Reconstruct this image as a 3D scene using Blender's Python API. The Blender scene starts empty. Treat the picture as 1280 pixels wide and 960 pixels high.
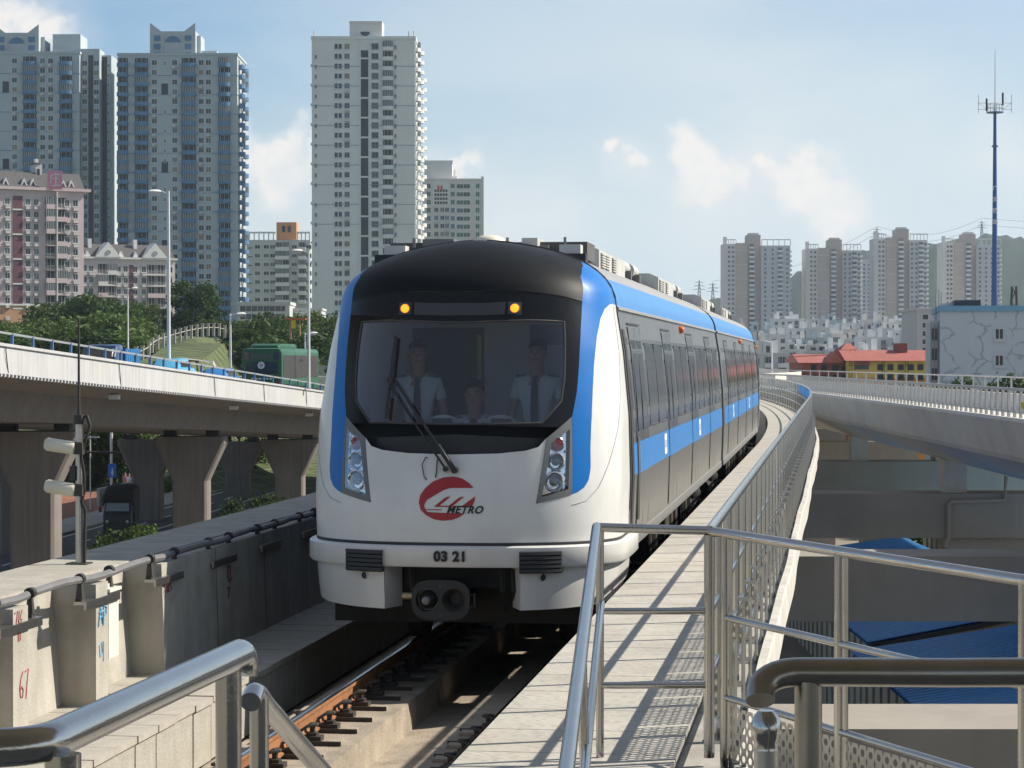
import bpy, bmesh, math, random
from mathutils import Vector, Matrix
R = math.radians
random.seed(7)
SC = bpy.context.scene
COL = SC.collection

# ------------------------------------------------------------------ camera
F, HZ, CZ = 2930.0, 451.0, 2.7          # focal length in px of a 1280 px wide frame, horizon row, eye height above the rail head
cd = bpy.data.cameras.new('camera')
cd.sensor_width = 36.0
cd.lens = 36.0 * F / 1280.0
cd.clip_start = 0.1
cd.clip_end = 12000
cam = bpy.data.objects.new('camera', cd)
COL.objects.link(cam)
cam.location = (0, 0, CZ)
cam.rotation_euler = (R(90) - math.atan((480 - HZ) / F), 0, 0)
SC.camera = cam

# ------------------------------------------------------------------ sky, sun, exposure
SUN_AZ, SUN_EL = R(16), R(38.5)         # azimuth from +X towards +Y
W = bpy.data.worlds.new('World')
SC.world = W
W.use_nodes = True
def build_world():
    nt = W.node_tree
    N, L = nt.nodes, nt.links
    N.clear()
    out = N.new('ShaderNodeOutputWorld')
    bg = N.new('ShaderNodeBackground')
    bg.inputs['Strength'].default_value = 0.084
    sky = N.new('ShaderNodeTexSky')
    sky.sky_type = 'NISHITA'
    sky.sun_disc = False
    sky.sun_elevation = SUN_EL
    sky.sun_rotation = R(90) - SUN_AZ
    sky.air_density = 1.0
    sky.dust_density = .6
    sky.ozone_density = 2.2
    tc = N.new('ShaderNodeTexCoord')
    nrm = N.new('ShaderNodeVectorMath'); nrm.operation = 'NORMALIZE'
    L.new(tc.outputs['Generated'], nrm.inputs[0])
    def noise(scale, detail, rough, vec, stretch=None):
        n = N.new('ShaderNodeTexNoise')
        n.inputs['Scale'].default_value = scale
        n.inputs['Detail'].default_value = detail
        n.inputs['Roughness'].default_value = rough
        if stretch:
            m = N.new('ShaderNodeMapping'); m.inputs['Scale'].default_value = stretch
            L.new(vec, m.inputs['Vector']); vec = m.outputs['Vector']
        L.new(vec, n.inputs['Vector'])
        return n
    def mth(op, a, b=None, c=None, clamp=False):
        m = N.new('ShaderNodeMath'); m.operation = op; m.use_clamp = clamp
        for i, v in enumerate((a, b, c)):
            if v is None: continue
            if isinstance(v, (int, float)): m.inputs[i].default_value = v
            else: L.new(v, m.inputs[i])
        return m.outputs[0]
    def mrange(v, a, b, c=0, d=1):
        m = N.new('ShaderNodeMapRange'); m.interpolation_type = 'SMOOTHSTEP'
        L.new(v, m.inputs[0])
        for i, q in enumerate((a, b, c, d)): m.inputs[i + 1].default_value = q
        return m.outputs[0]
    D = nrm.outputs[0]
    # warped direction for ragged cumulus edges
    wn = noise(30, 9, .60, D)
    sub = N.new('ShaderNodeVectorMath'); sub.operation = 'SUBTRACT'
    L.new(wn.outputs['Color'], sub.inputs[0]); sub.inputs[1].default_value = (.5, .5, .5)
    scl = N.new('ShaderNodeVectorMath'); scl.operation = 'SCALE'; scl.inputs['Scale'].default_value = .044
    L.new(sub.outputs[0], scl.inputs[0])
    add = N.new('ShaderNodeVectorMath'); add.operation = 'ADD'
    L.new(D, add.inputs[0]); L.new(scl.outputs[0], add.inputs[1])
    DW = add.outputs[0]
    tint = N.new('ShaderNodeVectorMath'); tint.operation = 'MULTIPLY'
    L.new(sky.outputs[0], tint.inputs[0]); tint.inputs[1].default_value = SKY_TINT
    col = tint.outputs[0]
    def mix(fac, a, b):
        m = N.new('ShaderNodeMix'); m.data_type = 'RGBA'
        for i, v in ((0, fac), (6, a), (7, b)):
            if isinstance(v, (int, float, tuple)): m.inputs[i].default_value = v
            else: L.new(v, m.inputs[i])
        return m.outputs[2]
    # thin high veil, thicker towards the right of the view
    sep = N.new('ShaderNodeSeparateXYZ'); L.new(D, sep.inputs[0])
    veil = noise(3.2, 6, .55, D, (1, 1, 3.2))
    vr = mth('ADD', mrange(sep.outputs['X'], -.22, .12, 0, .50), mth('MULTIPLY', mrange(veil.outputs['Fac'], .38, .7), .36))
    vr = mth('ADD', vr, mrange(sep.outputs['Z'], .16, .01, 0, .72), clamp=True)
    vr = mth('MULTIPLY', vr, mrange(sep.outputs['Z'], .55, .15, .0, .9))
    col = mix(mrange(sep.outputs['Z'], .18, .45, 0, .55), col, (3.1, 3.15, 3.1, 1))
    col = mix(vr, col, VEIL)
    # cumulus: overlapping puffs in given directions
    def puffs(lst, soft, amount, colour, col):
        acc = None
        for px, py, rr in lst:
            v = Vector(((px - 640) / F, 1, -(py - HZ) / F)).normalized()
            dm = N.new('ShaderNodeVectorMath'); dm.operation = 'DISTANCE'
            L.new(DW, dm.inputs[0]); dm.inputs[1].default_value = v
            q = mrange(dm.outputs['Value'], rr / F * 1.45, rr / F * soft, 0, 1)
            acc = q if acc is None else mth('MAXIMUM', acc, q)
        return acc
    a1 = puffs(PUFFS_SOFT, .15, 1, None, col)
    a1 = mth('MULTIPLY', a1, .30)
    col = mix(a1, col, CLOUD)
    a2 = puffs(PUFFS, .36, 1, None, col)
    # broken up inside, and fading away downwards
    tex = noise(60, 7, .6, D)
    a2 = mth('MULTIPLY', a2, mrange(tex.outputs['Fac'], .28, .60, .55, 1))
    a2 = mth('MULTIPLY', a2, .96)
    col = mix(a2, col, CLOUD)
    L.new(col, bg.inputs['Color'])
    L.new(bg.outputs[0], out.inputs['Surface'])
SKY_TINT = (.70, .90, 1.06)
VEIL = (6.25, 6.95, 7.3, 1)
CLOUD = (8.3, 8.0, 7.7, 1)
PUFFS = [(872, 186, 26), (890, 204, 27), (912, 222, 24), (930, 236, 14), (856, 200, 20), (870, 222, 26), (895, 236, 22), (835, 186, 7),
         (1000, 194, 22), (1010, 208, 20), (985, 218, 22), (1022, 230, 28), (1040, 250, 30), (1058, 268, 30), (960, 210, 14), (1000, 244, 26), (1030, 276, 28),
         (775, 186, 12), (795, 200, 12),
         (10, 22, 34), (45, 26, 30), (75, 34, 24), (0, 50, 40),
         (312, 176, 26), (340, 188, 24), (362, 184, 26), (392, 186, 22), (330, 208, 34), (300, 210, 30), (370, 212, 34), (345, 232, 30), (574, 208, 16)]
PUFFS_SOFT = [(330, 240, 90), (300, 280, 80), (380, 260, 70), (650, 270, 80), (690, 275, 55), (620, 250, 60), (900, 250, 90), (1040, 285, 70), (950, 230, 80),
              (140, 160, 60), (141, 260, 60), (60, 40, 70), (560, 220, 40), (1250, 180, 60), (790, 205, 40)]
build_world()
sd = bpy.data.lights.new('sun', 'SUN')
sd.energy = 5.0
sd.angle = R(0.53)
sd.color = (1.0, .92, .79)
sun = bpy.data.objects.new('sun', sd)
COL.objects.link(sun)
sv = Vector((math.cos(SUN_EL) * math.cos(SUN_AZ), math.cos(SUN_EL) * math.sin(SUN_AZ), math.sin(SUN_EL)))
sun.rotation_euler = sv.to_track_quat('Z', 'Y').to_euler()
sun.location = (60, 20, 80)
SC.view_settings.view_transform = 'Standard'
SC.view_settings.look = 'None'
SC.view_settings.gamma = 1
SC.view_settings.use_curve_mapping = False
SC.view_settings.exposure = 0.46
SC.render.engine = 'CYCLES'
SC.cycles.max_bounces = 7
SC.cycles.diffuse_bounces = 3
SC.cycles.glossy_bounces = 4
SC.cycles.transmission_bounces = 5
SC.cycles.transparent_max_bounces = 12
SC.cycles.volume_bounces = 1
SC.cycles.caustics_reflective = False
SC.cycles.caustics_refractive = False
SC.cycles.use_denoising = True

# ------------------------------------------------------------------ materials
MATS = {}
def mat(name, col, rough=.6, metal=0.0, var=.12, vscale=3.0, bump=0.0, bscale=40.0, streak=0.0, coat=0.0, spec=.5, emit=None, aniso=0.0, dirt=None, dscale=1.2):
    """principled material with mottled colour, optional vertical streaks, dirt patches and fine bump"""
    if name in MATS: return MATS[name]
    m = bpy.data.materials.new(name); m.use_nodes = True
    nt = m.node_tree; N, L = nt.nodes, nt.links
    b = N['Principled BSDF']
    b.inputs['Roughness'].default_value = rough
    b.inputs['Metallic'].default_value = metal
    b.inputs['Coat Weight'].default_value = coat
    b.inputs['Coat Roughness'].default_value = .06
    b.inputs['Specular IOR Level'].default_value = spec
    if aniso: b.inputs['Anisotropic'].default_value = aniso
    tc = N.new('ShaderNodeTexCoord')
    c4 = (*col, 1)
    if var or streak or dirt:
        n = N.new('ShaderNodeTexNoise')
        n.inputs['Scale'].default_value = vscale; n.inputs['Detail'].default_value = 6; n.inputs['Roughness'].default_value = .62
        L.new(tc.outputs['Object'], n.inputs['Vector'])
        mr = N.new('ShaderNodeMapRange')
        L.new(n.outputs['Fac'], mr.inputs[0])
        mr.inputs[1].default_value = .3; mr.inputs[2].default_value = .7
        mr.inputs[3].default_value = 1 - var; mr.inputs[4].default_value = 1 + var
        val = mr.outputs[0]
        if streak:
            mp = N.new('ShaderNodeMapping'); mp.inputs['Scale'].default_value = (2.2, 2.2, .12)
            L.new(tc.outputs['Object'], mp.inputs['Vector'])
            n2 = N.new('ShaderNodeTexNoise'); n2.inputs['Scale'].default_value = 2.0; n2.inputs['Detail'].default_value = 5
            L.new(mp.outputs[0], n2.inputs['Vector'])
            m2 = N.new('ShaderNodeMapRange'); L.new(n2.outputs['Fac'], m2.inputs[0])
            m2.inputs[1].default_value = .35; m2.inputs[2].default_value = .72; m2.inputs[3].default_value = 1; m2.inputs[4].default_value = 1 - streak
            mm = N.new('ShaderNodeMath'); mm.operation = 'MULTIPLY'
            L.new(val, mm.inputs[0]); L.new(m2.outputs[0], mm.inputs[1]); val = mm.outputs[0]
        vm = N.new('ShaderNodeVectorMath'); vm.operation = 'SCALE'
        vm.inputs[0].default_value = col
        L.new(val, vm.inputs['Scale'])
        cout = vm.outputs[0]
        if dirt:
            n3 = N.new('ShaderNodeTexNoise'); n3.inputs['Scale'].default_value = dscale; n3.inputs['Detail'].default_value = 9; n3.inputs['Roughness'].default_value = .7
            L.new(tc.outputs['Object'], n3.inputs['Vector'])
            m3 = N.new('ShaderNodeMapRange'); L.new(n3.outputs['Fac'], m3.inputs[0])
            m3.inputs[1].default_value = .5; m3.inputs[2].default_value = .72; m3.inputs[3].default_value = 0; m3.inputs[4].default_value = .75
            mx = N.new('ShaderNodeMix'); mx.data_type = 'RGBA'
            L.new(m3.outputs[0], mx.inputs[0]); L.new(cout, mx.inputs[6]); mx.inputs[7].default_value = (*dirt, 1)
            cout = mx.outputs[2]
        L.new(cout, b.inputs['Base Color'])
    else:
        b.inputs['Base Color'].default_value = c4
    if bump:
        nb = N.new('ShaderNodeTexNoise'); nb.inputs['Scale'].default_value = bscale; nb.inputs['Detail'].default_value = 4
        L.new(tc.outputs['Object'], nb.inputs['Vector'])
        bp = N.new('ShaderNodeBump'); bp.inputs['Strength'].default_value = bump; bp.inputs['Distance'].default_value = .02
        L.new(nb.outputs['Fac'], bp.inputs['Height']); L.new(bp.outputs[0], b.inputs['Normal'])
    if emit:
        b.inputs['Emission Color'].default_value = (*emit[0], 1); b.inputs['Emission Strength'].default_value = emit[1]
    MATS[name] = m
    return m
def glass_pane(name, tint, refl=.06, top=.75):
    """thin sheet of glass: tinted transparency mixed with a mirror layer by viewing angle"""
    if name in MATS: return MATS[name]
    m = bpy.data.materials.new(name); m.use_nodes = True
    nt = m.node_tree; N, L = nt.nodes, nt.links
    N.remove(N['Principled BSDF'])
    t = N.new('ShaderNodeBsdfTransparent'); t.inputs[0].default_value = (*tint, 1)
    g = N.new('ShaderNodeBsdfGlossy'); g.inputs['Roughness'].default_value = .015; g.inputs[0].default_value = (.95, .97, 1, 1)
    lw = N.new('ShaderNodeLayerWeight'); lw.inputs[0].default_value = .5
    mr = N.new('ShaderNodeMapRange'); L.new(lw.outputs['Facing'], mr.inputs[0])
    mr.inputs[1].default_value = .1; mr.inputs[2].default_value = 1; mr.inputs[3].default_value = refl; mr.inputs[4].default_value = top
    mx = N.new('ShaderNodeMixShader')
    L.new(mr.outputs[0], mx.inputs[0]); L.new(t.outputs[0], mx.inputs[1]); L.new(g.outputs[0], mx.inputs[2])
    L.new(mx.outputs[0], N['Material Output'].inputs[0])
    MATS[name] = m
    return m
def foliage(name, a, b, scale=.6):
    if name in MATS: return MATS[name]
    m = bpy.data.materials.new(name); m.use_nodes = True
    nt = m.node_tree; N, L = nt.nodes, nt.links
    p = N['Principled BSDF']; p.inputs['Roughness'].default_value = .65; p.inputs['Specular IOR Level'].default_value = .25
    tc = N.new('ShaderNodeTexCoord')
    oi = N.new('ShaderNodeObjectInfo')
    n = N.new('ShaderNodeTexNoise'); n.inputs['Scale'].default_value = scale; n.inputs['Detail'].default_value = 8; n.inputs['Roughness'].default_value = .75
    L.new(tc.outputs['Object'], n.inputs['Vector'])
    r = N.new('ShaderNodeMapRange'); r.inputs[1].default_value = .32; r.inputs[2].default_value = .68
    L.new(n.outputs['Fac'], r.inputs[0])
    mx = N.new('ShaderNodeMix'); mx.data_type = 'RGBA'; mx.inputs[6].default_value = (*a, 1); mx.inputs[7].default_value = (*b, 1)
    L.new(r.outputs[0], mx.inputs[0])
    hs = N.new('ShaderNodeHueSaturation')
    ma = N.new('ShaderNodeMapRange'); L.new(oi.outputs['Random'], ma.inputs[0]); ma.inputs[3].default_value = .7; ma.inputs[4].default_value = 1.25
    L.new(ma.outputs[0], hs.inputs['Value']); L.new(mx.outputs[2], hs.inputs['Color'])
    L.new(hs.outputs[0], p.inputs['Base Color'])
    tr = N.new('ShaderNodeBsdfTranslucent'); L.new(hs.outputs[0], tr.inputs[0])
    ms = N.new('ShaderNodeMixShader'); ms.inputs[0].default_value = .3
    L.new(p.outputs[0], ms.inputs[1]); L.new(tr.outputs[0], ms.inputs[2])
    L.new(ms.outputs[0], N['Material Output'].inputs[0])
    MATS[name] = m
    return m

# ------------------------------------------------------------------ mesh helpers
class MB:
    """collects geometry (several materials) and links it as ONE mesh object"""
    def __init__(s): s.v = []; s.f = []; s.m = []; s.mats = []; s.sm = []
    def mi(s, m):
        if m not in s.mats: s.mats.append(m)
        return s.mats.index(m)
    def add(s, vs, fs, m, smooth=False):
        o = len(s.v); k = s.mi(m)
        s.v += [tuple(v) for v in vs]
        for f in fs: s.f.append(tuple(i + o for i in f)); s.m.append(k); s.sm.append(smooth)
    def box(s, x0, x1, y0, y1, z0, z1, m, M=None):
        vs = [Vector(p) for p in ((x0,y0,z0),(x1,y0,z0),(x1,y1,z0),(x0,y1,z0),(x0,y0,z1),(x1,y0,z1),(x1,y1,z1),(x0,y1,z1))]
        if M: vs = [M @ v for v in vs]
        s.add(vs, [(3,2,1,0),(4,5,6,7),(0,1,5,4),(1,2,6,5),(2,3,7,6),(3,0,4,7)], m)
    def poly(s, pts, m): s.add(pts, [tuple(range(len(pts)))], m)
    def prism(s, pts, d, m):
        """flat polygon pts pushed along vector d"""
        d = Vector(d); n = len(pts); a = [Vector(p) for p in pts]
        s.add(a + [p + d for p in a], [tuple(range(n))[::-1], tuple(range(n, 2*n))] + [(i, (i+1) % n, n+(i+1) % n, n+i) for i in range(n)], m)
    def tube(s, pts, r, m, n=10, cap=True):
        pts = [Vector(p) for p in pts]; rs = r if isinstance(r, (list, tuple)) else [r]*len(pts)
        vs = []; up = None
        for i, p in enumerate(pts):
            t = (pts[min(i+1, len(pts)-1)] - pts[max(i-1, 0)]).normalized()
            if up is None:
                up = Vector((0,0,1)) if abs(t.z) < .9 else Vector((1,0,0))
            a = t.cross(up).normalized(); b = a.cross(t).normalized(); up = b
            for k in range(n):
                an = 2*math.pi*k/n
                vs.append(p + (a*math.cos(an) + b*math.sin(an))*rs[i])
        fs = [(i*n+k, i*n+(k+1) % n, (i+1)*n+(k+1) % n, (i+1)*n+k) for i in range(len(pts)-1) for k in range(n)]
        s.add(vs, fs, m, True)
        if cap:
            s.add(vs[:n], [tuple(range(n))], m); s.add(vs[-n:], [tuple(range(n))[::-1]], m)
    def lathe(s, prof, M, m, n=16, smooth=True):
        """prof: (radius, height) turned round local z"""
        vs = [M @ Vector((r*math.cos(2*math.pi*k/n), r*math.sin(2*math.pi*k/n), h)) for r, h in prof for k in range(n)]
        s.add(vs, [(i*n+k, i*n+(k+1) % n, (i+1)*n+(k+1) % n, (i+1)*n+k) for i in range(len(prof)-1) for k in range(n)], m, smooth)
    def loft(s, rings, m, closed=True, smooth=False, caps=False):
        n = len(rings[0]); vs = [p for r in rings for p in r]
        e = n if closed else n-1
        s.add(vs, [(i*n+k, i*n+(k+1) % n, (i+1)*n+(k+1) % n, (i+1)*n+k) for i in range(len(rings)-1) for k in range(e)], m, smooth)
        if caps:
            s.add(rings[0], [tuple(range(n))[::-1]], m); s.add(rings[-1], [tuple(range(n))], m)
    def mesh(s, name):
        me = bpy.data.meshes.new(name)
        me.from_pydata(s.v, [], s.f)
        for m in s.mats: me.materials.append(m)
        me.polygons.foreach_set('material_index', s.m)
        me.polygons.foreach_set('use_smooth', s.sm)
        bm = bmesh.new(); bm.from_mesh(me)
        bmesh.ops.remove_doubles(bm, verts=bm.verts, dist=1e-5)
        bmesh.ops.recalc_face_normals(bm, faces=bm.faces)
        bm.to_mesh(me); bm.free()
        if any(s.sm): me.set_sharp_from_angle(angle=R(40))
        me.update()
        return me
    def build(s, name, parent=None, loc=None, **tags):
        o = bpy.data.objects.new(name, s.mesh(name)); COL.objects.link(o)
        if parent: o.parent = parent
        if loc: o.location = loc
        return tag(o, **tags)
def tag(o, label=None, cat=None, group=None, kind=None):
    if label: o['label'] = label
    if cat: o['category'] = cat
    if group: o['group'] = group
    if kind: o['kind'] = kind
    return o
def thing(name, label, cat, loc=(0,0,0), rz=0.0, group=None):
    o = bpy.data.objects.new(name, None); COL.objects.link(o)
    o.empty_display_size = .2
    o.location = loc; o.rotation_euler = (0, 0, rz)
    return tag(o, label, cat, group)
def inst(name, me, parent, loc=(0,0,0), rz=0.0, sc=None):
    o = bpy.data.objects.new(name, me); COL.objects.link(o)
    o.parent = parent; o.location = loc; o.rotation_euler = (0, 0, rz)
    if sc: o.scale = sc
    return o
def copy_tree(o, parent=None):
    c = o.copy(); COL.objects.link(c)
    if parent: c.parent = parent
    for ch in list(o.children): copy_tree(ch, c)
    return c
class Many:
    """repeated parts of one thing: the first 100 are parts of their own, the rest one 'stuff' part"""
    def __init__(s, parent): s.p = parent; s.n = {}; s.rest = {}
    def add(s, name, me, loc, rz=0.0):
        k = s.n.get(name, 0); s.n[name] = k + 1
        if k < 100: return inst(name, me, s.p, loc, rz)
        s.rest.setdefault(name, []).append((me, Matrix.Translation(loc) @ Matrix.Rotation(rz, 4, 'Z')))
    def flush(s):
        for name, lst in s.rest.items():
            mb = MB()
            for me, M in lst:
                vs = [M @ v.co for v in me.vertices]
                for k, m in enumerate(me.materials):
                    fs = [tuple(p.vertices) for p in me.polygons if p.material_index == k]
                    used = sorted({i for f in fs for i in f}); mp = {a: b for b, a in enumerate(used)}
                    mb.add([vs[i] for i in used], [tuple(mp[i] for i in f) for f in fs], m)
            mb.build(name, s.p, kind='stuff')
def text_mesh(body, size, m, shear=0.0, bold=0.0, extrude=0.004, width=1.0):
    cu = bpy.data.curves.new('lettering', 'FONT')
    cu.body = body; cu.size = size; cu.shear = shear; cu.offset = bold; cu.extrude = extrude
    cu.align_x = 'CENTER'; cu.align_y = 'CENTER'; cu.space_character = width
    o = bpy.data.objects.new('lettering', cu); COL.objects.link(o)
    dg = bpy.context.evaluated_depsgraph_get()
    me = bpy.data.meshes.new_from_object(o.evaluated_get(dg))
    bpy.data.objects.remove(o)
    me.materials.clear(); me.materials.append(m)
    return me
def PX(px, d): return (px - 640) / F * d
def PZ(py, d): return CZ - (py - HZ) / F * d

# ------------------------------------------------------------------ the metro alignment: straight, then an arc to the left
PH, NX, NY = R(7.9), -.53, 20.2
S1, RC = 29.0, 640.0
def path(s, o=0.0, z=0.0):
    if s <= S1:
        x, y, h = NX + s*math.sin(PH), NY + s*math.cos(PH), PH
    else:
        h = PH - (s - S1)/RC
        x = NX + S1*math.sin(PH) + RC*(math.cos(h) - math.cos(PH)) ; y = NY + S1*math.cos(PH) + RC*(math.sin(PH) - math.sin(h))
    return Vector((x + o*math.cos(h), y - o*math.sin(h), z))
def head(s): return PH if s <= S1 else PH - (s - S1)/RC
def srange(a, b, straight=4.0, curve=3.0):
    out = [a]
    while out[-1] < b: out.append(min(b, out[-1] + (straight if out[-1] < S1 - 4 else curve)))
    return out
def sweep(mb, prof, ss, m, closed=True, smooth=False, caps=True):
    mb.loft([[path(s, o, z) for o, z in prof] for s in ss], m, closed, smooth, caps and closed)
# ------------------------------------------------------------------ material palette
concrete = mat('concrete', (.40,.385,.35), .85, var=.14, vscale=1.5, streak=.22, bump=.25, bscale=30, dirt=(.22,.20,.17))
conc_wall = mat('wall_concrete', (.42,.40,.35), .85, var=.16, vscale=2.2, streak=.20, bump=.3, bscale=45, dirt=(.27,.24,.19), dscale=1.6)
conc_pale = mat('pale_concrete', (.68,.655,.61), .8, var=.10, vscale=.35, streak=.08, bump=.15, bscale=20, dirt=(.47,.44,.39), dscale=.3)
conc_warm = mat('beam_concrete', (.34,.315,.285), .85, var=.10, vscale=.5, streak=.06, bump=.15, bscale=20)
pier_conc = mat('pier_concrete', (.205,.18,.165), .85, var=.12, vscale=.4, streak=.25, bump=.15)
bed_conc = mat('trackbed_concrete', (.34,.29,.23), .9, var=.2, vscale=3, bump=.5, bscale=40, dirt=(.16,.13,.10), dscale=2.2)
white_wall = mat('white_parapet', (.48,.487,.495), .75, var=.08, vscale=.6, streak=.17, dirt=(.48,.46,.42), dscale=.3)
white_rim = mat('white_rim', (.56,.54,.50), .8, var=.12, vscale=2, streak=.2, dirt=(.33,.30,.26), dscale=1.2)
steel = mat('stainless_steel', (.50,.49,.475), .16, 1.0, var=.05, vscale=6, bump=.03, bscale=90)
steel_dull = mat('stainless_steel_panel', (.50,.48,.45), .34, 1.0, var=.10, vscale=8)
steel_dark = mat('shaded_steel', (.36,.34,.31), .28, 1.0, var=.12, vscale=7)  # steel darkened: shade below the station roof put into the colour
rust = mat('rusty_rail', (.30,.135,.055), .8, var=.3, vscale=9, bump=.3, bscale=60, dirt=(.16,.07,.035), dscale=5)
railhead = mat('polished_railhead', (.62,.62,.64), .18, 1.0, var=.05)
black_rubber = mat('black_rubber', (.02,.02,.02), .6, var=.1)
dark_iron = mat('dark_iron', (.045,.04,.036), .65, var=.25, vscale=6)
grey_cable = mat('grey_cable', (.16,.16,.165), .55, var=.15, vscale=5)
cream_plastic = mat('cream_plastic', (.74,.70,.58), .5, var=.05, dirt=(.5,.44,.33), dscale=3)
ivory_paint = mat('ivory_painted_steel', (.70,.69,.62), .5, var=.05)
asphalt = mat('asphalt', (.075,.075,.08), .9, var=.15, vscale=.6)
road_paint = mat('road_paint', (.75,.75,.72), .7, var=.1)
paving = mat('pavement', (.36,.34,.31), .9, var=.15, vscale=.8)
red_soil = mat('red_soil', (.24,.10,.055), .95, var=.3, vscale=.3)

def ground_material():
    m = mat('ground_mix', (.22,.20,.165), .95, var=.3, vscale=.02, dirt=(.08,.105,.04), dscale=.012)
    return m
# ------------------------------------------------------------------ ground, hillside, far hills
g = MB()
g.poly([(-5000,-300,-8.3),(5000,-300,-8.3),(5000,9000,-8.3),(-5000,9000,-8.3)], ground_material())
g.build('ground', kind='structure')

def smooth(a, b, x):
    t = max(0, min(1, (x-a)/(b-a))); return t*t*(3-2*t)
def terrain(x, y):
    """the grassy bank behind the left road; lower ground with trees on both sides of it"""
    r = x/y
    m = smooth(-.178, -.160, r)*(1 - smooth(-.124, -.106, r))
    m = .38 + .62*m
    m *= 1 - smooth(.0, .10, r)
    z = -8.6 + 11.2*smooth(190, 232, y) + 3.0*smooth(235, 275, y) + 1.8*smooth(300, 520, y)
    return -8.6 + (z + 8.6)*m
bank = MB()
xs = [-260 + 6*i for i in range(54)]; ys = [182 + 4*i for i in range(28)] + [300 + 20*i for i in range(36)]
def grass_material():
    m = mat('grass_bank', (.058,.088,.024), .95, var=.45, vscale=.6, bump=1.0, bscale=4, dirt=(.10,.095,.04), dscale=.5)
    nt = m.node_tree; N, L = nt.nodes, nt.links
    p = N['Principled BSDF']; src = p.inputs['Base Color'].links[0].from_socket
    tc = [n for n in N if n.type == 'TEX_COORD'][0]
    # net of pale concrete ribs that holds the bank
    br = N.new('ShaderNodeTexBrick'); br.offset = 0
    br.inputs['Scale'].default_value = .42; br.inputs['Mortar Size'].default_value = .028; br.inputs['Brick Width'].default_value = .8; br.inputs['Row Height'].default_value = .8
    mp = N.new('ShaderNodeMapping'); mp.inputs['Rotation'].default_value = (0,0,R(40))
    L.new(tc.outputs['Object'], mp.inputs['Vector']); L.new(mp.outputs[0], br.inputs['Vector'])
    mx = N.new('ShaderNodeMix'); mx.data_type = 'RGBA'; L.new(br.outputs['Fac'], mx.inputs[0])
    L.new(src, mx.inputs[6]); mx.inputs[7].default_value = (.20,.20,.13,1)
    L.new(mx.outputs[2], p.inputs['Base Color'])
    return m
gm = grass_material()
bank.add([(x, y, terrain(x, y)) for y in ys for x in xs], [(j*len(xs)+i, j*len(xs)+i+1, (j+1)*len(xs)+i+1, (j+1)*len(xs)+i) for j in range(len(ys)-1) for i in range(len(xs)-1)], gm, True)
bank.build('hillside', kind='structure')

def hills():
    mb = MB()
    m = mat('wooded_hill', (.012,.027,.017), .95, var=.45, vscale=.018, bump=1.0, bscale=.05)
    rnd = random.Random(3)
    # ridge line read along the horizon: (column, row) at 2600 m
    ridge = [(700,440),(850,400),(885,376),(905,372),(940,362),(990,345),(1040,322),(1085,312),(1130,316),(1165,306),(1190,300),(1240,296),(1290,300),(1400,330),(1600,380),(1800,430)]
    def h(px):
        for (a, b), (c, d) in zip(ridge, ridge[1:]):
            if a <= px <= c: return b + (d-b)*(px-a)/(c-a)
        return 440
    cols = [700 + 9*i for i in range(122)]
    rows = []
    for k in range(15):
        t = k/14; d = 2000 + 600*t if t <= .72 else 2432 + 900*(t-.72)
        row = []
        for px in cols:
            top = PZ(h(px), 2430) + 8.3 + rnd.uniform(-3.0, 3.0)
            z = -8.5 + top*math.sin(min(1, t/.72)*math.pi/2) if t <= .72 else -8.5 + top*(1-(t-.72)/.28)
            row.append(((px-640)/F*d, d, z + rnd.uniform(-2, 2)))
        rows.append(row)
    mb.loft(rows, m, closed=False, smooth=True)
    mb.build('wooded_hills', kind='structure')
hills()

# ------------------------------------------------------------------ street under the left road viaduct
def street_x(y, o): return -24.0 + .075*(y-140) + o
ln = MB()
def strip(mb, o0, o1, ya, yb, z, m, step=10):
    ys = [ya]
    while ys[-1] < yb: ys.append(min(yb, ys[-1]+step))
    mb.add([(street_x(y, o), y, z) for y in ys for o in (o0, o1)], [(2*i, 2*i+1, 2*i+3, 2*i+2) for i in range(len(ys)-1)], m)
strip(ln, -4.6, 3.8, 40, 230, -8.25, asphalt)
ln.build('street', kind='structure')
mk = MB()
for o in (-4.3, .0, 3.5):
    strip(mk, o-.09, o+.09, 40, 230, -8.242, road_paint)
for k in range(24):
    for o in (-2.1, 2.1): strip(mk, o-.08, o+.08, 50+7.5*k, 53.5+7.5*k, -8.242, road_paint)
mk.build('lane_markings', kind='structure')
pv = MB()
ysl = list(range(40, 231, 10))
pv.loft([[(street_x(y, -4.75), y, -8.28), (street_x(y, -4.75), y, -8.13), (street_x(y, -8.2), y, -8.13), (street_x(y, -8.2), y, -8.28)] for y in ysl], paving)
pv.build('pavement', kind='structure')
so = MB(); strip(so, -34, -8.2, 150, 215, -8.2, red_soil); so.build('red_soil', kind='structure')

# ------------------------------------------------------------------ metro viaduct: girder, trackbed, plinths
ss_all = srange(-20, 150)
dk = MB()
sweep(dk, [(-3.4,-.5),(2.55,-.5),(2.5,-.75),(1.9,-1.05),(1.5,-1.45),(-1.5,-1.45),(-1.9,-1.05),(-3.4,-.8)], ss_all, concrete)
dk.mats[0] = conc_warm
vd = thing('railway_viaduct', 'concrete railway viaduct curving to the left beneath the blue and white train', 'viaduct')
dk.build('girder', vd)
bd = MB(); sweep(bd, [(-1.58,-.496),(1.52,-.496),(1.52,-.46),(0,-.44),(-1.58,-.46)], ss_all, bed_conc)
bd.build('trackbed', kind='structure')
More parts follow.
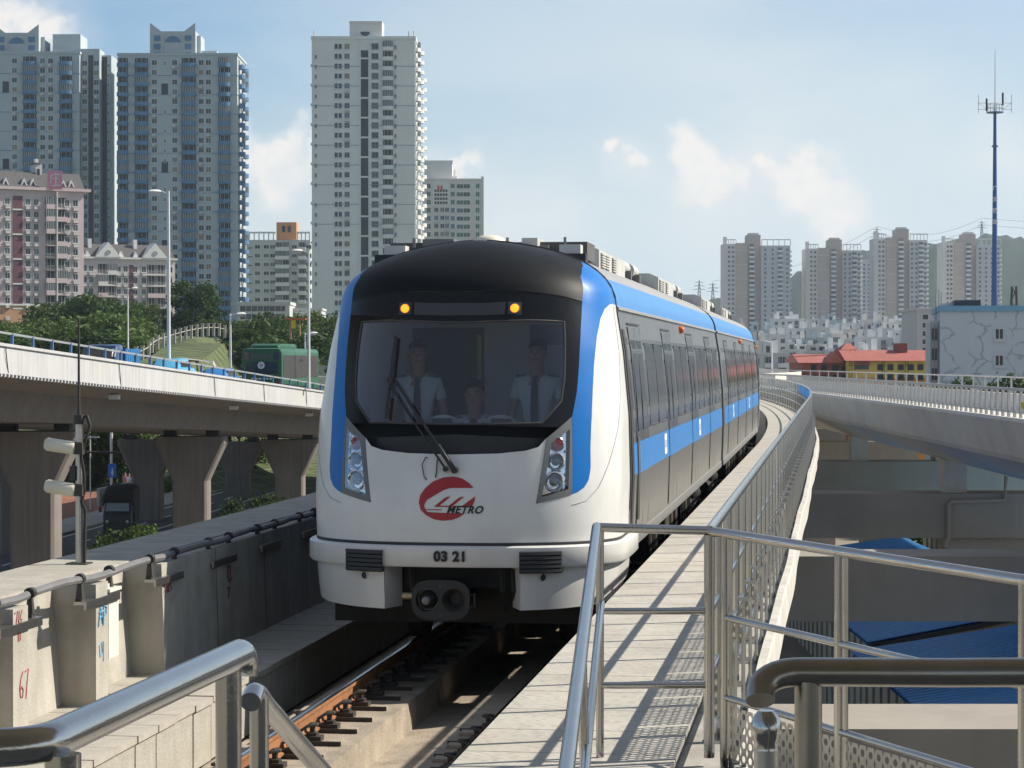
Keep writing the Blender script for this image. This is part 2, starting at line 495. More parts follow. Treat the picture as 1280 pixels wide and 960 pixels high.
# plinth blocks under each rail, a joint every 4.9 m
for side, nm in ((-1, 'rail on the left of the track'), (1, 'rail')):
    k = 0
    s = -13.35
    while s < 60:
        p = MB()
        e = s + 4.86
        sweep(p, [(side*.28,-.455),(side*.30,-.20),(side*1.12,-.20),(side*1.14,-.455)] if side > 0 else [(side*1.14,-.455),(side*1.12,-.20),(side*.30,-.20),(side*.28,-.455)], [s, (s+e)/2, e], bed_conc)
        o = p.build('rail_plinth')
        tag(o, 'concrete plinth block carrying the rusty sunlit rail in front of the train' if side < 0 and s < -2 else
            ('shaded concrete plinth block beside the walkway in front of the train' if s < -2 else 'concrete plinth block in the dark beneath the train'), 'plinth', 'plinth blocks under the rails')
        s += 4.9; k += 1
for side in (-1, 1):
    r_ = MB(); hd = MB()
    c = side*.7525
    web = [(c-.065,-.172),(c-.065,-.158),(c-.012,-.135),(c-.012,-.045),(c-.036,-.032),(c-.036,-.006),(c+.036,-.006),(c+.036,-.032),(c+.012,-.045),(c+.012,-.135),(c+.065,-.158),(c+.065,-.172)]
    sweep(r_, web, ss_all, rust)
    sweep(hd, [(c-.034,-.0058),(c-.026,0),(c+.026,0),(c+.034,-.0058)], ss_all, railhead, smooth=True)
    t = thing('running_rail', 'rusty running rail with a polished head on the left side of the track' if side < 0 else 'running rail in the shade close beside the walkway', 'rail')
    r_.build('rail_web', t); hd.build('rail_head', t)
# rail fastenings
fb = MB()
fb.box(-.10,.34,-.085,.085,-.2,-.172, bed_conc); fb.box(.055,.36,-.09,-.072,-.2,-.165, dark_iron)
fb.box(.05,.20,-.06,.06,-.172,-.135, dark_iron)
fb.lathe([(.0,.10),(.022,.10),(.022,.03),(.05,.03),(.05,0),(.06,0)], Matrix.Translation((.125,0,-.14)), dark_iron, 8, False)
fb.tube([(.06,-.075,-.13),(.05,-.075,-.09),(.10,-.06,-.055),(.16,-.02,-.05),(.16,.02,-.05),(.10,.06,-.055),(.05,.075,-.09),(.06,.075,-.13)], .013, dark_iron, 6)
fme = fb.mesh('rail_fastening')
n = 0
for k in range(44):
    s = -11.6 + .6*k
    for side, flip in ((-1, 1), (-1, -1), (1, -1)):
        if k > 16 and (side > 0 or flip < 0): continue
        o = bpy.data.objects.new('rail_fastening', fme); COL.objects.link(o)
        h = head(s)
        o.location = path(s, side*.7525); o.rotation_euler = (0, 0, -h + (0 if flip > 0 else math.pi))
        tag(o, 'rusty spring clip holding the rail foot to its plinth' if flip > 0 else 'rail clip on the outer hidden side of the rail', 'rail clip', 'rail clips along the track' if flip > 0 else 'rail clips on the far side of the rails')

# ------------------------------------------------------------------ left: cable trough ledge and buttressed wall
tr = thing('cable_trough', 'pale concrete cable trough of joined blocks along the foot of the wall', 'cable trough')
trough_top = mat('trough_cover', (.40,.375,.33), .85, var=.14, vscale=3, bump=.3, bscale=40, dirt=(.29,.265,.22), dscale=1.2)
tb = MB(); tb.box(-.46,.46,-.246,.246,-.45,.0, conc_wall); tb.box(-.55,.48,-.243,.243,.0,.05, trough_top)
tme = tb.mesh('trough_block')
for k in range(100):
    s = -13.2 + .5*k
    rr = random.Random(k)
    inst('trough_block', tme, tr, path(s, -2.06 + rr.uniform(-.006,.006), rr.uniform(-.004,.004)), -head(s) + rr.uniform(-.004,.004))
rest = MB(); sweep(rest, [(-2.58,-.45),(-1.6,-.45),(-1.6,.05),(-2.58,.05)], srange(36.7, 150), conc_wall); rest.build('trough_run', tr)

seam_w = mat('wall_joint_dark', (.16,.15,.13), .95)
wl = thing('parapet_wall', 'weathered concrete parapet wall with buttress fins to the left of the track', 'wall')
wb = MB()
sweep(wb, [(-2.54,-.48),(-2.66,1.0),(-3.36,1.0),(-3.36,-.48)], srange(-15, 150), conc_wall)
wb.build('wall', wl)
sw_ = MB(); sweep(sw_, [(-2.28,-.48),(-2.33,.99),(-2.70,.99),(-2.70,-.48)], srange(-.82, 150, 1.82), conc_wall); sw_.build('wall_face', wl)
for k in range(24):
    q_ = MB(); s = .9 + 1.82*k; q_.loft([[path(s+ds, o, z) for o, z in ((-2.279+.0,-.40),(-2.327,.98))] for ds in (-.012,.012)], seam_w, closed=False); q_.build('wall_joint', wl)
fin = MB()
fin.box(-.40,.44,-.15,.15,-.5,.99, conc_wall)
finme = fin.mesh('buttress')
for k in range(4):
    s = -7.95 + 1.82*(k)
    inst('buttress', finme, wl, path(s, -2.75), -head(s))
# graffiti strokes on the first fins
paint_red = mat('faded_red_spray', (.33,.075,.085), .8, var=.3, vscale=20)
paint_blue = mat('faded_blue_spray', (.10,.30,.48), .8, var=.3, vscale=20)
paint_dark = mat('dark_spray', (.16,.05,.06), .8, var=.3, vscale=20)
def graffiti(s, o, z, strokes, m, size, r=.008):
    """strokes run on the face that looks at the track: (along the wall, height)"""
    mb = MB()
    for st in strokes:
        mb.tube([path(s + a*size, o, z + b*size) for a, b in st], r, m, 5)
    return mb.build('graffiti', wl)
S_ = -2.49
f0, f1, f2 = S_-1.82*1, S_, S_+1.82
def on_fin(s): return -2.75 + .441
three = [(0,1),(.28,1.05),(.4,.85),(.2,.6),(.42,.35),(.3,.05),(0,0)]
six = [(1.0,1.05),(.75,.8),(.62,.4),(.7,.05),(.95,.0),(1.02,.3),(.85,.45),(.66,.3)]
seven = [(1.25,1.0),(1.65,1.08),(1.5,.6),(1.35,-.1)]
graffiti(f0-.13, on_fin(0), 0.36, [six, seven], paint_red, .17, .006)
graffiti(f0-.13, on_fin(0), 0.84, [[(0,.9),(.5,1),(.15,.0)], [(.8,1),(.6,.5),(.9,.2),(1.1,.5),(.85,.55),(1.2,1)], [(.6,.0),(.6,-.6),(.9,-.6),(.9,0),(.6,0)]], paint_red, .13, .006)
graffiti(f1-.13, on_fin(0), 0.66, [[(.2,0),(.5,1.0),(.9,.1)], [(.3,.4),(.8,.5)], [(1.0,.0),(1.05,1.0),(1.5,.9),(1.4,.5),(1.05,.5)], [(.3,.7),(1.2,.75)]], paint_blue, .15, .010)
graffiti(f1-.13, on_fin(0), 0.41, [[(.5,.1),(.4,.7),(.8,.9),(.9,.3),(.5,.1)], [(1.1,.9),(1.1,-.2)]], paint_blue, .14, .006)
graffiti(f2-.13, on_fin(0), 0.74, [[(.1,1),(.1,0)], [(.1,.5),(.6,.55)], [(.6,1),(.6,0)], [(.9,1),(.9,0),(1.3,.1)], [(1.2,.9),(1.6,1),(1.4,.4),(1.7,.1)]], paint_dark, .13, .005)
graffiti(f2+1.9, on_fin(0), 0.64, [[(.1,1),(.5,1),(.2,.4),(.6,0)], [(.9,1),(.8,0),(1.3,.2)], [(.2,-.4),(.7,-.3),(.4,-1)]], paint_dark, .15, .006)

# cable on the wall, with hangers
cb = MB()
pts = []
s = -15
rc = random.Random(5)
while s < 90:
    pts.append(path(s, -2.36 + .015*math.sin(s*2.1), 1.045 + .009*math.sin(s*3.45+.6) + rc.uniform(-.006,.006))); s += .3
cb.tube(pts, .031, grey_cable, 8)
tag(cb.build('wall_cable'), 'thick grey cable running along the top of the parapet wall', 'cable')
hk = MB()
hk.tube([(.0,-.03,.0),(0,.03,0)], .040, black_rubber, 10)
hk.lathe([(.0,-.02),(.022,-.02),(.024,-.05),(.036,-.15),(.0,-.15)], Matrix.Identity(4), dark_iron, 8)
hk.box(-.025,.025,-.04,.04,-.172,-.15, dark_iron)
hme = hk.mesh('cable_hanger')
bar = MB(); bar.box(-.05,.05,-.42,.42,-.012,.012, steel_dull); bar.box(.03,.05,-.42,.42,-.05,-.012, steel_dull); bme = bar.mesh('hanger_bar')
for k in range(30):
    s0 = -9.95 + 1.82*(k) - .2
    if s0 > 40: break
    hb = thing('cable_hanger', 'black cable hanger pair with a steel bar on top of the parapet wall', 'cable hanger', path(s0+.36, -2.36, 1.055), -head(s0), 'hangers carrying the wall cable')
    inst('clamp', hme, hb, (0,-.36,0)); inst('clamp', hme, hb, (0,.36,0)); inst('bar', bme, hb, (.02,0,-.182))

# antenna pole with two white drums
def antenna():
    s = -1.02
    base = path(s, -2.98, 1.0); h = -head(s)
    t = thing('antenna_pole', 'slim antenna pole with two cream cylinders standing on the parapet wall', 'antenna', base, h)
    p = MB(); p.tube([(0,0,0),(0,0,1.20)], .030, steel_dull, 10); p.box(-.09,.09,-.09,.09,-.01,.012, dark_iron); p.build('pole', t)
    w = MB(); w.tube([(0,0,1.20),(0,0,1.30),(0,0,2.05)], [.022,.012,.009], dark_iron, 8); w.tube([(0,0,1.17),(0,0,1.25)], .045, dark_iron, 8); w.build('whip_aerial', t)
    for z in (.97, .62):
        a = MB()
        M = Matrix.Translation((-.02,-.05,z)) @ Matrix.Rotation(R(8), 4, 'Y') @ Matrix.Rotation(R(-90), 4, 'Y')
        a.lathe([(0,-.01),(.05,0),(.056,.02),(.056,.235),(.045,.255),(0,.26)], M, cream_plastic, 14)
        a.box(-.02,.05,-.07,.0,z-.05,z+.05, dark_iron)
        a.build('drum_antenna', t)
    c = MB(); c.tube([(.02,0,1.22),(.07,0,1.24),(.10,-.01,1.15),(.05,-.02,1.0),(.03,-.03,.9),(.055,-.03,.75),(.05,-.02,.6),(.03,-.02,.52),(.055,0,.45),(.045,0,0)], .014, black_rubber, 6); c.build('lead', t)
    j = MB(); j.box(-.07,-.02,-.04,.03,.70,.82, dark_iron); j.build('junction_box', t)
antenna()

# ivory electrical cabinet on the second fin
def cabinet():
    s = f1 + .27
    t = thing('electrical_box', 'ivory louvred electrical box fixed between two fins of the parapet wall', 'electrical box', path(s, -2.40, .50), -head(s))
    b = MB(); b.box(-.10,.09,-.10,.15,-.12,.40, ivory_paint); b.build('box_body', t)
    d = MB(); d.box(-.092,.082,-.112,-.1005,-.11,.39, ivory_paint)
    for k in range(6):
        for x in (-.07, .01): d.box(x,x+.055,-.116,-.1121,.23+.024*k,.238+.024*k, grey_cable)
    d.build('box_door', t)
    l = MB(); l.box(-.12,.11,-.13,.17,.40,.425, ivory_paint); l.box(-.05,.05,-.05,.06,.425,.455, ivory_paint); l.build('lid', t)
    c = MB()
    for x in (-.03,.01,.03): c.tube([(x,0,-.12),(x+.01,.0,-.35),(x,0,-.57)], .012, black_rubber, 6)
    c.build('conduit', t)
cabinet()

# ------------------------------------------------------------------ right: evacuation walkway
def plate_material():
    m = mat('tread_plate', (.46,.435,.385), .75, var=.14, vscale=2.5, dirt=(.40,.36,.29), dscale=.9)
    nt = m.node_tree; N, L = nt.nodes, nt.links
    p = N['Principled BSDF']; tc = [n for n in N if n.type == 'TEX_COORD'][0]
    mp = N.new('ShaderNodeMapping'); mp.inputs['Rotation'].default_value = (0,0,R(30)); mp.inputs['Scale'].default_value = (14,38,14)
    L.new(tc.outputs['Object'], mp.inputs['Vector'])
    v = N.new('ShaderNodeTexVoronoi'); v.inputs['Scale'].default_value = 1.0; v.inputs['Randomness'].default_value = .55
    L.new(mp.outputs[0], v.inputs['Vector'])
    mr = N.new('ShaderNodeMapRange'); L.new(v.outputs['Distance'], mr.inputs[0])
    mr.inputs[1].default_value = .18; mr.inputs[2].default_value = .42; mr.inputs[3].default_value = 1; mr.inputs[4].default_value = 0
    b = N.new('ShaderNodeBump'); b.inputs['Strength'].default_value = .9; b.inputs['Distance'].default_value = .006
    L.new(mr.outputs[0], b.inputs['Height']); L.new(b.outputs[0], p.inputs['Normal'])
    return m
tread = plate_material()
seam = mat('seam_dark', (.12,.11,.095), .9)
wk = MB()
sweep(wk, [(1.62,.86),(2.86,.86),(2.86,.60),(2.2,.45),(2.0,-.5),(1.72,-.5),(1.62,.60)], srange(-9.95, 150), concrete)
wk.build('walkway', kind='structure')
pt = MB()
s = -9.93
while s < 60:
    e = s + .66
    sk = .0
    pt.loft([[path(a, o, z) for o, z in ((1.60,.872),(1.60,.90),(2.58,.90),(2.58,.872))] for a in (s+.005, e)], tread, caps=True); s += .665
while s < 148:
    e = s + 1.98
    pt.loft([[path(a, o, z) for o, z in ((1.60,.872),(1.60,.90),(2.58,.90),(2.58,.872))] for a in (s+.01, e)], tread, caps=True); s += 2.0
pt.build('walkway_plates', kind='structure')
nose = MB(); nose.loft([[path(a, o, z) for o, z in ((1.585,.80),(1.585,.905),(2.6,.905),(2.6,.80))] for a in (-9.99,-9.935)], mat('brown_edge', (.10,.065,.05), .7), caps=True)
nose.build('walkway_edge_trim', kind='structure')
rim = MB()
rr = random.Random(9)
sl = srange(-9.9, 150, .7, 1.5)
rim.loft([[path(a, o + w, z) for o, z in ((2.845,.868),(2.845,.905),(2.895,.90),(2.905,.87),(2.91,.64),(2.88,.64),(2.87,.84))] for a in sl for w in (.008*math.sin(a*.55+1)+.004*math.sin(a*1.3),)], white_rim)
rim.build('walkway_rim', kind='structure')

# the walkway fence
FO = 2.73
def tube_path(mb, o, z, a, b, r, m, n=10, step=None): mb.tube([path(s, o, z) for s in srange(a, b, 3, 2)], r, m, n)
fn = thing('walkway_fence', 'long stainless steel fence on the outer edge of the walkway curving away beside the train', 'fence')
for nm, z, r in (('top_rail', 1.93, .025), ('middle_rail', 1.56, .019), ('lower_rail', 1.27, .019), ('bottom_rail', .98, .014)):
    q = MB(); tube_path(q, FO, z, -9.3, 148, r, steel, 12 if z > 1.9 else 8); q.build(nm, fn)
po = MB(); po.tube([(0,0,.86),(0,0,1.915)], .0225, steel, 8); po.box(-.06,.06,-.06,.06,.858,.872, steel_dull)
po.tube([(.085,0,.86),(.085,0,1.36)], .012, steel_dull, 6); po.box(.0,.09,-.01,.01,1.34,1.36, steel_dull); po.box(.0,.09,-.01,.01,1.0,1.02, steel_dull)
pme = po.mesh('post')
def perforated(L, H, pitch, r, m, sides=8):
    """sheet in the local y-z plane with a grid of real holes"""
    mb = MB(); nx = max(1, int(L/pitch)); nz = max(1, int(H/pitch)); px, pz = L/nx, H/nz
    for i in range(nx):
        for j in range(nz):
            cy, cz = (i+.5)*px - L/2, (j+.5)*pz
            out = []; inn = []
            for k in range(sides):
                a = 2*math.pi*(k+.5)/sides; c, s_ = math.cos(a), math.sin(a)
                q = 1/max(abs(c), abs(s_))
                out.append((0, cy + c*q*px/2, cz + s_*q*pz/2)); inn.append((0, cy + c*r, cz + s_*r))
            mb.add(out+inn, [(k, (k+1) % sides, sides+(k+1) % sides, sides+k) for k in range(sides)], m)
    return mb.mesh('perforated_panel')
ppm = perforated(.95, .30, .05, .017, steel_dull, 8)
mn = Many(fn)
s = -8.6; k = 0
while s < 146:
    mn.add('post', pme, path(s, FO), -head(s)); s += 1.0 if s < 60 else 2.0
mn.flush()
for k in range(46):
    s = -8.8 + 1.0*k
    inst('perforated_panel', ppm, fn, path(s, FO-.03, .965), -head(s))

# the gate frame across the walkway end and the railing that comes back from it
def gate():
    a = path(-9.75, 2.15)
    gl, gr = Vector((.385, 10.62, 0)), Vector((.895, 10.62, 0))
    t = thing('walkway_gate', 'stainless steel gate frame of two bars across the near end of the walkway', 'gate', (0,0,0))
    q = MB(); q.tube([gl+Vector((0,0,1.945)), gr+Vector((0,0,1.93))], .021, steel, 12); q.build('top_rail', t)
    for z in (1.565, 1.228):
        q = MB(); q.tube([gl+Vector((.02,0,z)), gr+Vector((0,0,z))], .016, steel, 10); q.build('crossbar', t)
    for p, zt, r in ((gl+Vector((.014,0,0)), 1.93, .018), (gr+Vector((.0,0,0)), 1.91, .024)):
        q = MB(); q.tube([p+Vector((0,0,.9)), p+Vector((0,0,zt))], r, steel, 12); q.build('post', t)
    # sloping handrail towards the platform
    h = thing('sloping_handrail', 'sloping steel handrail with a lower bar descending towards the camera from the gate corner', 'handrail', (0,0,0))
    A, B = gl+Vector((0,0,1.945)), Vector((.125, 6.1, 1.50))
    d = (B-A)
    q = MB(); q.tube([A, A+d*.5, B], .024, steel, 14); q.build('top_rail', h)
    off = Vector((.028,.15,-.33))
    q = MB(); q.tube([A+off+d*.03, B+off], .017, steel, 12); q.build('lower_rail', h)
    for u in (.55, .98):
        q = MB(); p = A+d*u; q.tube([Vector((p.x+.02, p.y, .88)), p], .018, steel, 10); q.build('post', h)
gate()
def side_railing():
    t = thing('platform_railing', 'stainless steel railing with perforated foot panels at the right end of the platform', 'railing', (0,0,0))
    P = Vector((.96, 10.55, 0)); D = Vector((.375,-.925,0)).normalized()
    Lh = 5.2
    q = MB(); q.tube([Vector((.90,10.62,1.925)), P+Vector((0,0,1.922)), P+D*Lh+Vector((0,0,1.90))], .0225, steel, 14); q.build('top_rail', t)
    q = MB(); q.tube([P+Vector((0,0,1.545)), P+D*Lh+Vector((0,0,1.52))], .0165, steel, 12); q.build('middle_rail', t)
    q = MB(); q.tube([P+Vector((0,0,1.185)), P+D*Lh+Vector((0,0,1.15))], .0165, steel, 12); q.build('lower_rail', t)
    for u in (0, 1.02, 2.33, 3.7, 5.1):
        q = MB(); p = P+D*u; q.tube([p+Vector((0,0,.86)), p+Vector((0,0,1.92))], .0225, steel, 12); q.tube([p+D*.052+Vector((0,0,.86)), p+D*.052+Vector((0,0,1.9))], .010, steel, 8); q.build('post', t)
    for a, b in ((.03,1.0), (1.05,2.30), (2.36,3.66), (3.73,5.06)):
        me = perforated(b-a, .25, .060, .0155, steel_dull, 10)
        c = P + D*((a+b)/2)
        inst('perforated_panel', me, t, (c.x, c.y, .90), math.atan2(D.y, D.x) - math.pi/2)
side_railing()
dkx = MB()
dkx.prism([(-1.2,6.25,.6),(2.95,6.25,.6),(1.02,10.5,.6),(.05,10.25,.6)], (0,0,.26), concrete)
dkx.prism([(-1.2,-6,.4),(9,-6,.4),(9,6.2,.4),(-1.2,6.2,.4)], (0,0,.62), concrete)
dkx.build('platform_end', kind='structure')

# foreground handrails at the end of the platform
def fore():
    def rail(name, label, pts, r, m, posts, extra=None):
        t = thing(name, label, 'handrail', (0,0,0))
        q = MB(); q.tube(pts, r, m, 20); q.build('rail', t)
        for p, zt, rr in posts:
            q = MB(); q.tube([Vector((p[0],p[1],1.02)), Vector((p[0],p[1],zt))], rr, m, 16); q.lathe([(rr*2.2,0),(rr*2.2,.015),(rr,.02)], Matrix.Translation((p[0],p[1],1.02)), m, 16); q.build('post', t)
        return t
    def bend(a, c, b, n=7):
        a, b, c = Vector(a), Vector(b), Vector(c)
        return [(a*(1-u)**2 + c*2*u*(1-u) + b*u*u) for u in [i/(n-1) for i in range(n)]]
    za = 2.085
    A = Vector((PX(45,3.72), 3.72, za)); B = Vector((PX(303,4.98), 4.98, za-.005))
    d = (B-A).normalized()
    pts = [A+Vector((-.9,-.02,0))] + bend(A+Vector((-.085,-.004,0)), A+Vector((-.005,0,0)), A+d*.085, 12) + [A+d*.5] + [B-d*.06] + bend(B-d*.03, B+d*.012, B+Vector((.0,.004,-.05)))
    rail('left_handrail', 'thick stainless steel handrail with a mitred corner nearest the camera at lower left', pts, .0315, steel, [((B.x-.028, B.y-.02), za-.02, .028), ((A.x+.03, A.y+.06), za-.02, .03)])
    # stair handrail beyond it
    C = Vector((PX(318,5.35), 5.35, PZ(866,5.35))); E = C + Vector((.155,.55,-.33))
    pts = [C+Vector((-.002,-.07,-.012))] + bend(C+Vector((0,-.03,0)), C+Vector((.0,.02,.006)), C+(E-C)*.10) + [C+(E-C)*.5, E, C+(E-C)*1.9]
    q = rail('stair_handrail', 'steel stair handrail sloping down towards the rail beside the left handrail', pts, .0235, steel, [((C.x+.008, C.y+.02), C.z-.01, .022), ((C.x+.3, C.y+1.02), C.z-.62, .02)])
    zb = 2.02
    G = Vector((PX(950,5.05), 5.05, zb+.005)); H = Vector((PX(1500,4.9), 4.9, zb+.03))
    d = (H-G).normalized()
    pts = [G+Vector((-.005,-.20,-.035)), G+Vector((-.008,-.10,-.012))] + bend(G+Vector((-.008,-.05,0)), G+Vector((-.005,0,.003)), G+d*.06) + [G+d*.4, H]
    pts = bend(G+Vector((-.004,-.055,-.050)), G+Vector((-.008,-.012,.003)), G+Vector((.085,0,.004)), 10) + [G+d*.4, H]
    rail('right_handrail', 'steel handrail darkened as in shade, with a curled end crossing the lower right foreground', pts, .031, steel_dark, [((G.x+.105, G.y-.0), zb-.01, .030), ((G.x+.82, G.y-.02), zb, .03)])
    t = thing('ball_post', 'short steel post with a ball top below the curled end of the right handrail', 'post', (PX(958,5.3), 5.3, 1.02))
    q = MB(); q.tube([(0,0,0),(0,0,.80)], .028, steel_dull, 16); q.build('post', t)
    q = MB(); q.lathe([(.0,.890),(.018,.888),(.031,.872),(.036,.85),(.033,.828),(.028,.815),(.03,.80),(.0,.80)], Matrix.Identity(4), steel, 18); q.build('ball', t)
fore()

galv_c = mat('canopy_steel', (.35,.36,.37), .5, .5, var=.06)
# the station roof over the platform the camera stands on - out of view, added to shade the handrails
cn = thing('unseen_station_canopy', 'unseen station roof over the platform end, added to shade the handrails', 'canopy', (0,0,0))
q = MB(); q.box(-1.6,13,-24,6.4,4.75,5.0, conc_pale); q.box(-1.75,13.1,6.402,6.6,4.6,5.15, galv_c); q.build('roof', cn)
for y in (-3.5, -11, -19):
    q = MB(); q.tube([(4.5,y,1.0),(4.5,y,4.76)], .18, galv_c, 14); q.build('column', cn)
# ------------------------------------------------------------------ the train
t_white = mat('train_white', (.70,.70,.685), .34, var=.05, vscale=1.5, streak=.07, dirt=(.60,.585,.55), dscale=1.1, coat=.25)
t_blue = mat('train_blue', (.003,.150,.50), .34, var=.06, streak=.05, spec=.35)
t_black = mat('train_black', (.008,.009,.011), .2, var=0, spec=.35)
t_dome = mat('train_dome', (.012,.014,.017), .5, var=.1, spec=.14)
t_grey = mat('train_trim', (.15,.155,.16), .5, var=.05)
t_upper = mat('train_upper_grey', (.21,.21,.21), .36, .8, var=.08, vscale=1.2, streak=.12)
t_silver = mat('train_silver', (.44,.42,.39), .27, .9, var=.06, vscale=1.2, streak=.10)
t_band = mat('train_window_band', (.15,.15,.155), .22, .7, var=.06)
t_stripe = mat('train_blue_stripe', (.03,.22,.60), .32, var=.04, coat=.2)
t_roof = mat('train_roof', (.27,.275,.28), .6, var=.12)
t_under = mat('train_underframe', (.018,.0175,.017), .7, var=.3, vscale=4)
t_gasket = mat('door_gasket', (.025,.025,.027), .55, var=0)
t_sill = mat('train_sill', (.30,.295,.285), .4, .6, var=.1)
t_style = mat('styling_groove', (.42,.43,.44), .5, var=0)
t_seal = mat('window_seal_grey', (.06,.06,.062), .5, var=0)
t_edge = mat('train_roof_edge_blue', (.035,.22,.55), .35, var=.06, vscale=1.5, streak=.1)  # train blue made lighter: sky haze reflection put into the colour
t_unit = mat('roof_unit_grey', (.50,.50,.48), .55, var=.1, dirt=(.3,.29,.27))
chrome = mat('lamp_reflector', (.82,.83,.85), .12, 1.0, var=0)
lens_clear = mat('lamp_lens', (.55,.57,.6), .06, .6, var=0)
lens_red = mat('red_lamp', (.22,.015,.02), .18, var=.0, coat=.5)
amber = mat('amber_lamp', (.9,.35,.02), .3, var=0, emit=((1.0,.24,.012), 1.7))
logo_red = mat('logo_red', (.36,.012,.016), .35, var=.02)
ink = mat('black_ink', (.008,.008,.009), .5, var=0)
label_white = mat('label_white', (.75,.76,.78), .5, var=.02)
cab_grey = mat('cab_lining', (.66,.67,.67), .7, var=.04)
cab_dark = mat('cab_door', (.07,.08,.09), .6, var=.1)
desk_dark = mat('desk_black', (.02,.02,.022), .5, var=.1)
screen_glass = glass_pane('windscreen_glass', (.64,.70,.75), .075, .55)
side_glass = mat('train_side_glass', (.075,.08,.085), .10, .25, var=.1, vscale=2, spec=.7)
sil_interior = mat('bellows', (.05,.05,.05), .9)

WZ = [(0.3,1.33),(0.9,1.375),(1.6,1.40),(2.2,1.385),(2.8,1.33),(3.2,1.265)]
def bw(z):
    if z <= .3: return 1.33
    if z <= 3.2:
        for (a, b), (c, d) in zip(WZ, WZ[1:]):
            if z <= c:
                t = (z-a)/(c-a); return b + (d-b)*t
    t = (z-3.2)/.62
    return 1.265*math.sqrt(max(0, 1-t**2.2)) if t < 1 else 0
def ny0(z):
    z_ = min(z, 3.3)
    a = .02 + (.50*((z_-1.25)/2.05)**1.6 if z_ > 1.25 else 0)
    if z > 3.3:
        t = min(1, (z-3.3)/.52); a += 1.0*(1-math.sqrt(max(0, 1-t*t))) + .12*t
    return a
DN, PN, QN = 1.05, 2.5, 2.2
CY, CZ0 = 1.7, 2.0
def inside(x, y, z):
    if z > 3.8195: return False
    w = bw(z)
    if w < 1e-6: return False
    t = max(0, DN - (y - ny0(z)))/DN
    return abs(x/w)**PN + t**QN < 1
def dir_pt(al, be, off=0.0):
    """surface point seen from the middle of the cab at azimuth al, elevation be (degrees)"""
    a, b = R(al), R(min(89.95, be))
    d = Vector((math.sin(a)*math.cos(b), -math.cos(a)*math.cos(b), math.sin(b)))
    lo, hi = 0.3, 4.0
    for _ in range(26):
        m = (lo+hi)/2
        if inside(d.x*m, CY + d.y*m, CZ0 + d.z*m): lo = m
        else: hi = m
    r = lo + off
    return Vector((d.x*r, CY + d.y*r, CZ0 + d.z*r))
def az_pt(al, z, off=0.0):
    a = R(al); d = (math.sin(a), -math.cos(a)); lo, hi = .2, 4.0
    for _ in range(26):
        m = (lo+hi)/2
        if inside(d[0]*m, CY + d[1]*m, z): lo = m
        else: hi = m
    r = lo + off
    return Vector((d[0]*r, CY + d[1]*r, z))
def front_pt(x, z, off=0.0):
    lo, hi = -.3, 3.0
    for _ in range(26):
        m = (lo+hi)/2
        if inside(x, m, z): hi = m
        else: lo = m
    return Vector((x, hi - off, z))
def panel(outline, fn, m, step=(3.0, 3.0), holes=(), smooth=True, thick=0.0):
    """outline (and holes) in a flat parameter plane, cut into a fine grid and laid on the curved shell by fn"""
    bm = bmesh.new(); es = []
    for loop in (outline, *holes):
        vs = [bm.verts.new((a, b, 0)) for a, b in loop]
        es += [bm.edges.new((vs[i], vs[(i+1) % len(vs)])) for i in range(len(vs))]
    if holes: bmesh.ops.triangle_fill(bm, edges=es, use_beauty=True)
    else: bm.faces.new(bm.verts[:])
    for ax in (0, 1):
        lo = min(v.co[ax] for v in bm.verts); hi = max(v.co[ax] for v in bm.verts)
        k = math.ceil(lo/step[ax])*step[ax]
        while k < hi:
            co = [0,0,0]; co[ax] = k; no = [0,0,0]; no[ax] = 1
            bmesh.ops.bisect_plane(bm, geom=bm.verts[:]+bm.edges[:]+bm.faces[:], plane_co=co, plane_no=no, dist=1e-4)
            k += step[ax]
    bmesh.ops.triangulate(bm, faces=[f for f in bm.faces if len(f.verts) > 4])
    bm.verts.index_update()
    for v in bm.verts: v.co = fn(v.co.x, v.co.y)
    mb = MB()
    mb.add([v.co.copy() for v in bm.verts], [tuple(v.index for v in f.verts) for f in bm.faces], m, smooth)
    bm.free()
    return mb
def mirror(l): return l + [(-a, b) for a, b in reversed(l) if abs(a) > 1e-6]
def refine(l, n=3, closed=False):
    out = []
    for i in range(len(l) - (0 if closed else 1)):
        a, b = l[i], l[(i+1) % len(l)]
        out += [(a[0]+(b[0]-a[0])*k/n, a[1]+(b[1]-a[1])*k/n) for k in range(n)]
    return out if closed else out + [l[-1]]

metro = thing('metro_train', 'blue and white metro train with black windscreen mask and round red emblem', 'train', tuple(path(0)), -PH)
ZL = 1.075
def zl_beta(al): 
    p = az_pt(al, ZL); return math.degrees(math.atan2(ZL-CZ0, math.hypot(p.x, p.y-CY)))
blue_out = [(91.5,44),(80,43.6),(72.9,42.9),(66,41.2),(60.5,38.2),(55.5,33.0),(52.5,28),(50.5,23.5),(48.2,16.5),(46.4,10),(45,4),(43.9,-2.2),(43.3,-8.0),(42.2,-11.2),(40.3,-13.2),(37.8,-14.4),(35.9,-14.9)]
mask_side = [(38.2,7.4),(41.2,15.2),(45.2,28.4),(48,35.5),(51.6,42.7)]
dome_side = [(57,50.4),(66,54.6),(80,58.3),(91.5,60.2)]
lamp = [(38.0,7.4),(29.0,1.0),(24.8,-17.2),(35.9,-14.9)]
mask_bot = [(29.0,1.0),(26.4,-1.6),(22.5,-2.7),(14,-3.6),(0,-4.0)]
# white shell: below the mask and round the corners
outl = [(a, zl_beta(a)) for a in range(-92, 93, 4)]
right = [(91.5, 0), (91.5, 44)] + blue_out[1:] + [(24.8,-17.2),(29.0,1.0)] + mask_bot[1:]
left = [(-a, b) for a, b in reversed(right)][1:]
panel(outl + right + left, dir_pt, t_white, (3, 3)).build('cab_shell', metro)
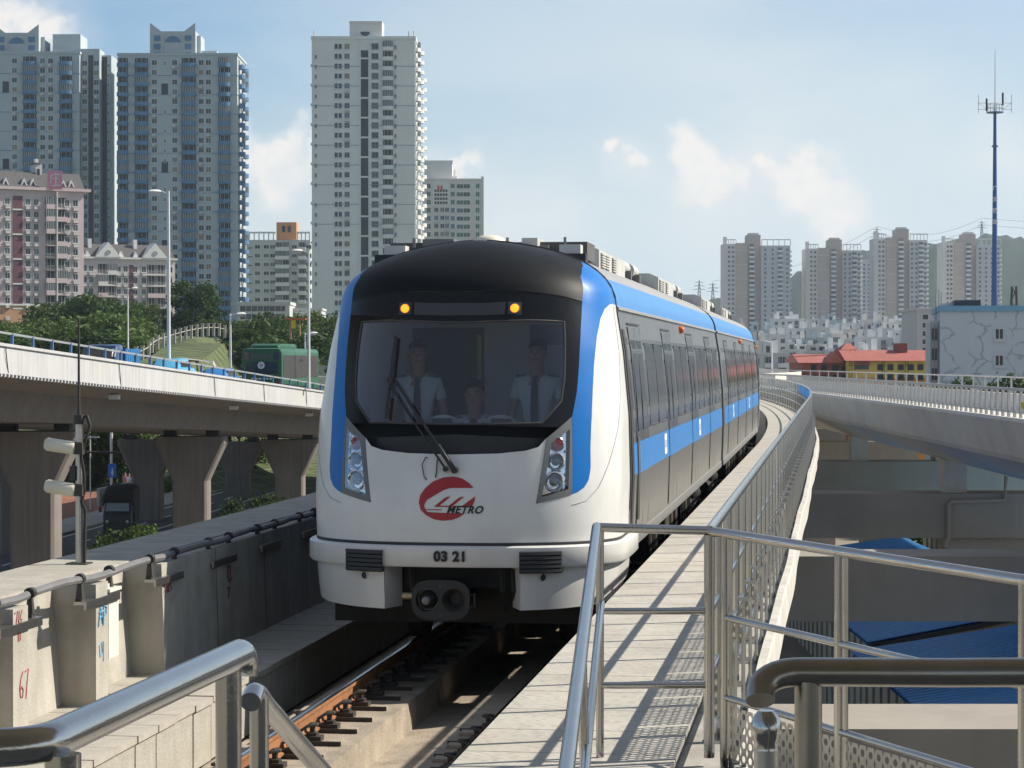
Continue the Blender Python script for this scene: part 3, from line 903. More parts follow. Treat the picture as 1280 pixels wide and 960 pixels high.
# blue side bands
for sgn in (1, -1):
    poly = blue_out + [(36.4,-10),(38.2,7.4)][0:0] + mask_side + dome_side
    poly = refine([(sgn*a, b) for a, b in poly], 2, True)
    panel(poly, dir_pt, t_blue, (3, 3)).build('blue_band', metro)
# black mask with the windscreen opening
crease = [(51.6,42.7),(40,44.6),(28,46.4),(14,47.7),(0,48.2)]
win = [(0,39.1),(14,38.9),(28,38.2),(41.0,37.0),(37.2,19.6),(35.0,12.3),(28.0,5.7),(14,5.6),(0,5.55)]
mask = mask_bot[::-1][0:] + mask_side + crease[1:]
mo = [(a, b) for a, b in mask]
mo = mo + [(-a, b) for a, b in reversed(mo[1:-1])]
wo = win + [(-a, b) for a, b in reversed(win[1:-1])]
pm = panel(refine(mo, 2, True), dir_pt, t_black, (3, 3), holes=(refine(wo, 3, True),)); pm.build('windscreen_mask', metro)
panel(refine(wo, 3, True), lambda a, b: dir_pt(a, b, -.004), screen_glass, (3, 3)).build('windscreen', metro)
# fine gasket line round the windscreen
gk = MB(); gk.tube([dir_pt(a, b, .001) for a, b in refine(wo + [wo[0]], 4)], .009, t_seal, 6, cap=False); gk.build('windscreen_gasket', metro)
# dark dome
dome = [(0,48.2),(14,47.7),(28,46.4),(40,44.6),(51.6,42.7)] + dome_side
top = [(a, 89.9) for a in range(90, -91, -6)]
dome_l = [(-a, b) for a, b in reversed(dome[1:])]
panel(dome + [(91.5,75)] + top + [(-91.5,75)] + dome_l, dir_pt, t_dome, (3, 3)).build('roof_dome', metro)
cr = MB(); cr.tube([dir_pt(a, b, .0) for a, b in refine([(-a, b) for a, b in crease] + crease[::-1][1:], 4)], .006, t_black, 5); cr.build('dome_seam', metro)
# grey styling line on the white corner
for sgn in (1, -1):
    q = MB(); pts = [(36,-17.5),(41,-16.6),(46,-13.5),(52,-7),(60,3),(68,16),(74,28),(78,38),(79.5,43)]
    q.tube([dir_pt(sgn*a, b, .0005) for a, b in refine(pts, 4)], .005, t_style, 5); q.build('styling_line', metro)
# dark edge where the cab meets the body
q = MB(); q.tube([dir_pt(91.5, b, .002) for b in range(-26, 90, 3)], .012, t_gasket, 6); q.tube([dir_pt(-91.5, b, .002) for b in range(-26, 90, 3)], .012, t_gasket, 6); q.build('cab_edge_seal', metro)
# headlight clusters
def inset(poly, k):
    cx = sum(a for a, b in poly)/len(poly); cy = sum(b for a, b in poly)/len(poly)
    return [(cx+(a-cx)*k, cy+(b-cy)*k) for a, b in poly]
def cluster(sgn):
    full = refine([(sgn*a, b) for a, b in lamp], 3, True)
    inn = refine([(sgn*a, b) for a, b in ((36.9,3.6),(30.5,-.4),(26.6,-15.4),(34.8,-13.4))], 3, True)
    hl = panel(full, lambda a, b: dir_pt(a, b, .004), t_grey, (2, 2), holes=(inn,)).build('headlight', metro)
    panel(inn, lambda a, b: dir_pt(a, b, -.035), chrome, (1.2, 1.2)).build('reflector', hl)
    gl = panel(inn, lambda a, b: dir_pt(a, b, .002), glass_pane('lamp_cover', (.93,.94,.95), .10, .8), (2, 2)).build('cover_glass', hl)
    for (a, b), r, m in (((32.6,-.9), .054, lens_red), ((31.9,-6.0), .066, lens_clear), ((30.9,-11.6), .076, lens_clear)):
        p = dir_pt(sgn*a, b, -.03); nrm_ = (dir_pt(sgn*a, b, 1) - dir_pt(sgn*a, b, 0)).normalized()
        nrm_ = Vector((nrm_.x*.6, nrm_.y, nrm_.z*.3)).normalized()
        M = Matrix.Translation(p) @ nrm_.to_track_quat('Z', 'Y').to_matrix().to_4x4()
        l = MB()
        l.lathe([(r*1.22,-.01),(r*1.22,.020),(r*1.10,.026),(r,.020)], M, chrome, 20)
        if m is lens_red: l.lathe([(r,.02),(r*.7,.028),(0,.031)], M, m, 20)
        else:
            l.lathe([(r,.020),(r*.86,.006),(r*.62,-.006)], M, mat('lamp_bowl', (.30,.31,.33), .15, 1.0, var=0), 20)
            l.lathe([(r*.62,-.006),(r*.55,.012),(r*.3,.022),(0,.024)], M, mat('lamp_bulb_glass', (.12,.125,.13), .05, .3, var=0), 16)
        l.build('lamp', hl)
    # small facets in the reflector
    fct = MB(); rr = random.Random(4+sgn)
    for k in range(46):
        u, v = rr.random(), rr.random()
        a = 27.2 + 1.5*v + (8.2)*u - 0; b = -14.6 + 16.5*v
        if not (26.9 + (b+15.4)*.24 < a < 34.6 + (b+13.4)*.12): continue
        p = dir_pt(sgn*a, b, -.028); e = rr.uniform(.010,.022)
        t1 = Vector((rr.uniform(-1,1), rr.uniform(-.5,.5), rr.uniform(-1,1))).normalized()*e; t2 = Vector((rr.uniform(-1,1), rr.uniform(-.5,.5), rr.uniform(-1,1))).normalized()*e
        fct.add([p+t1, p+t2, p-t1, p-t2], [(0,1,2,3)], chrome if k % 3 else t_grey)
    fct.build('reflector_facets', hl)
for sgn in (1, -1): cluster(sgn)
# amber lamps and the dark destination display above the windscreen
q = MB(); o = refine([(-19.0,44.2),(0,44.9),(19.0,44.2),(18.2,40.6),(0,41.2),(-18.2,40.6)], 4, True)
panel(o, lambda a, b: dir_pt(a, b, .003), mat('display_glass', (.05,.052,.056), .35, var=.05), (3, 2)).build('destination_display', metro)
for sgn in (1, -1):
    bx = panel(refine([(sgn*a, b) for a, b in ((20.0,44.2),(25.4,43.6),(24.6,40.0),(19.4,40.6))], 3, True), lambda a, b: dir_pt(a, b, .003), mat('lamp_plate', (.045,.045,.047), .4, var=.05), (3, 2)).build('amber_light', metro)
    p = dir_pt(sgn*22.4, 42.1, .0); M = Matrix.Translation(p) @ Vector((0,-1,.1)).to_track_quat('Z', 'Y').to_matrix().to_4x4()
    l = MB(); l.lathe([(.047,0),(.047,.016),(.038,.022)], M, t_grey, 18); l.build('bezel', bx)
    l = MB(); l.lathe([(.040,.012),(.032,.026),(.016,.033),(0,.035)], M, amber, 18, False)
    l.build('amber_lens', bx)
# wiper: double arm and blade
w = MB()
def wp(x, z, o): return front_pt(x, z, o)
def along(a, b, o0, o1, n=8): return [wp(a[0]+(b[0]-a[0])*i/n, a[1]+(b[1]-a[1])*i/n, o0+(o1-o0)*math.sin(math.pi*i/n*.5+.0)) for i in range(n+1)]
w.tube(along((.03,1.76), (-.545,2.545), .05, .055), .013, t_gasket, 6)
w.tube(along((-.045,1.765), (-.60,2.52), .05, .055), .010, t_gasket, 6)
w.tube(along((.03,1.76), (-.12,1.97), .065, .07, 3), .024, t_gasket, 8)
w.tube([wp(.03,1.755,-.02), wp(.03,1.755,.08)], .028, t_gasket, 10); w.tube([wp(-.05,1.765,-.02), wp(-.05,1.765,.07)], .022, t_gasket, 10)
w.build('wiper_arm', metro)
w = MB(); w.tube(along((-.555,2.92), (-.60,2.20), .035, .045, 10), .016, t_gasket, 6); w.tube([wp(-.57,2.53,.03), wp(-.58,2.53,.075)], .035, t_gasket, 8); w.build('wiper_blade', metro)
w = MB(); w.tube([wp(-.215,1.86,.0), wp(-.23,1.865,.02), wp(-.26,1.80,.03), wp(-.24,1.70,.02), wp(-.22,1.67,.005)], .005, t_gasket, 5)
w.tube([wp(-.125,1.85,.03), wp(-.13,1.75,.03), wp(-.14,1.69,.01)], .006, t_gasket, 5); w.build('washer_hose', metro)
# emblem
EX, EZ = -.037, 1.512
def em(pts): return [(EX + ((x/12+520) - 558.8)*.0070, EZ - ((y/12+580) - 623)*.0069) for x, y in pts]
ems = [[(860,358),(800,290),(700,225),(620,200),(540,190),(400,205),(250,265),(130,370),(60,470),(40,580),(70,690),(150,770),(270,830),(400,852),(540,840),(650,800),(735,738),(460,736),(180,725),(150,700),(130,660),(122,620),(160,545),(300,460),(420,390),(510,362)],
       [(130,682),(400,682),(388,695),(140,695)],
       [(275,645),(288,628),(430,510),(475,490),(525,492),(500,505),(358,626),(495,626),(630,515),(675,492),(730,492),(705,505),(560,626),(695,626),(888,482),(878,560),(835,640),(820,647)]]
eb = MB()
for e in ems:
    p = panel(refine(em(e), 2, True), lambda x, z: front_pt(x, z, .004), logo_red, (.05, .05)); eb.add(p.v, p.f, logo_red, True)
eb.build('emblem', metro)
def project_text(me, x0, z0, off, name, parent=metro, fn=front_pt):
    mb = MB()
    top = [i for i, v in enumerate(me.vertices)]
    mb.add([fn(x0 + v.co.x, z0 + v.co.y, off + v.co.z) for v in me.vertices], [tuple(p.vertices) for p in me.polygons], me.materials[0])
    return mb.build(name, parent)
project_text(text_mesh('METRO', .088, ink, .35, .0022, .002, 1.12), .115, EZ - ((690/12+580)-623)*.0069, .007, 'emblem_lettering')

# bumper beam
def bumper():
    mb = MB(); rings = []
    for i in range(0, 69):
        a = -102 + 3*i
        ce = .022 if abs(a) < 17 else (.022 + .035*min(1, (abs(a)-17)/2.5))
        base = [az_pt(a, 1.04, 0)]
        def P(z, o): 
            p = az_pt(a, 1.04, o); p.z = z; return p
        rings.append([P(1.105, -.03), P(1.103, ce), P(1.09, ce+.018), P(.94, ce+.018), P(.918, ce), P(.914, -.03)])
    mb.loft(rings, t_white, closed=True, smooth=True, caps=True)
    b = mb.build('bumper', metro)
    # dark gap above the bumper
    g_ = MB(); g_.loft([[az_pt(a, 1.130, .005), az_pt(a, 1.102, .005)] for a in range(-98, 99, 4)], t_gasket, closed=False, smooth=True); g_.build('bumper_gap', metro)
    for sgn in (1, -1):
        v = MB()
        xs_ = [sgn*(.60 + .035*i) for i in range(11)]
        def fp(x, z, o): p = front_pt(x, 1.04, o); p.z = z; return p
        v.loft([[fp(x, 1.06, .088), fp(x, .870, .088), fp(x, .870, -.02), fp(x, 1.06, -.02)] for x in xs_], t_gasket, closed=True, caps=True)
        for k in range(5):
            z = .878 + .037*k
            v.loft([[fp(x, z, .088), fp(x, z+.004, .112), fp(x, z+.030, .108), fp(x, z+.034, .088)] for x in xs_], t_gasket, closed=True, caps=True)
        v.build('bumper_vent', metro)
    project_text(text_mesh('03 21', .118, ink, 0, .0058, .002, 1.08), .0, 1.01, .053, 'fleet_number', fn=lambda x, z, o: (lambda p: Vector((p.x, p.y, z)))(front_pt(x, 1.04, o)))
bumper()
# skirts below the bumper
for sgn in (1, -1):
    pts_b = [(20.2,.545),(30,.55),(45,.565),(60,.60),(75,.65),(90,.70),(99,.72)]
    pts_t = [(99,.92),(60,.92),(20.2,.92)]
    pl = [(sgn*a, z) for a, z in refine(pts_b + pts_t, 3, True)]
    sk = panel(pl, lambda a, z: az_pt(a, z, .006 - .05*max(0, .75-z)), t_white, (3, .06))
    sk.add([az_pt(sgn*20.2, z, o) for z, o in ((.545,0),(.545,-.3),(.92,-.3),(.92,0))], [(0,1,2,3)], t_white)
    so_ = sk.build('skirt', metro)
    q = MB(); p = az_pt(sgn*26.5, .83, .006); q.lathe([(.032,.008),(.032,.0),(.02,-.0),(.0,.004)], Matrix.Translation(p) @ Vector((sgn*.3,-1,0)).to_track_quat('Z','Y').to_matrix().to_4x4(), t_gasket, 14); q.build('tow_eye', so_)
# coupler
def coupler():
    c = thing('x', None, None); bpy.data.objects.remove(c)
    mb = MB(); z0, x0, y0_ = .635, -.085, -.02
    def stad(w_, h_, y, n=24):
        out = []
        for k in range(n):
            a = 2*math.pi*k/n; ca, sa = math.cos(a), math.sin(a)
            out.append((x0 + math.copysign(abs(ca)**.62, ca)*w_, y, z0 + math.copysign(abs(sa)**.62, sa)*h_))
        return out
    iron = mat('coupler_iron', (.030,.032,.034), .6, .2, var=.15, vscale=8)
    face = panel([(p[0], p[2]) for p in stad(.255, .175, 0)], lambda a, b: Vector((a, y0_, b)), iron, (9, 9), smooth=False,
                 holes=([(x0-.12+.098*math.cos(2*math.pi*k/20), z0+.098*math.sin(2*math.pi*k/20)) for k in range(20)], [(x0+.115+.102*math.cos(2*math.pi*k/20), z0+.102*math.sin(2*math.pi*k/20)) for k in range(20)]))
    mb.add(face.v, face.f, iron)
    mb.loft([stad(.255, .175, y0_), stad(.255, .175, y0_+.05), stad(.20, .15, y0_+.14), stad(.17,.13, y0_+.9)], iron, closed=True, smooth=False)
    cp = mb.build('coupler', metro)
    q = MB(); M = Matrix.Translation((x0-.12, y0_, z0)) @ Matrix.Rotation(R(90), 4, 'X')
    q.lathe([(.098,0),(.09,-.07),(.085,-.07),(.07,-.02),(.035,.05),(.0,.06)], M, mat('coupler_cone', (.16,.16,.16), .35, .9, var=.1), 20); q.build('coupler_cone', cp)
    q = MB(); M = Matrix.Translation((x0+.115, y0_, z0)) @ Matrix.Rotation(R(90), 4, 'X')
    q.lathe([(.102,0),(.09,-.03),(.05,-.14),(.0,-.14)], M, dark_iron, 20); q.build('coupler_funnel', cp)
    q = MB()
    for dz in (.125, -.125): q.lathe([(.022,0),(.022,.006),(.012,.006),(.0,.001)], Matrix.Translation((x0+.0, y0_, z0+dz)) @ Matrix.Rotation(R(90), 4, 'X'), dark_iron, 10)
    q.tube([(x0+.25,y0_+.02,z0+.04),(x0+.295,y0_+.0,z0+.06),(x0+.30,y0_,z0-.05),(x0+.25,y0_+.02,z0-.06)], .010, iron, 6)
    q.tube([(x0-.25,y0_+.04,z0+.03),(x0-.34,y0_+.04,z0+.03)], .032, mat('brass_valve', (.36,.30,.18), .4, .8, var=.1), 10)
    q.tube([(x0-.06,y0_+.02,z0-.24),(x0+.01,y0_-.02,z0-.19)], .008, mat('coupler_cone', (.35,.35,.35)), 6)
    q.build('coupler_fitting', cp)
coupler()
# cab interior
ci = MB()
ci.box(-1.24,1.24,.45,2.65,1.05,1.10, cab_grey)
ci.box(-1.24,1.24,2.6,2.65,1.10,3.35, cab_grey)
ci.box(-1.05,1.05,1.3,2.6,3.30,3.33, cab_grey)
for sx in (-1, 1):
    ci.add([(sx*1.28,1.2,1.1),(sx*1.28,2.6,1.1),(sx*1.18,2.6,3.33),(sx*1.18,1.3,3.2)], [(0,1,2,3)], cab_grey)
ci.build('cab_lining', metro)
dr = MB(); dr.box(-.80,-.10,2.575,2.598,1.12,3.02, cab_dark); dr.box(-.16,-.12,2.56,2.575,2.5,2.95, mat('yellow_strip', (.6,.5,.12), .6, var=0)); dr.box(.9,.93,2.58,2.597,1.1,3.3, t_grey); dr.box(.35,.8,2.585,2.597,2.85,3.05, t_grey); dr.build('cab_door', metro)
ds = MB()
rings = []
for i in range(13):
    x = -1.05 + .175*i
    yb = front_pt(min(1.08, max(-1.08, x)), 2.0, 0).y + .06
    rings.append([(x, yb, 1.5), (x, yb+.04, 2.06 - .05*abs(x)), (x, yb+.30, 2.14), (x, yb+.62, 2.10), (x, yb+.62, 1.1), (x, yb+.3,1.1)])
ds.loft(rings, desk_dark, closed=True, caps=True)
for sgn in (-1, 1):
    ds.loft([[(.06+sgn*(.08+.07*i), .80, 2.135+.085*math.sin(math.pi*min(1,(i+.5)/6))), (.06+sgn*(.08+.07*i), .84, 2.12), (.06+sgn*(.08+.07*i), 1.0, 2.12)] for i in range(7)], cab_grey, closed=True, caps=True)
    ds.box(.06+sgn*.27-.09,.06+sgn*.27+.09,.775,.80,2.125,2.185, desk_dark)
ds.build('driving_desk', metro)

# car bodies
def body_profile(z0_=.98):
    pts = [(bw(z_), z_) for z_ in (z0_, 1.3, 1.6, 1.9, 2.2, 2.5, 2.8, 3.0, 3.19)]
    roof_ = []
    for k in range(1, 15):
        z_ = 3.2 + .62*math.sin(math.pi/2*k/14); roof_.append((bw(min(z_, 3.8199)), z_))
    return pts, roof_
def car(root, y0_, y1_, cab):
    """one car: shell with silver walls, blue roof edge and grey roof, then doors, windows and roof gear as children"""
    pts, roof_ = body_profile()
    mb = MB()
    def P(x, z, y): return (x, y, z)
    for sgn in (1, -1):
        wall_ = pts
        mb.loft([[P(sgn*x, z, y) for x, z in wall_[:4]] for y in (y0_, (y0_+y1_)/2, y1_)], t_silver, closed=False, smooth=True)
        mb.loft([[P(sgn*x, z, y) for x, z in wall_[3:]] for y in (y0_, (y0_+y1_)/2, y1_)], t_upper, closed=False, smooth=True)
        be = [(bw(3.19)+.0, 3.19)] + [(x, z) for x, z in roof_ if z <= 3.50]
        mb.loft([[P(sgn*x, z, y) for x, z in be] for y in (y0_, (y0_+y1_)/2, y1_)], t_edge, closed=False, smooth=True)
        rt = [be[-1]] + [(x, z) for x, z in roof_ if z > 3.50]
        mb.loft([[P(sgn*x, z, y) for x, z in rt] for y in (y0_, (y0_+y1_)/2, y1_)], t_roof, closed=False, smooth=True)
    full = [(x, z) for x, z in pts] + roof_
    endp = [(x, y1_, z) for x, z in full] + [(-x, y1_, z) for x, z in reversed(full)]
    mb.poly(endp, t_grey)
    if not cab: mb.poly([(x, y0_, z) for x, _, z in endp], t_grey)
    mb.box(-1.33,1.33,y0_,y1_,.9,.978, t_under)
    body = mb.build('car_body', root)
    # gutter, blue stripe, sill, darker window band
    for sgn in (1, -1):
        q = MB(); q.loft([[(sgn*(bw(3.2)-.01), y, 3.17), (sgn*(bw(3.2)+.03), y, 3.175), (sgn*(bw(3.2)+.03), y, 3.195), (sgn*(bw(3.2)-.01), y, 3.215)] for y in (y0_+.02, y1_)], t_roof, caps=True); q.build('gutter', body)
        q = MB(); q.loft([[(sgn*(bw(z)+.004), y, z) for z in (1.615, 1.72, 1.82, 1.915)] for y in (y0_+.35, y1_-.02)], t_stripe, closed=False); q.build('blue_stripe', body)
        q = MB(); q.loft([[(sgn*(bw(z)+.003), y, z) for z in (2.02, 2.3, 2.6, 2.92)] for y in (y0_+.55, y1_-.02)], t_band, closed=False); q.build('window_band', body)
        q = MB(); q.loft([[(sgn*(bw(.98)+.012), y, .93), (sgn*(bw(.98)+.012), y, 1.03), (sgn*(bw(1.03)-.01), y, 1.04), (sgn*(bw(.98)-.02), y, .93)] for y in (y0_+.1, y1_)], t_sill, caps=True); q.build('sill', body)
    return body
def side_door(root, sgn, y, w_=1.36):
    q = MB()
    for k, (a, b) in enumerate(((y, y+w_/2-.004), (y+w_/2+.004, y+w_))):
        q.loft([[(sgn*(bw(z)+.008), yy, z) for z in (1.06,1.3,1.612)] for yy in (a, b)], t_silver, closed=False)
        q.loft([[(sgn*(bw(z)+.009), yy, z) for z in (1.612,1.76,1.918)] for yy in (a, b)], t_stripe, closed=False)
        q.loft([[(sgn*(bw(z)+.008), yy, z) for z in (1.918,2.4,2.8,3.03)] for yy in (a, b)], t_band, closed=False)
    d = q.build('door', root)
    q = MB()
    for k, (a, b) in enumerate(((y+.12, y+w_/2-.07), (y+w_/2+.07, y+w_-.12))):
        q.loft([[(sgn*(bw(z)+.012), yy, z) for z in (2.02,2.3,2.6,2.90)] for yy in (a, b)], side_glass, closed=False)
    q.build('door_glass', d)
    q = MB()
    def ln_(y_, z0_, z1_, wd=.012): q.loft([[(sgn*(bw(z)+.014), yy, z) for z in (z0_, (z0_+z1_)/2, z1_)] for yy in (y_-wd, y_+wd)], t_gasket, closed=False)
    ln_(y, 1.05, 3.05); ln_(y+w_, 1.05, 3.05); ln_(y+w_/2, 1.05, 3.03, .007)
    q.loft([[(sgn*(bw(3.05)+.014), yy, 3.05), (sgn*(bw(3.07)+.014), yy, 3.07)] for yy in (y, y+w_)], t_gasket, closed=False)
    q.build('door_seal', d)
def side_window(root, sgn, y, w_):
    q = MB()
    q.loft([[(sgn*(bw(z)+.007), yy, z) for z in (2.06,2.3,2.6,2.86)] for yy in (y, y+w_)], side_glass, closed=False)
    wd = q.build('window', root)
    q = MB(); pts = [(2.04,y-.02),(2.88,y-.02),(2.88,y+w_+.02),(2.04,y+w_+.02),(2.04,y-.02)]
    q.tube([(sgn*(bw(z)+.004), yy, z) for z, yy in pts], .008, t_seal, 5); q.build('window_seal', wd)
def bogie(root, y):
    q = MB()
    for sgn in (1, -1):
        q.tube([(sgn*1.0,y-1.5,.52),(sgn*1.0,y-.5,.5),(sgn*1.0,y,.42),(sgn*1.0,y+.5,.5),(sgn*1.0,y+1.5,.52)], .10, t_under, 8)
        for yy in (y-1.1, y+1.1):
            q.box(sgn*.93-.14,sgn*.93+.14,yy-.16,yy+.16,.30,.58, t_under); q.lathe([(.10,.0),(.10,.03),(.0,.03)], Matrix.Translation((sgn*1.07,yy,.42)) @ Matrix.Rotation(sgn*R(90),4,'Y'), dark_iron, 12)
        q.lathe([(.22,0),(.24,.1),(.2,.2),(.24,.3),(.2,.36)], Matrix.Translation((sgn*.95,y,.55)), black_rubber, 12)
    q.box(-1.0,1.0,y-.25,y+.25,.35,.6, t_under)
    b = q.build('bogie', root)
    for yy in (y-1.1, y+1.1):
        w_ = MB(); w_.tube([(-.75,yy,.42),(.75,yy,.42)], .08, t_under, 10)
        for sgn in (1, -1):
            w_.lathe([(.12,-.06),(.38,-.06),(.42,-.06),(.42,.055),(.44,.06),(.44,.085),(.36,.085),(.12,.06)], Matrix.Translation((sgn*.75,yy,.42)) @ Matrix.Rotation(-sgn*R(90),4,'Y'), dark_iron, 24)
        w_.build('wheelset', b)
def under_gear(root, y0_, y1_, seed):
    rr = random.Random(seed); y = y0_
    while y < y1_ - .5:
        L = min(rr.uniform(.6, 1.7), y1_-y)
        for sgn in (1, -1):
            q = MB(); d = rr.uniform(.30,.48)
            x1_ = sgn*rr.uniform(1.12,1.27); x0_ = sgn*.35
            q.box(min(x0_,x1_), max(x0_,x1_), y, y+L, .9-d, .9, t_under)
            q.box(min(x1_,x1_+sgn*.012), max(x1_,x1_+sgn*.012), y+.06, y+L-.06, .94-d, .84, dark_iron)
            for j in range(rr.randint(1,3)): 
                yy = y + rr.uniform(.05, L-.05); q.tube([(x1_*1.01,yy,.88),(x1_*1.02,yy,.86-d-rr.uniform(0,.1)),(x1_*.8,yy+.1,.8-d)], .022, t_under, 6)
            q.build('equipment_case', root)
        y += L + rr.uniform(.1,.35)
def roof_unit(root, y, L, flip=1):
    q = MB(); q.box(-.92,.92,y,y+L,3.58,3.82, t_unit); q.prism([(-.92,y,3.82),(.92,y,3.82),(.80,y,3.875),(-.80,y,3.875)], (0,L,0), t_unit)
    for sgn in (1, -1):
        for a in (.15, .62, 1.35):
            if a+.42 < L:
                q.box(sgn*.921-.002,sgn*.921+.002,y+a,y+a+.40,3.645,3.80, t_gasket)
                for k in range(6): q.box(min(sgn*.923,sgn*.94),max(sgn*.923,sgn*.94),y+a,y+a+.40,3.650+.026*k,3.664+.026*k, t_unit)
    return q.build('roof_unit', root)
def build_car(root, y0_, y1_, cab, seed):
    body = car(root, y0_, y1_, cab)
    doors = [2.55, 6.9, 11.25, 15.6] if cab else [y0_+1.9+4.4*k for k in range(4)]
    for sgn in (1, -1):
        for y in doors: side_door(root, sgn, y)
        ends = doors + [y1_]
        for a, b in zip(ends, ends[1:]):
            g_ = b - (a+1.36)
            if b == y1_: continue
            side_window(root, sgn, a+1.36+.35, g_*.5-.42); side_window(root, sgn, a+1.36+g_*.5+.07, g_*.5-.42)
        side_window(root, sgn, doors[-1]+1.36+.35, 1.3)
        q = MB(); y = (y0_+y1_)/2+.2
        p = (sgn*(bw(3.1)+.01), y-.35, 3.10); q.lathe([(.05,-.01),(.05,.02),(.03,.045),(0,.05)], Matrix.Translation(p) @ Matrix.Rotation(sgn*R(90),4,'Y'), mat('orange_lens', (.75,.16,.02), .3, var=0), 12); q.build('side_lamp', root)
        for y in (6.3, 12.9) if cab else (y0_+4.0, y0_+12.5):
            q = MB(); q.add([(sgn*(bw(z)+.0062), yy, z) for yy, z in ((y-.17,1.66),(y+.17,1.66),(y+.17,1.885),(y-.17,1.885))], [(0,1,2,3)], label_white); pl_ = q.build('number_plate', root)
            me = text_mesh('0321', .12, t_stripe, 0, .001, .0005); q = MB()
            q.add([(sgn*(bw(1.77)+.0085), y+sgn*v.co.x, 1.77+v.co.y) for v in me.vertices], [tuple(p_.vertices) for p_ in me.polygons], t_stripe); q.build('plate_number', pl_)
    bogie(root, y0_ + (2.05 if cab else 2.4)); bogie(root, y1_-2.5)
    under_gear(root, y0_+(4.0 if cab else 4.4), y1_-4.3, seed)
    roof_unit(root, y0_+1.9, 2.9); roof_unit(root, y0_+9.8, 2.9)
    for y in (5.3, 6.5, 13.2, 14.4):
        q = MB()
        for sgn in (1, -1): q.tube([(sgn*.8,y0_+y,3.79),(sgn*.8,y0_+y+.7,3.79)], .08, t_unit, 10); q.box(sgn*.8-.12,sgn*.8+.12,y0_+y+.3,y0_+y+.4,3.6,3.75, t_grey)
        q.build('roof_tank', root)
    for sgn in (1, -1):
        q = MB(); q.box(sgn*.55-.04,sgn*.55+.04,y0_+.4,y1_-.3,3.76,3.80, t_grey); q.build('roof_walkway', root)
build_car(metro, 1.72, 19.3, True, 11)
# gear on the cab roof
q = MB(); q.box(-.95,.95,2.2,2.9,3.66,3.83, mat('roof_gear_dark', (.10,.10,.10), .6, var=.2)); q.box(-.6,-.3,2.0,2.4,3.74,3.855, t_grey); q.box(.35,.5,2.0,2.5,3.74,3.86, t_unit)
for x in (-.7,-.1,.2,.75): q.tube([(x,2.1,3.78),(x,2.1,3.87)], .015, t_grey, 6)
q.build('roof_cable_tray', metro)
q = MB()
q.lathe([(.15,0),(.15,.02),(.13,.05),(.075,.07),(0,.078)], Matrix.Translation((.05,1.95,3.81)), cream_plastic, 18); q.build('roof_antenna', metro)
for sgn in (1, -1):
    q = MB(); q.box(sgn*.83-.10,sgn*.83+.10,1.80,2.0,3.70,3.785, mat('roof_box_white', (.6,.6,.58), .5, var=.05)); q.box(sgn*.86-.16,sgn*.86+.12,1.78,2.0,3.60,3.70, t_gasket); q.build('roof_box', metro)
for sgn in (1, -1):
    q = MB(); q.loft([[(sgn*(bw(z)+.008), yy, z) for z in (1.10,1.6,2.2,2.8,3.0)] for yy in (1.95, 2.16)], t_gasket, closed=False)
    q.tube([(sgn*(bw(z)+.05), 2.18, z) for z in (1.2,1.7,1.98)], .014, steel, 8)
    q.build('cab_side_door', metro)
# dark gear behind the coupler
q = MB(); q.box(-1.2,1.2,.85,1.05,.35,.95, t_under); q.box(-.5,.55,.45,.85,.70,.92, t_under); q.box(-.95,-.75,.9,1.2,.38,.6, t_under); q.box(.72,.95,.9,1.2,.38,.6, t_under)
for x in (-.4, .4, .5): q.tube([(x,.3,.88),(x+.02,.25,.7),(x,.5,.5)], .025, black_rubber, 6)
q.build('end_underframe', metro)
# following cars: same parts, each on its own chord of the curve
inv = Matrix.Rotation(PH, 4, 'Z') @ Matrix.Translation(-path(0))
for k, s0 in enumerate((19.75, 39.75)):
    # built in the train's own frame, then set on the track
    before = set(bpy.data.objects)
    build_car(metro, 0.0, 19.3, False, 20+k)
    a, b = path(s0+2.4), path(s0+16.9)
    hd_ = math.atan2(b.x-a.x, b.y-a.y)
    M = inv @ Matrix.Translation(a) @ Matrix.Rotation(-hd_, 4, 'Z') @ Matrix.Translation((0,-2.4,0))
    for o in set(bpy.data.objects) - before:
        if o.parent is metro: o.matrix_basis = M
    q = MB(); q.box(-1.15,1.15,-.5,0.0,.95,3.5, sil_interior)
    o = q.build('gangway', metro); o.matrix_basis = M
# ------------------------------------------------------------------ people (skinned figures)
skin_m = mat('skin', (.42,.25,.17), .6, var=.04)
hair_m = mat('black_hair', (.012,.010,.010), .5, var=.2, vscale=20)
shirt_m = mat('white_shirt', (.72,.74,.76), .8, var=.04)
trouser_m = mat('dark_trousers', (.03,.032,.04), .8, var=.1)
navy_m = mat('navy_cloth', (.02,.025,.05), .7, var=.1)
shirt_c = mat('pale_shirt', (.6,.58,.56), .8, var=.05); shirt_r = mat('rose_shirt', (.45,.2,.22), .8, var=.05)
def skinned(name, verts, edges, radii, m, sub=1):
    me = bpy.data.meshes.new(name); me.from_pydata(verts, edges, []); me.materials.append(m)
    o = bpy.data.objects.new(name, me); COL.objects.link(o)
    md = o.modifiers.new('skin', 'SKIN'); md.use_smooth_shade = True
    for i, r in enumerate(radii):
        sv_ = me.skin_vertices[0].data[i]; rr = r if isinstance(r, tuple) else (r, r); sv_.radius = rr; sv_.use_root = (i == 0)
    s = o.modifiers.new('sub', 'SUBSURF'); s.levels = sub; s.render_levels = sub
    dg = bpy.context.evaluated_depsgraph_get(); me2 = bpy.data.meshes.new_from_object(o.evaluated_get(dg))
    bpy.data.objects.remove(o); me2.name = name
    for p in me2.polygons: p.use_smooth = True
    if not me2.materials: me2.materials.append(m)
    return me2
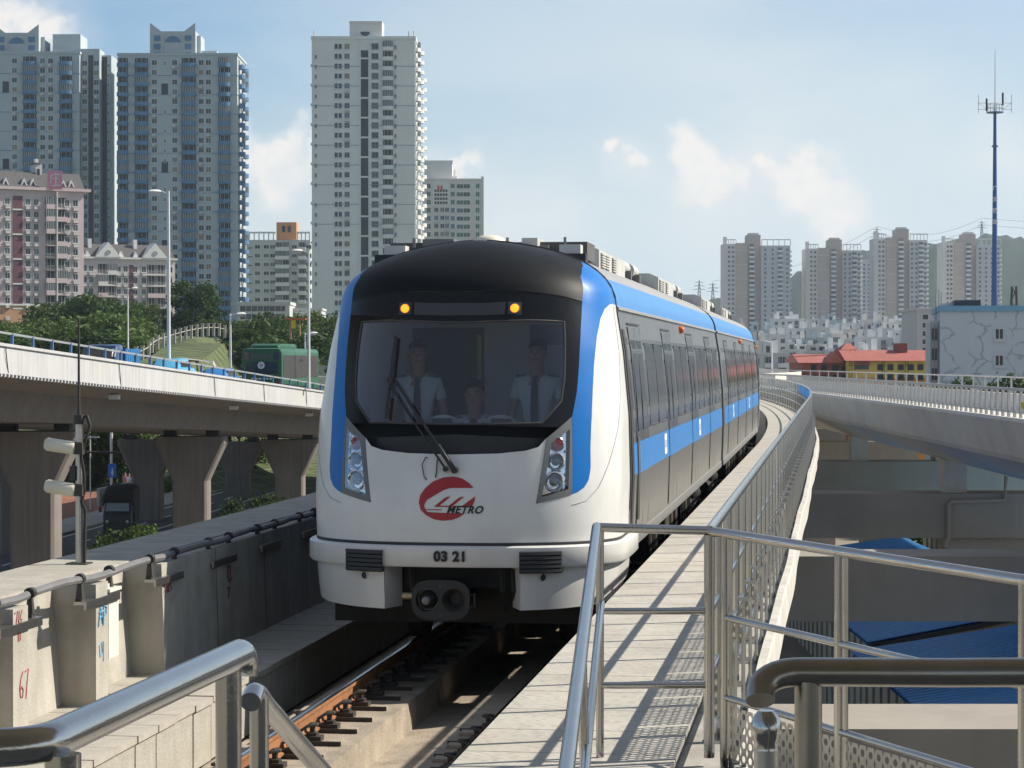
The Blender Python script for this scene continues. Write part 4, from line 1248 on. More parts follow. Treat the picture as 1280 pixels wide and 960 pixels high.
def person(label, loc, rz, pose='stand', shirt=shirt_m, tie=True, group=None, scale=1.0, detail=True, walk=0.0):
    """figure facing -y at rz = 0; feet at z = 0 (seat at .45 when sitting)"""
    t = thing('person', label, 'person', loc, rz, group); t.scale = (scale,)*3
    sit = pose == 'sit'
    hz_ = .50 if sit else .93
    V, E, Rr = [], [], []
    def v(p, r, par=None):
        V.append(p); Rr.append(r); i = len(V)-1
        if par is not None: E.append((par, i))
        return i
    pel = v((0,0,hz_), (.135,.10)); wa = v((0,0,hz_+.17), (.125,.09), pel); ch = v((0,.005,hz_+.36), (.15,.10), wa); nk0 = v((0,.01,hz_+.52), (.08,.068), ch)
    nk = v((0,0,hz_+.585), (.064,.062), nk0); jaw = v((0,-.020,hz_+.645), (.078,.086), nk); hd_ = v((0,-.005,hz_+.735), (.094,.112), jaw); cr_ = v((0,.0,hz_+.815), (.076,.09), hd_)
    arms = []; legs = []
    for sx in (-1, 1):
        sh = v((sx*.185,.01,hz_+.46), .062, ch)
        if sit: el = (sx*.26,-.10,hz_+.22); wr = (sx*.18,-.36,hz_+.20); hn = (sx*.16,-.44,hz_+.20)
        else: el = (sx*.245,.02+walk*sx*.10,hz_+.19); wr = (sx*.26,-.06+walk*sx*.16,hz_-.06); hn = (sx*.255,-.075+walk*sx*.18,hz_-.14)
        e = v(el, .042, sh); w_ = v(wr, .030, e); h_ = v(hn, (.038,.020), w_); arms.append((sh, e, w_))
        if detail:
            d = (Vector(hn)-Vector(wr)).normalized(); side = Vector((0,1,0)) if not sit else Vector((sx,0,0))
            for j in range(4):
                L_ = (.062,.075,.070,.052)[j]
                b0 = Vector(hn) + side*(.024-.016*j)*(-1) + d*.025
                f1 = v(tuple(b0), .0095, h_); f2 = v(tuple(b0+d*L_*.55+Vector((-sx*.006,0,0))), .0085, f1); v(tuple(b0+d*L_+Vector((-sx*.02,0,0))), .0075, f2)
            tb0 = Vector(wr) + d*.035 - side*.03
            f1 = v(tuple(tb0), .0115, w_); v(tuple(tb0+d*.035-side*.014), .0095, f1)
        hip = v((sx*.095,0,hz_-.05), .09, pel)
        if sit: kn = (sx*.12,-.42,.50); an = (sx*.12,-.40,.09); to = (sx*.13,-.56,.035)
        else: kn = (sx*.10,-.015-walk*sx*.16,.50); an = (sx*.10,.02-walk*sx*.30,.09); to = (sx*.115,-.13-walk*sx*.30,.035)
        k_ = v(kn, .058, hip); a_ = v(an, .038, k_); v(to, (.042,.03), a_); legs.append((hip, k_, a_))
    body = skinned('person_body', V, E, Rr, skin_m, 1)
    b = inst('body', body, t)
    # clothes follow the same skeleton
    idx = [pel, wa, ch, nk0]; vs = [V[i] for i in idx]; vs[3] = (0,.004,hz_+.575); ed = [(0,1),(1,2),(2,3)]; rd = [(.15,.115),(.142,.105),(.172,.125),(.092,.088)]
    for sh, e, w_ in arms:
        vs += [V[sh], tuple((Vector(V[sh])*.35+Vector(V[e])*.65))]; rd += [.078, .060]; n = len(vs); ed += [(2, n-2), (n-2, n-1)]
    inst('shirt', skinned('shirt', vs, ed, rd, shirt, 1), t)
    vs = [V[pel]]; rd = [(.150,.118)]; ed = []
    for hip, k_, a_ in legs:
        vs += [V[hip], V[k_], tuple(Vector(V[a_])*.97+Vector((0,0,.0)))]; rd += [.105, .075, .062]; n = len(vs); ed += [(0,n-3),(n-3,n-2),(n-2,n-1)]
    inst('trousers', skinned('trousers', vs, ed, rd, trouser_m, 1), t)
    hc = Vector((0,.012,hz_+.785))
    h = MB(); rr = random.Random(len(label))
    rings = []
    for i in range(7):
        th = i/6*R(108); ring = []
        for k in range(18):
            a = 2*math.pi*k/18
            lim = 1.0 if math.sin(a) > -.2 else .50
            tt = th*lim
            r_ = 1 + rr.uniform(-.02,.03)
            ring.append((hc.x + .088*r_*math.sin(tt)*math.cos(a), hc.y + .106*r_*math.sin(tt)*math.sin(a), hc.z + .092*r_*math.cos(tt)))
        rings.append(ring)
    h.loft(rings, hair_m, closed=True, smooth=True); h.build('hair', t)
    if detail:
        f = MB(); ez = hz_+.735
        for sx in (-1, 1):
            f.lathe([(.0,.004),(.006,.002),(.008,-.004)], Matrix.Translation((sx*.031,-.096,ez)) @ Matrix.Rotation(R(90),4,'X'), mat('eye_dark', (.02,.015,.012), .3, var=0), 8)
            f.tube([(sx*.016,-.101,ez+.021),(sx*.034,-.099,ez+.026),(sx*.050,-.088,ez+.020)], .0035, hair_m, 5)
            f.lathe([(.0,.012),(.022,.006),(.026,-.004),(.0,-.008)], Matrix.Translation((sx*.081,.0,ez-.012)) @ Matrix.Rotation(sx*R(90),4,'Y'), skin_m, 8)
        f.tube([(0,-.098,ez+.006),(0,-.112,ez-.025),(0,-.100,ez-.040)], [.007,.013,.008], skin_m, 8)
        f.tube([(-.024,-.092,ez-.066),(0,-.099,ez-.064),(.024,-.092,ez-.066)], .005, mat('lips', (.28,.12,.10), .5, var=0), 6)
        f.build('face', t)
    if tie:
        q = MB(); q.loft([[(-w_,y_,z_),(w_,y_,z_),(w_,y_+.012,z_),(-w_,y_+.012,z_)] for w_, y_, z_ in ((.018,-.088,hz_+.525),(.028,-.118,hz_+.40),(.036,-.122,hz_+.22),(.03,-.118,hz_+.08))], navy_m, closed=True, caps=True); q.build('tie', t)
        q = MB()
        for sx in (-1, 1): q.box(sx*.15-.045,sx*.15+.045,-.035,.05,hz_+.515,hz_+.535, navy_m, Matrix.Translation((0,0,0)) )
        q.build('epaulettes', t)
    return t
MT = Matrix.Translation(path(0)) @ Matrix.Rotation(-PH, 4, 'Z')
def in_train(x, y, z): return tuple(MT @ Vector((x, y, z)))
p = person('crewman in white shirt and dark tie standing behind the wiper at the left', in_train(-.60,1.75,1.10), -PH+R(6), 'stand', group='crew in the driving cab', scale=1.0)
p = person('crewman in white shirt and dark tie standing at the right side of the cab', in_train(.535,1.72,1.10), -PH-R(8), 'stand', group='crew in the driving cab', scale=1.005)
p = person('driver seated low in the middle of the cab', in_train(-.03,1.55,1.10), -PH, 'sit', group='crew in the driving cab', scale=1.045)
st = thing('driver_seat', 'dark driver seat hidden behind the desk in the cab', 'seat', in_train(-.03,1.60,1.10), -PH)
q = MB(); q.box(-.22,.22,-.28,.22,.36,.43, desk_dark); q.build('seat', st)
q = MB(); q.box(-.20,.20,.20,.27,.43,.98, desk_dark); q.build('backrest', st)
q = MB(); q.tube([(0,0,0),(0,0,.36)], .06, desk_dark, 10); q.build('pedestal', st)

# pedestrians on the far pavement
for k, (px, d, sh, lab, wk_) in enumerate(((161, 190, shirt_m, 'pedestrian in a white shirt walking on the far pavement beneath the viaduct', .8), (156, 191, shirt_r, 'pedestrian in a reddish top just left of the one in white', -.6), (166, 192, trouser_m, 'pedestrian in dark clothes just right of the one in white', .5))):
    person(lab, (PX(px, d), d, -8.13 if PX(px,d) > street_x(d,-8.2) else -8.2), 2.6, 'stand', sh, False, 'pedestrians under the viaduct', 1.0, False, wk_)
# ------------------------------------------------------------------ left road viaduct
galv = mat('galvanised', (.48,.49,.50), .45, .7, var=.08)
blue_post = mat('blue_post', (.06,.16,.32), .5, var=.1)
lamp_white = mat('lamp_white', (.72,.73,.74), .45, var=.04)
def rvx(y): return -18.6 + .1016*(y-85)
def rvz(y): return 3.37 - .04*(y-85)
YV = [40 + 5*i for i in range(34)]
def vsweep(prof, m, ya=40, yb=205, closed=True):
    mb = MB(); ys = [y for y in YV if ya <= y <= yb]
    mb.loft([[(rvx(y)+o, y - .1*o, rvz(y)+z) for o, z in prof] for y in ys], m, closed, False, closed)
    return mb
road = thing('road_viaduct', 'road viaduct with a white parapet sloping down to the right on broad flared piers', 'viaduct')
vsweep([(0,-.0),(-.32,-.0),(-.32,-.9),(-15.7,-.9),(-15.7,0),(-16,0),(-16,-1.12),(0,-1.12)], white_wall).build('parapet', road)
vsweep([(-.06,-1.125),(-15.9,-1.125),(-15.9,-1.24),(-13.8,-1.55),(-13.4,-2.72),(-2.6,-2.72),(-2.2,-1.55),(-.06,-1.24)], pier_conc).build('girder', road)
vsweep([(-.35,-.896),(-15.65,-.896)], asphalt, closed=False).build('roadway', road)
vsweep([(.02,-.02),(.08,-.04),(.08,-.12),(.02,-.14)], white_wall).build('parapet_moulding', road)
q = MB()
y = 60.0
while y < 165:
    q.box(rvx(y)-.03, rvx(y)+.05, y, y+.22, rvz(y)-1.23, rvz(y)-1.135, white_wall); y += .44
q.build('dentil_row', road, kind='stuff')
vsweep([(-.13,.36),(-.19,.36),(-.19,.44),(-.13,.44)], galv).build('guard_rail', road)
gp = MB(); gp.box(-.05,.05,-.09,.09,0,.42, blue_post); gpm = gp.mesh('guard_post')
for k in range(46):
    y = 62 + 2.5*k
    inst('guard_post', gpm, road, (rvx(y)-.16, y, rvz(y)))
for y in (85.6, 101, 118.9, 131, 143.5, 150):
    q = MB(); q.tube([(rvx(y)+.04,y,rvz(y)-.02),(rvx(y)+.06,y+.1,rvz(y)-.5),(rvx(y)+.05,y+.45,rvz(y)-1.1)], .022, grey_cable, 5); q.build('loose_cable', road)
for y in (104, 128, 150):
    q = MB(); q.box(rvx(y)-1.2,rvx(y)-.75,y-.25,y+.25,rvz(y)-1.62,rvz(y)-1.42, lamp_white); q.build('soffit_light', road)
# piers: two flared columns per bent
for y in (75.5, 104, 133, 161.5, 190):
    for dx in (0, -9.8):
        x = rvx(y) - 4.45 + dx
        zt = rvz(y) - 2.78
        q = MB(); rings = []
        for z, hw, hd in ((-8.5,.97,1.0),(zt-2.75,.97,1.0),(zt-.62,1.95,1.0),(zt-.25,1.95,1.0)):
            c = .14
            rings.append([(x+sx*(hw-ca), y+sy*(hd-cb), z) for sx, sy, ca, cb in ((-1,-1,0,c),(-1,-1,c,0),(1,-1,c,0),(1,-1,0,c),(1,1,0,c),(1,1,c,0),(-1,1,c,0),(-1,1,0,c))])
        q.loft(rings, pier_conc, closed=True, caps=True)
        for bx in (-1.2, 1.2): q.box(x+bx-.35,x+bx+.35,y-.35,y+.35,zt-.25,zt+.08, dark_iron)
        q.build('pier', road)

# street lamps
def street_lamp(label, px, ybase, ytop, d, side, z0=None):
    z0 = PZ(ybase, d) if z0 is None else z0; zt = PZ(ytop, d)
    t = thing('street_lamp', label, 'street lamp', (PX(px, d), d, z0), 0, 'street lamps along the road viaduct')
    q = MB(); H = zt - z0
    q.tube([(0,0,0),(0,0,H*.5),(0,0,H)], [.10,.08,.055], lamp_white, 10); q.box(-.18,.18,-.18,.18,0,.05, galv); q.build('pole', t)
    q = MB(); q.tube([(0,0,H-.16),(side*.35,0,H-.02),(side*.6,0,H-.03)], .03, lamp_white, 8); q.build('arm', t)
    q = MB()
    q.loft([[(side*(.38+.62*u), -.26*w_, H-.03+.02*u), (side*(.38+.62*u), 0, H+.09*w_+.0), (side*(.38+.62*u), .26*w_, H-.03+.02*u), (side*(.38+.62*u), 0, H-.19*w_-.02)] for u, w_ in ((0,.25),(.15,.8),(.5,1),(.85,.8),(1,.2))], lamp_white, closed=True, smooth=True, caps=True)
    q.build('lamp_head', t)
street_lamp('tallest grey street lamp standing on the white parapet in front of the blue banded tower', 211, 458, 239, 118, -1)
street_lamp('grey street lamp on the parapet just in front of the green bus', 386, 486, 313, 143, -1)
street_lamp('grey street lamp beyond the bank, left of the green bus', 288, 470, 392, 150, 1, z0=rvz(150)-1)
street_lamp('slim street lamp on the bank in front of the white gabled flats', 160, 440, 360, 232, 1, z0=1.0)
street_lamp('small far street lamp between the bus and the train', 381.5, 470, 416, 188, 1, z0=-1.5)

# vehicles on the viaduct
bus_green = mat('bus_green', (.006,.085,.032), .45, var=.05, coat=.1)
bus_glass = mat('bus_dark_glass', (.025,.028,.03), .1, var=.2, coat=.6)
bus_side = mat('bus_side_film', (.035,.035,.034), .6, var=.3, vscale=2)
tyre = mat('tyre', (.02,.02,.02), .8)
def wheel(mb_parent, x, y, r, w_=.25):
    q = MB(); q.lathe([(r*.6,-w_/2),(r*.95,-w_/2),(r,-w_*.3),(r,w_*.3),(r*.95,w_/2),(r*.6,w_/2)], Matrix.Translation((x,y,r)) @ Matrix.Rotation(R(90),4,'Y'), tyre, 18)
    for s_ in (-1, 1): q.lathe([(r*.6,s_*w_/2),(r*.5,s_*w_*.3),(0,s_*w_*.35)], Matrix.Translation((x,y,r)) @ Matrix.Rotation(R(90),4,'Y'), galv, 14)
    q.build('wheel', mb_parent)
def rounded_loft(mb, secs, m, e=.25, smooth=True):
    """sections along y: (y, halfwidth, z0, z1)"""
    rings = []
    for y, hw, z0, z1 in secs:
        c = min(e, hw*.5)
        rings.append([(-hw,y,z0),(hw,y,z0),(hw,y,z1-c),(hw-c*.35,y,z1-c*.3),(hw-c,y,z1),(-hw+c,y,z1),(-hw+c*.35,y,z1-c*.3),(-hw,y,z1-c)])
    mb.loft(rings, m, closed=True, smooth=smooth, caps=True)
def bus():
    d = 139.0; x = PX(327, d)
    t = thing('city_bus', 'green city bus with a dark window carrying a round white badge, on the road viaduct', 'bus', (x, d, rvz(d)-.90), R(-6.0))
    b = MB(); rounded_loft(b, [(0,1.10,.4,2.95),(.06,1.2,.35,3.1),(.4,1.22,.33,3.15),(11.6,1.22,.33,3.15),(11.9,1.15,.4,3.0)], bus_green); b.build('body', t)
    q = MB(); rounded_loft(q, [(1.0,.8,3.14,3.3),(1.6,.95,3.14,3.42),(5.5,.95,3.14,3.42),(6.5,.8,3.14,3.28)], bus_green, .1); q.build('roof_unit', t)
    q = MB(); q.box(-.98,.98,-.025,.05,1.62,2.32, bus_glass); q.build('rear_window', t)
    q = MB(); q.box(-.62,.62,-.03,.05,2.50,2.82, mat('display_green', (.05,.08,.07), .3)); q.box(-1.05,-.75,-.02,.05,2.4,2.9, bus_glass); q.box(.75,1.05,-.02,.05,2.4,2.9, bus_glass); q.build('destination_display', t)
    q = MB(); q.lathe([(.0,.01),(.21,.01),(.21,0)], Matrix.Translation((-.02,-.026,2.12)) @ Matrix.Rotation(R(90),4,'X'), label_white, 20); q.lathe([(.0,.014),(.13,.012)], Matrix.Translation((-.02,-.026,2.12)) @ Matrix.Rotation(R(90),4,'X'), mat('badge_lilac', (.45,.3,.5), .5), 16); q.build('badge', t)
    q = MB()
    for k in range(6): q.box(-.62+.22*k,-.47+.22*k,-.022,.02,1.28,1.37, label_white)
    q.build('rear_lettering', t)
    for s_ in (-1, 1):
        q = MB(); q.box(s_*1.226-.006,s_*1.226+.006,.35,11.4,1.35,2.72, bus_side); q.build('side_window', t)
        q = MB(); q.box(s_*.98-.12,s_*.98+.12,-.03,.04,.75,1.15, red_l); q.build('tail_light', t)
        for y in (2.4, 8.9): wheel(t, s_*1.05, y, .48)
    q = MB(); q.box(1.23,1.24,5.4,6.5,2.35,2.5, t_black); q.build('side_vent', t)
red_l = mat('tail_red', (.4,.02,.02), .3, var=0)
bus()
def pickup():
    d = 117.0
    blue_v = mat('truck_blue', (.02,.17,.42), .4, var=.08); dk_blue = mat('truck_navy', (.012,.05,.13), .35, var=.05, coat=.4)
    t = thing('box_truck', 'small blue truck with a navy cab seen above the guard rail of the road viaduct', 'truck', (PX(120, d), d, rvz(d)-.9), R(-6))
    q = MB(); rounded_loft(q, [(0,.85,.5,1.35),(.25,.88,.45,1.5),(.75,.88,.45,2.28),(1.8,.88,.45,2.34),(1.95,.85,.5,2.2)], dk_blue, .15); cb_ = q.build('cab', t)
    q = MB(); q.box(-.75,.75,.22,.6,1.5,2.1, bus_glass, Matrix.Identity(4)); q.build('windscreen', t)
    q = MB(); q.box(-.95,.95,2.05,4.9,.75,2.12, blue_v)
    for k in range(8): q.box(-.965,.965,2.2+.36*k,2.26+.36*k,.8,2.08, blue_v)
    q.build('cargo_box', t)
    for s_ in (-1, 1):
        for y in (.9, 3.9): wheel(t, s_*.78, y, .36, .22)
pickup()
def small_car(name, label, cat, px, d, m, rz):
    t = thing(name, label, cat, (PX(px, d), d, rvz(d)-.9), rz)
    q = MB(); rounded_loft(q, [(0,.75,.35,.8),(.15,.83,.25,.95),(1.1,.85,.22,1.02),(3.6,.85,.22,1.05),(4.1,.8,.3,.95)], m, .12); q.build('body', t)
    q = MB(); rounded_loft(q, [(.9,.72,1.0,1.05),(1.5,.70,1.0,1.48),(3.0,.70,1.0,1.52),(3.7,.72,1.0,1.06)], m, .18); q.build('cabin', t)
    q = MB(); q.box(-.705,.705,1.35,3.15,1.08,1.36, bus_glass); q.build('window', t)
    for s_ in (-1, 1):
        for y in (.8, 3.2): wheel(t, s_*.75, y, .30, .2)
small_car('car', 'light blue car half hidden behind the white parapet beside the tallest lamp', 'car', 200, 114, mat('car_light_blue', (.08,.38,.62), .3, var=.03, coat=.5), R(-6))
small_car('car', 'blue car behind the guard rail left of the green bus', 'car', 262, 127, mat('car_blue', (.03,.2,.5), .3, var=.03, coat=.5), R(-6))

# street below: parked truck, signal mast, sign
def canvas_truck():
    d = 146.0
    cab_p = mat('truck_dark', (.03,.035,.042), .5, var=.15); canvas = mat('black_canvas', (.022,.022,.024), .8, var=.2)
    t = thing('canvas_truck', 'dark truck with a tall black canvas top parked in the shade under the road viaduct', 'truck', (PX(146, d), d, -8.25), R(4))
    q = MB(); rounded_loft(q, [(0,.84,.45,1.30),(.1,.88,.4,1.45),(.25,.88,.4,1.55),(.75,.84,.4,2.1),(1.6,.84,.4,2.15)], cab_p, .12); q.build('cab', t)
    q = MB(); q.add([(-.74,.215,1.56),(.74,.215,1.56),(.68,.66,2.04),(-.68,.66,2.04)], [(0,1,2,3)], mat('pale_windscreen', (.30,.36,.40), .15, var=.05)); q.build('windscreen', t)
    q = MB(); rounded_loft(q, [(1.2,.93,1.9,2.85),(1.75,.98,.8,3.05),(4.8,.98,.8,3.05)], canvas, .3); q.build('canvas_top', t)
    q = MB(); q.box(-.86,.86,-.05,.05,.42,.62, dark_iron); q.build('bumper', t)
    for s_ in (-1, 1):
        q = MB(); q.lathe([(.0,.02),(.09,.015),(.1,0)], Matrix.Translation((s_*.62,-.01,.9)) @ Matrix.Rotation(R(90),4,'X'), lens_clear, 12); q.build('headlight', t)
        q = MB(); q.tube([(s_*.86,.3,1.6),(s_*1.05,.2,1.6)], .02, dark_iron, 6); q.box(s_*1.05-.08,s_*1.05+.08,.16,.22,1.5,1.85, dark_iron); q.build('mirror', t)
        for y in (.85, 3.7): wheel(t, s_*.78, y, .38, .24)
canvas_truck()
def mast():
    d = 172.0
    t = thing('signal_mast', 'pale street mast with a dark cross arm and a blue sign under the road viaduct', 'mast', (PX(139, d), d, -8.2))
    q = MB(); q.tube([(0,0,0),(0,0,6.6)], .10, lamp_white, 10); q.build('pole', t)
    q = MB(); q.tube([(-3.0,-.1,4.22),(1.6,-.1,4.14)], .075, dark_iron, 8); q.build('cross_arm', t)
    q = MB(); q.box(-.22,.38,-.16,-.12,2.35,3.35, mat('sign_blue', (.02,.16,.55), .4, var=0)); sgn_ = q.build('blue_sign', t)
    q = MB()
    q.add([(0,-.165,2.65),(.2,-.165,2.65),(.1,-.165,3.1)], [(0,1,2)], label_white); q.box(.03,.17,-.168,-.161,2.5,2.62, label_white); q.build('sign_symbol', sgn_)
    q = MB(); q.tube([(-1.55,0,0),(-1.55,0,5.4)], .045, lamp_white, 8); q.box(-2.1,-.9,-.03,.03,5.25,5.33, lamp_white); q.lathe([(.18,0),(.2,.12),(.0,.2)], Matrix.Translation((-1.9,0,5.3)), dark_iron, 10); q.build('signal_post', t)
mast()
hg = MB()
def leaf_cloud(mb, pts, m, size, rnd):
    for p in pts:
        n = Vector((rnd.gauss(0,1), rnd.gauss(0,1), rnd.gauss(.5,1))).normalized()
        a = n.orthogonal().normalized(); b = n.cross(a)
        an = rnd.uniform(0, 6.28); a, b = a*math.cos(an)+b*math.sin(an), b*math.cos(an)-a*math.sin(an)
        s_ = size*rnd.uniform(.6,1.3); p = Vector(p)
        mb.add([p+a*s_, p+b*s_*.6, p-a*s_, p-b*s_*.6], [(0,1,2,3)], m)
leaf_dark = foliage('foliage_dark', (.024,.055,.015), (.085,.135,.035), .9)
leaf_mid = foliage('foliage_mid', (.040,.085,.02), (.125,.175,.045), .9)
leaf_bright = foliage('foliage_bright', (.05,.11,.02), (.14,.20,.04), .8)
bark = mat('bark', (.10,.075,.055), .9, var=.3, bump=.5)
# hedge and kerb along the far side of the street
rnd = random.Random(21)
pts = []
for k in range(2600):
    y = rnd.uniform(176, 222); pts.append((street_x(y, -8.9) + rnd.uniform(-.8,.8), y, -8.1 + rnd.uniform(0, 1.0)))
leaf_cloud(hg, pts, leaf_bright, .20, rnd)
tag(hg.build('hedge'), 'clipped bright green hedge along the far side of the street under the viaduct', 'hedge')
q = MB(); q.loft([[(street_x(y,-9.9),y,-8.25),(street_x(y,-9.7),y,-8.25),(street_x(y,-9.7),y,-6.9),(street_x(y,-9.9),y,-6.9)] for y in range(176, 224, 6)], white_wall, caps=True)
tag(q.build('white_street_wall'), 'low white wall behind the hedge on the far side of the street', 'wall')

# ------------------------------------------------------------------ trees
def crown_mesh(name, seed, m, n_leaf, squash=1.0, size=.023):
    """leafy crown about 1 unit tall standing on z = 0 .. 1, from clumps with gaps between"""
    rnd = random.Random(seed); mb = MB(); cl = []
    for k in range(34):
        z = rnd.uniform(.16, .92); rr = .40*math.sqrt(max(.05, 1-((z-.52)/.50)**2))*squash
        a = rnd.uniform(0, 6.283); q_ = rr*math.sqrt(rnd.uniform(.1,1)); cl.append((q_*math.cos(a), q_*math.sin(a), z, rnd.uniform(.10,.19)))
    pts = []
    for k in range(n_leaf):
        c = rnd.choice(cl); d = Vector((rnd.gauss(0,1), rnd.gauss(0,1), rnd.gauss(0,1))).normalized()*c[3]*(rnd.random()**.33)*rnd.uniform(.85,1.15)
        pts.append((c[0]+d.x, c[1]+d.y, c[2]+d.z*.85))
    leaf_cloud(mb, pts, m, size, rnd)
    return mb.mesh(name), cl
def trunk_mesh(cl, seed):
    rnd = random.Random(seed); mb = MB()
    mb.tube([(0,0,-.06),(.01,0,.2),(-.01,.01,.5),(0,0,.75)], [.030,.022,.016,.006], bark, 7)
    for c in cl[::2]:
        z0 = min(.55, max(.12, c[2]-.25)); mb.tube([(0,0,z0),(c[0]*.5,c[1]*.5,(z0+c[2])/2+.02),(c[0],c[1],c[2])], [.012,.008,.003], bark, 5)
    return mb.mesh('trunk')
PROTO = []
for sd_, m in ((1, leaf_dark), (2, leaf_mid), (3, leaf_dark), (4, leaf_mid)):
    cme, cl = crown_mesh('crown', sd_, m, 8000); PROTO.append((cme, trunk_mesh(cl, sd_)))
bme_, bcl = crown_mesh('crown', 9, leaf_bright, 900, 1.15, .05); BUSH = (bme_, trunk_mesh(bcl, 9))
dme_, dcl = crown_mesh('crown', 12, leaf_dark, 900, 1.15, .05); BUSHD = (dme_, trunk_mesh(dcl, 12))
def tree(label, px, ybase, ytop, d, k, wide=1.0, name='tree', cat='tree', group=None, z0=None):
    z = PZ(ybase, d) if z0 is None else z0
    H = PZ(ytop, d) - z
    t = thing(name, label, cat, (PX(px, d), d, z), (px*1.7) % 6.28, group)
    pr = k if isinstance(k, tuple) else PROTO[k % 4]
    inst('crown', pr[0], t, sc=(H*wide, H*wide, H)); inst('trunk', pr[1], t, sc=(H*wide, H*wide, H))
    return t
G1 = 'trees in front of the flats on the left'
for i, px in enumerate((-4, 22, 52, 78, 100, 120, 148)):
    tree(['pale green bushy tree in the corner at the left edge over the viaduct','pale bush between the two low trees at the left','pale bushy tree under the middle of the pink flats','pale bushy tree under the right part of the pink flats','bushy tree low down right of the pink flats','bushy tree just above the navy truck cab','bushy tree at the left foot of the slim lamp'][i], px, 0, 412 - (i % 3)*5, 262 + 7*(i % 2), (1,3,3,1,0,3,1)[i], 1.25, group=G1, z0=-6.0)
for i, (px, yt, d, k, w_, lab) in enumerate((
    (8, 404, 300, 1, 1.15, 'low tree at the left edge of the photo above the white parapet'),
    (38, 398, 305, 3, 1.15, 'second low tree from the left edge above the white parapet'),
    (66, 388, 330, 0, 1.05, 'tree below the right half of the pink flats'),
    (88, 376, 360, 1, 1.1, 'tree standing at the right corner of the pink flats'),
    (112, 368, 350, 2, 1.1, 'tall dark tree in front of the left end of the white gabled flats'),
    (128, 392, 300, 1, 1.4, 'bushy tree above the parked blue truck'),
    (142, 374, 370, 0, 1.0, 'dark tree left of the slim lamp on the bank'),
    (176, 376, 380, 3, 1.0, 'dark tree right of the slim lamp, below the first gable'),
    (198, 380, 390, 0, .9, 'narrow dark tree below the second gable'),
    (240, 350, 330, 2, 1.05, 'tall round tree in front of the blue banded tower'),
    (258, 386, 340, 0, .9, 'small tree at the foot of the tall round one'),
    (278, 402, 300, 1, 1.1, 'small tree above the right end of the bank'),
    (318, 392, 330, 0, 1.2, 'dark tree just left above the green bus'),
    (337, 400, 300, 2, 1.1, 'dark tree directly above the green bus'),
    (358, 404, 310, 3, 1.1, 'tree under the small orange and yellow canopy'),
    (404, 392, 320, 1, .95, 'tree touching the left edge of the train'),
    (376, 408, 330, 0, 1.2, 'tree between the second lamp and the canopy'),
    (300, 410, 280, 1, 1.2, 'low tree behind the lamp left of the bus'),
    (312, 398, 360, 3, 1.1, 'taller tree at the left end of the podium block'), (350, 396, 350, 1, 1.0, 'tree in front of the middle of the podium block'), (392, 400, 345, 2, 1.0, 'tree just behind the second lamp'), (325, 416, 262, 0, 1.3, 'low dark tree right behind the bus roof'), (395, 414, 268, 0, 1.3, 'low dark tree between the bus and the train'), (262, 398, 300, 3, 1.0, 'tree behind the right half of the balustrade'), (225, 392, 345, 0, .9, 'narrow tree between the tallest lamp and the tall round tree'))):
    xx = PX(px, d); tree(lab, px, 0, yt, d, k, w_, group=G1, z0=terrain(xx, d))
for i, (px, yt, d, k, lab) in enumerate(((108, 520, 197, 1, 'tree beyond the street seen left of the signal mast'), (126, 515, 199, 3, 'tree beyond the street right behind the signal mast'), (154, 520, 198, 1, 'tree beyond the street just right of the signal mast'), (300, 520, 206, 3, 'tree beyond the street seen between the right piers'))):
    tree(lab, px, 0, yt-26, d, k, .8, group='trees beyond the street', z0=-8.4)
for i, (px, yt, d, k, w_, lab) in enumerate(((142, 662, 124, BUSHD, 1.3, 'dark leafy shrub in front of the canvas topped truck'), (176, 650, 128, BUSH, .9, 'bright leafy shrub beside the second pier'), (126, 676, 118, BUSHD, 1.3, 'dark shrub behind the antenna pole'),
    (160, 670, 118, BUSHD, 1.3, 'dark shrub between the canvas truck and the bright shrub'), (292, 622, 150, BUSHD, 1.0, 'dark shrub right of the second pier'), (330, 616, 155, BUSHD, 1.2, 'dark shrub in front of the third pier'), (352, 622, 150, BUSHD, 1.2, 'dark shrub nearest the train behind the wall'),
    (140, 596, 203, BUSH, 1.8, 'bright bush behind the pedestrians'), (165, 598, 204, BUSH, 1.6, 'bright bush right of the pedestrians'), (112, 598, 203, BUSH, 1.8, 'bright bush left of the signal mast foot'))):
    tree(lab, px, 0, yt, d, k, w_, 'shrub', 'shrub', 'shrubs near the street', z0=-8.35)
# ------------------------------------------------------------------ balustrade on the bank
post_beige = mat('balustrade_beige', (.42,.40,.36), .8)
bl = thing('white_balustrade', 'white post balustrade climbing the top of the grassy bank', 'balustrade')
bp_ = MB(); bp_.box(-.15,.15,-.15,.15,0,1.4, post_beige); bp_.box(-.2,.2,-.2,.2,1.4,1.52, post_beige); bpm = bp_.mesh('baluster')
lst = [(161,432,226),(170,425,232),(178,418,240),(186,415,246),(190,414,250)] + [(190+7*i, 413+.9*i+.03*i*i, 252+2*i) for i in range(1, 16)]
last = None
for px, py, d in lst:
    x = PX(px, d); z = terrain(x, d); inst('baluster', bpm, bl, (x, d, z))
    if last:
        q = MB(); q.tube([(last[0], last[1], last[2]+1.0), (x, d, z+1.0)], .045, post_beige, 6); q.build('rail', bl)
    last = (x, d, z)
pth = MB()
pl_ = [(200,238),(222,240),(246,236),(262,228),(275,218),(286,208)]
pth.add([(PX(px+dx, d)+0, d + (3.0 if dx == 0 else 0), terrain(PX(px+dx, d), d + (3.0 if dx == 0 else 0)) + .12) for px, d in pl_ for dx in (0, 4)], [(2*i, 2*i+1, 2*i+3, 2*i+2) for i in range(len(pl_)-1)], paving)
pth.build('bank_path', kind='structure')
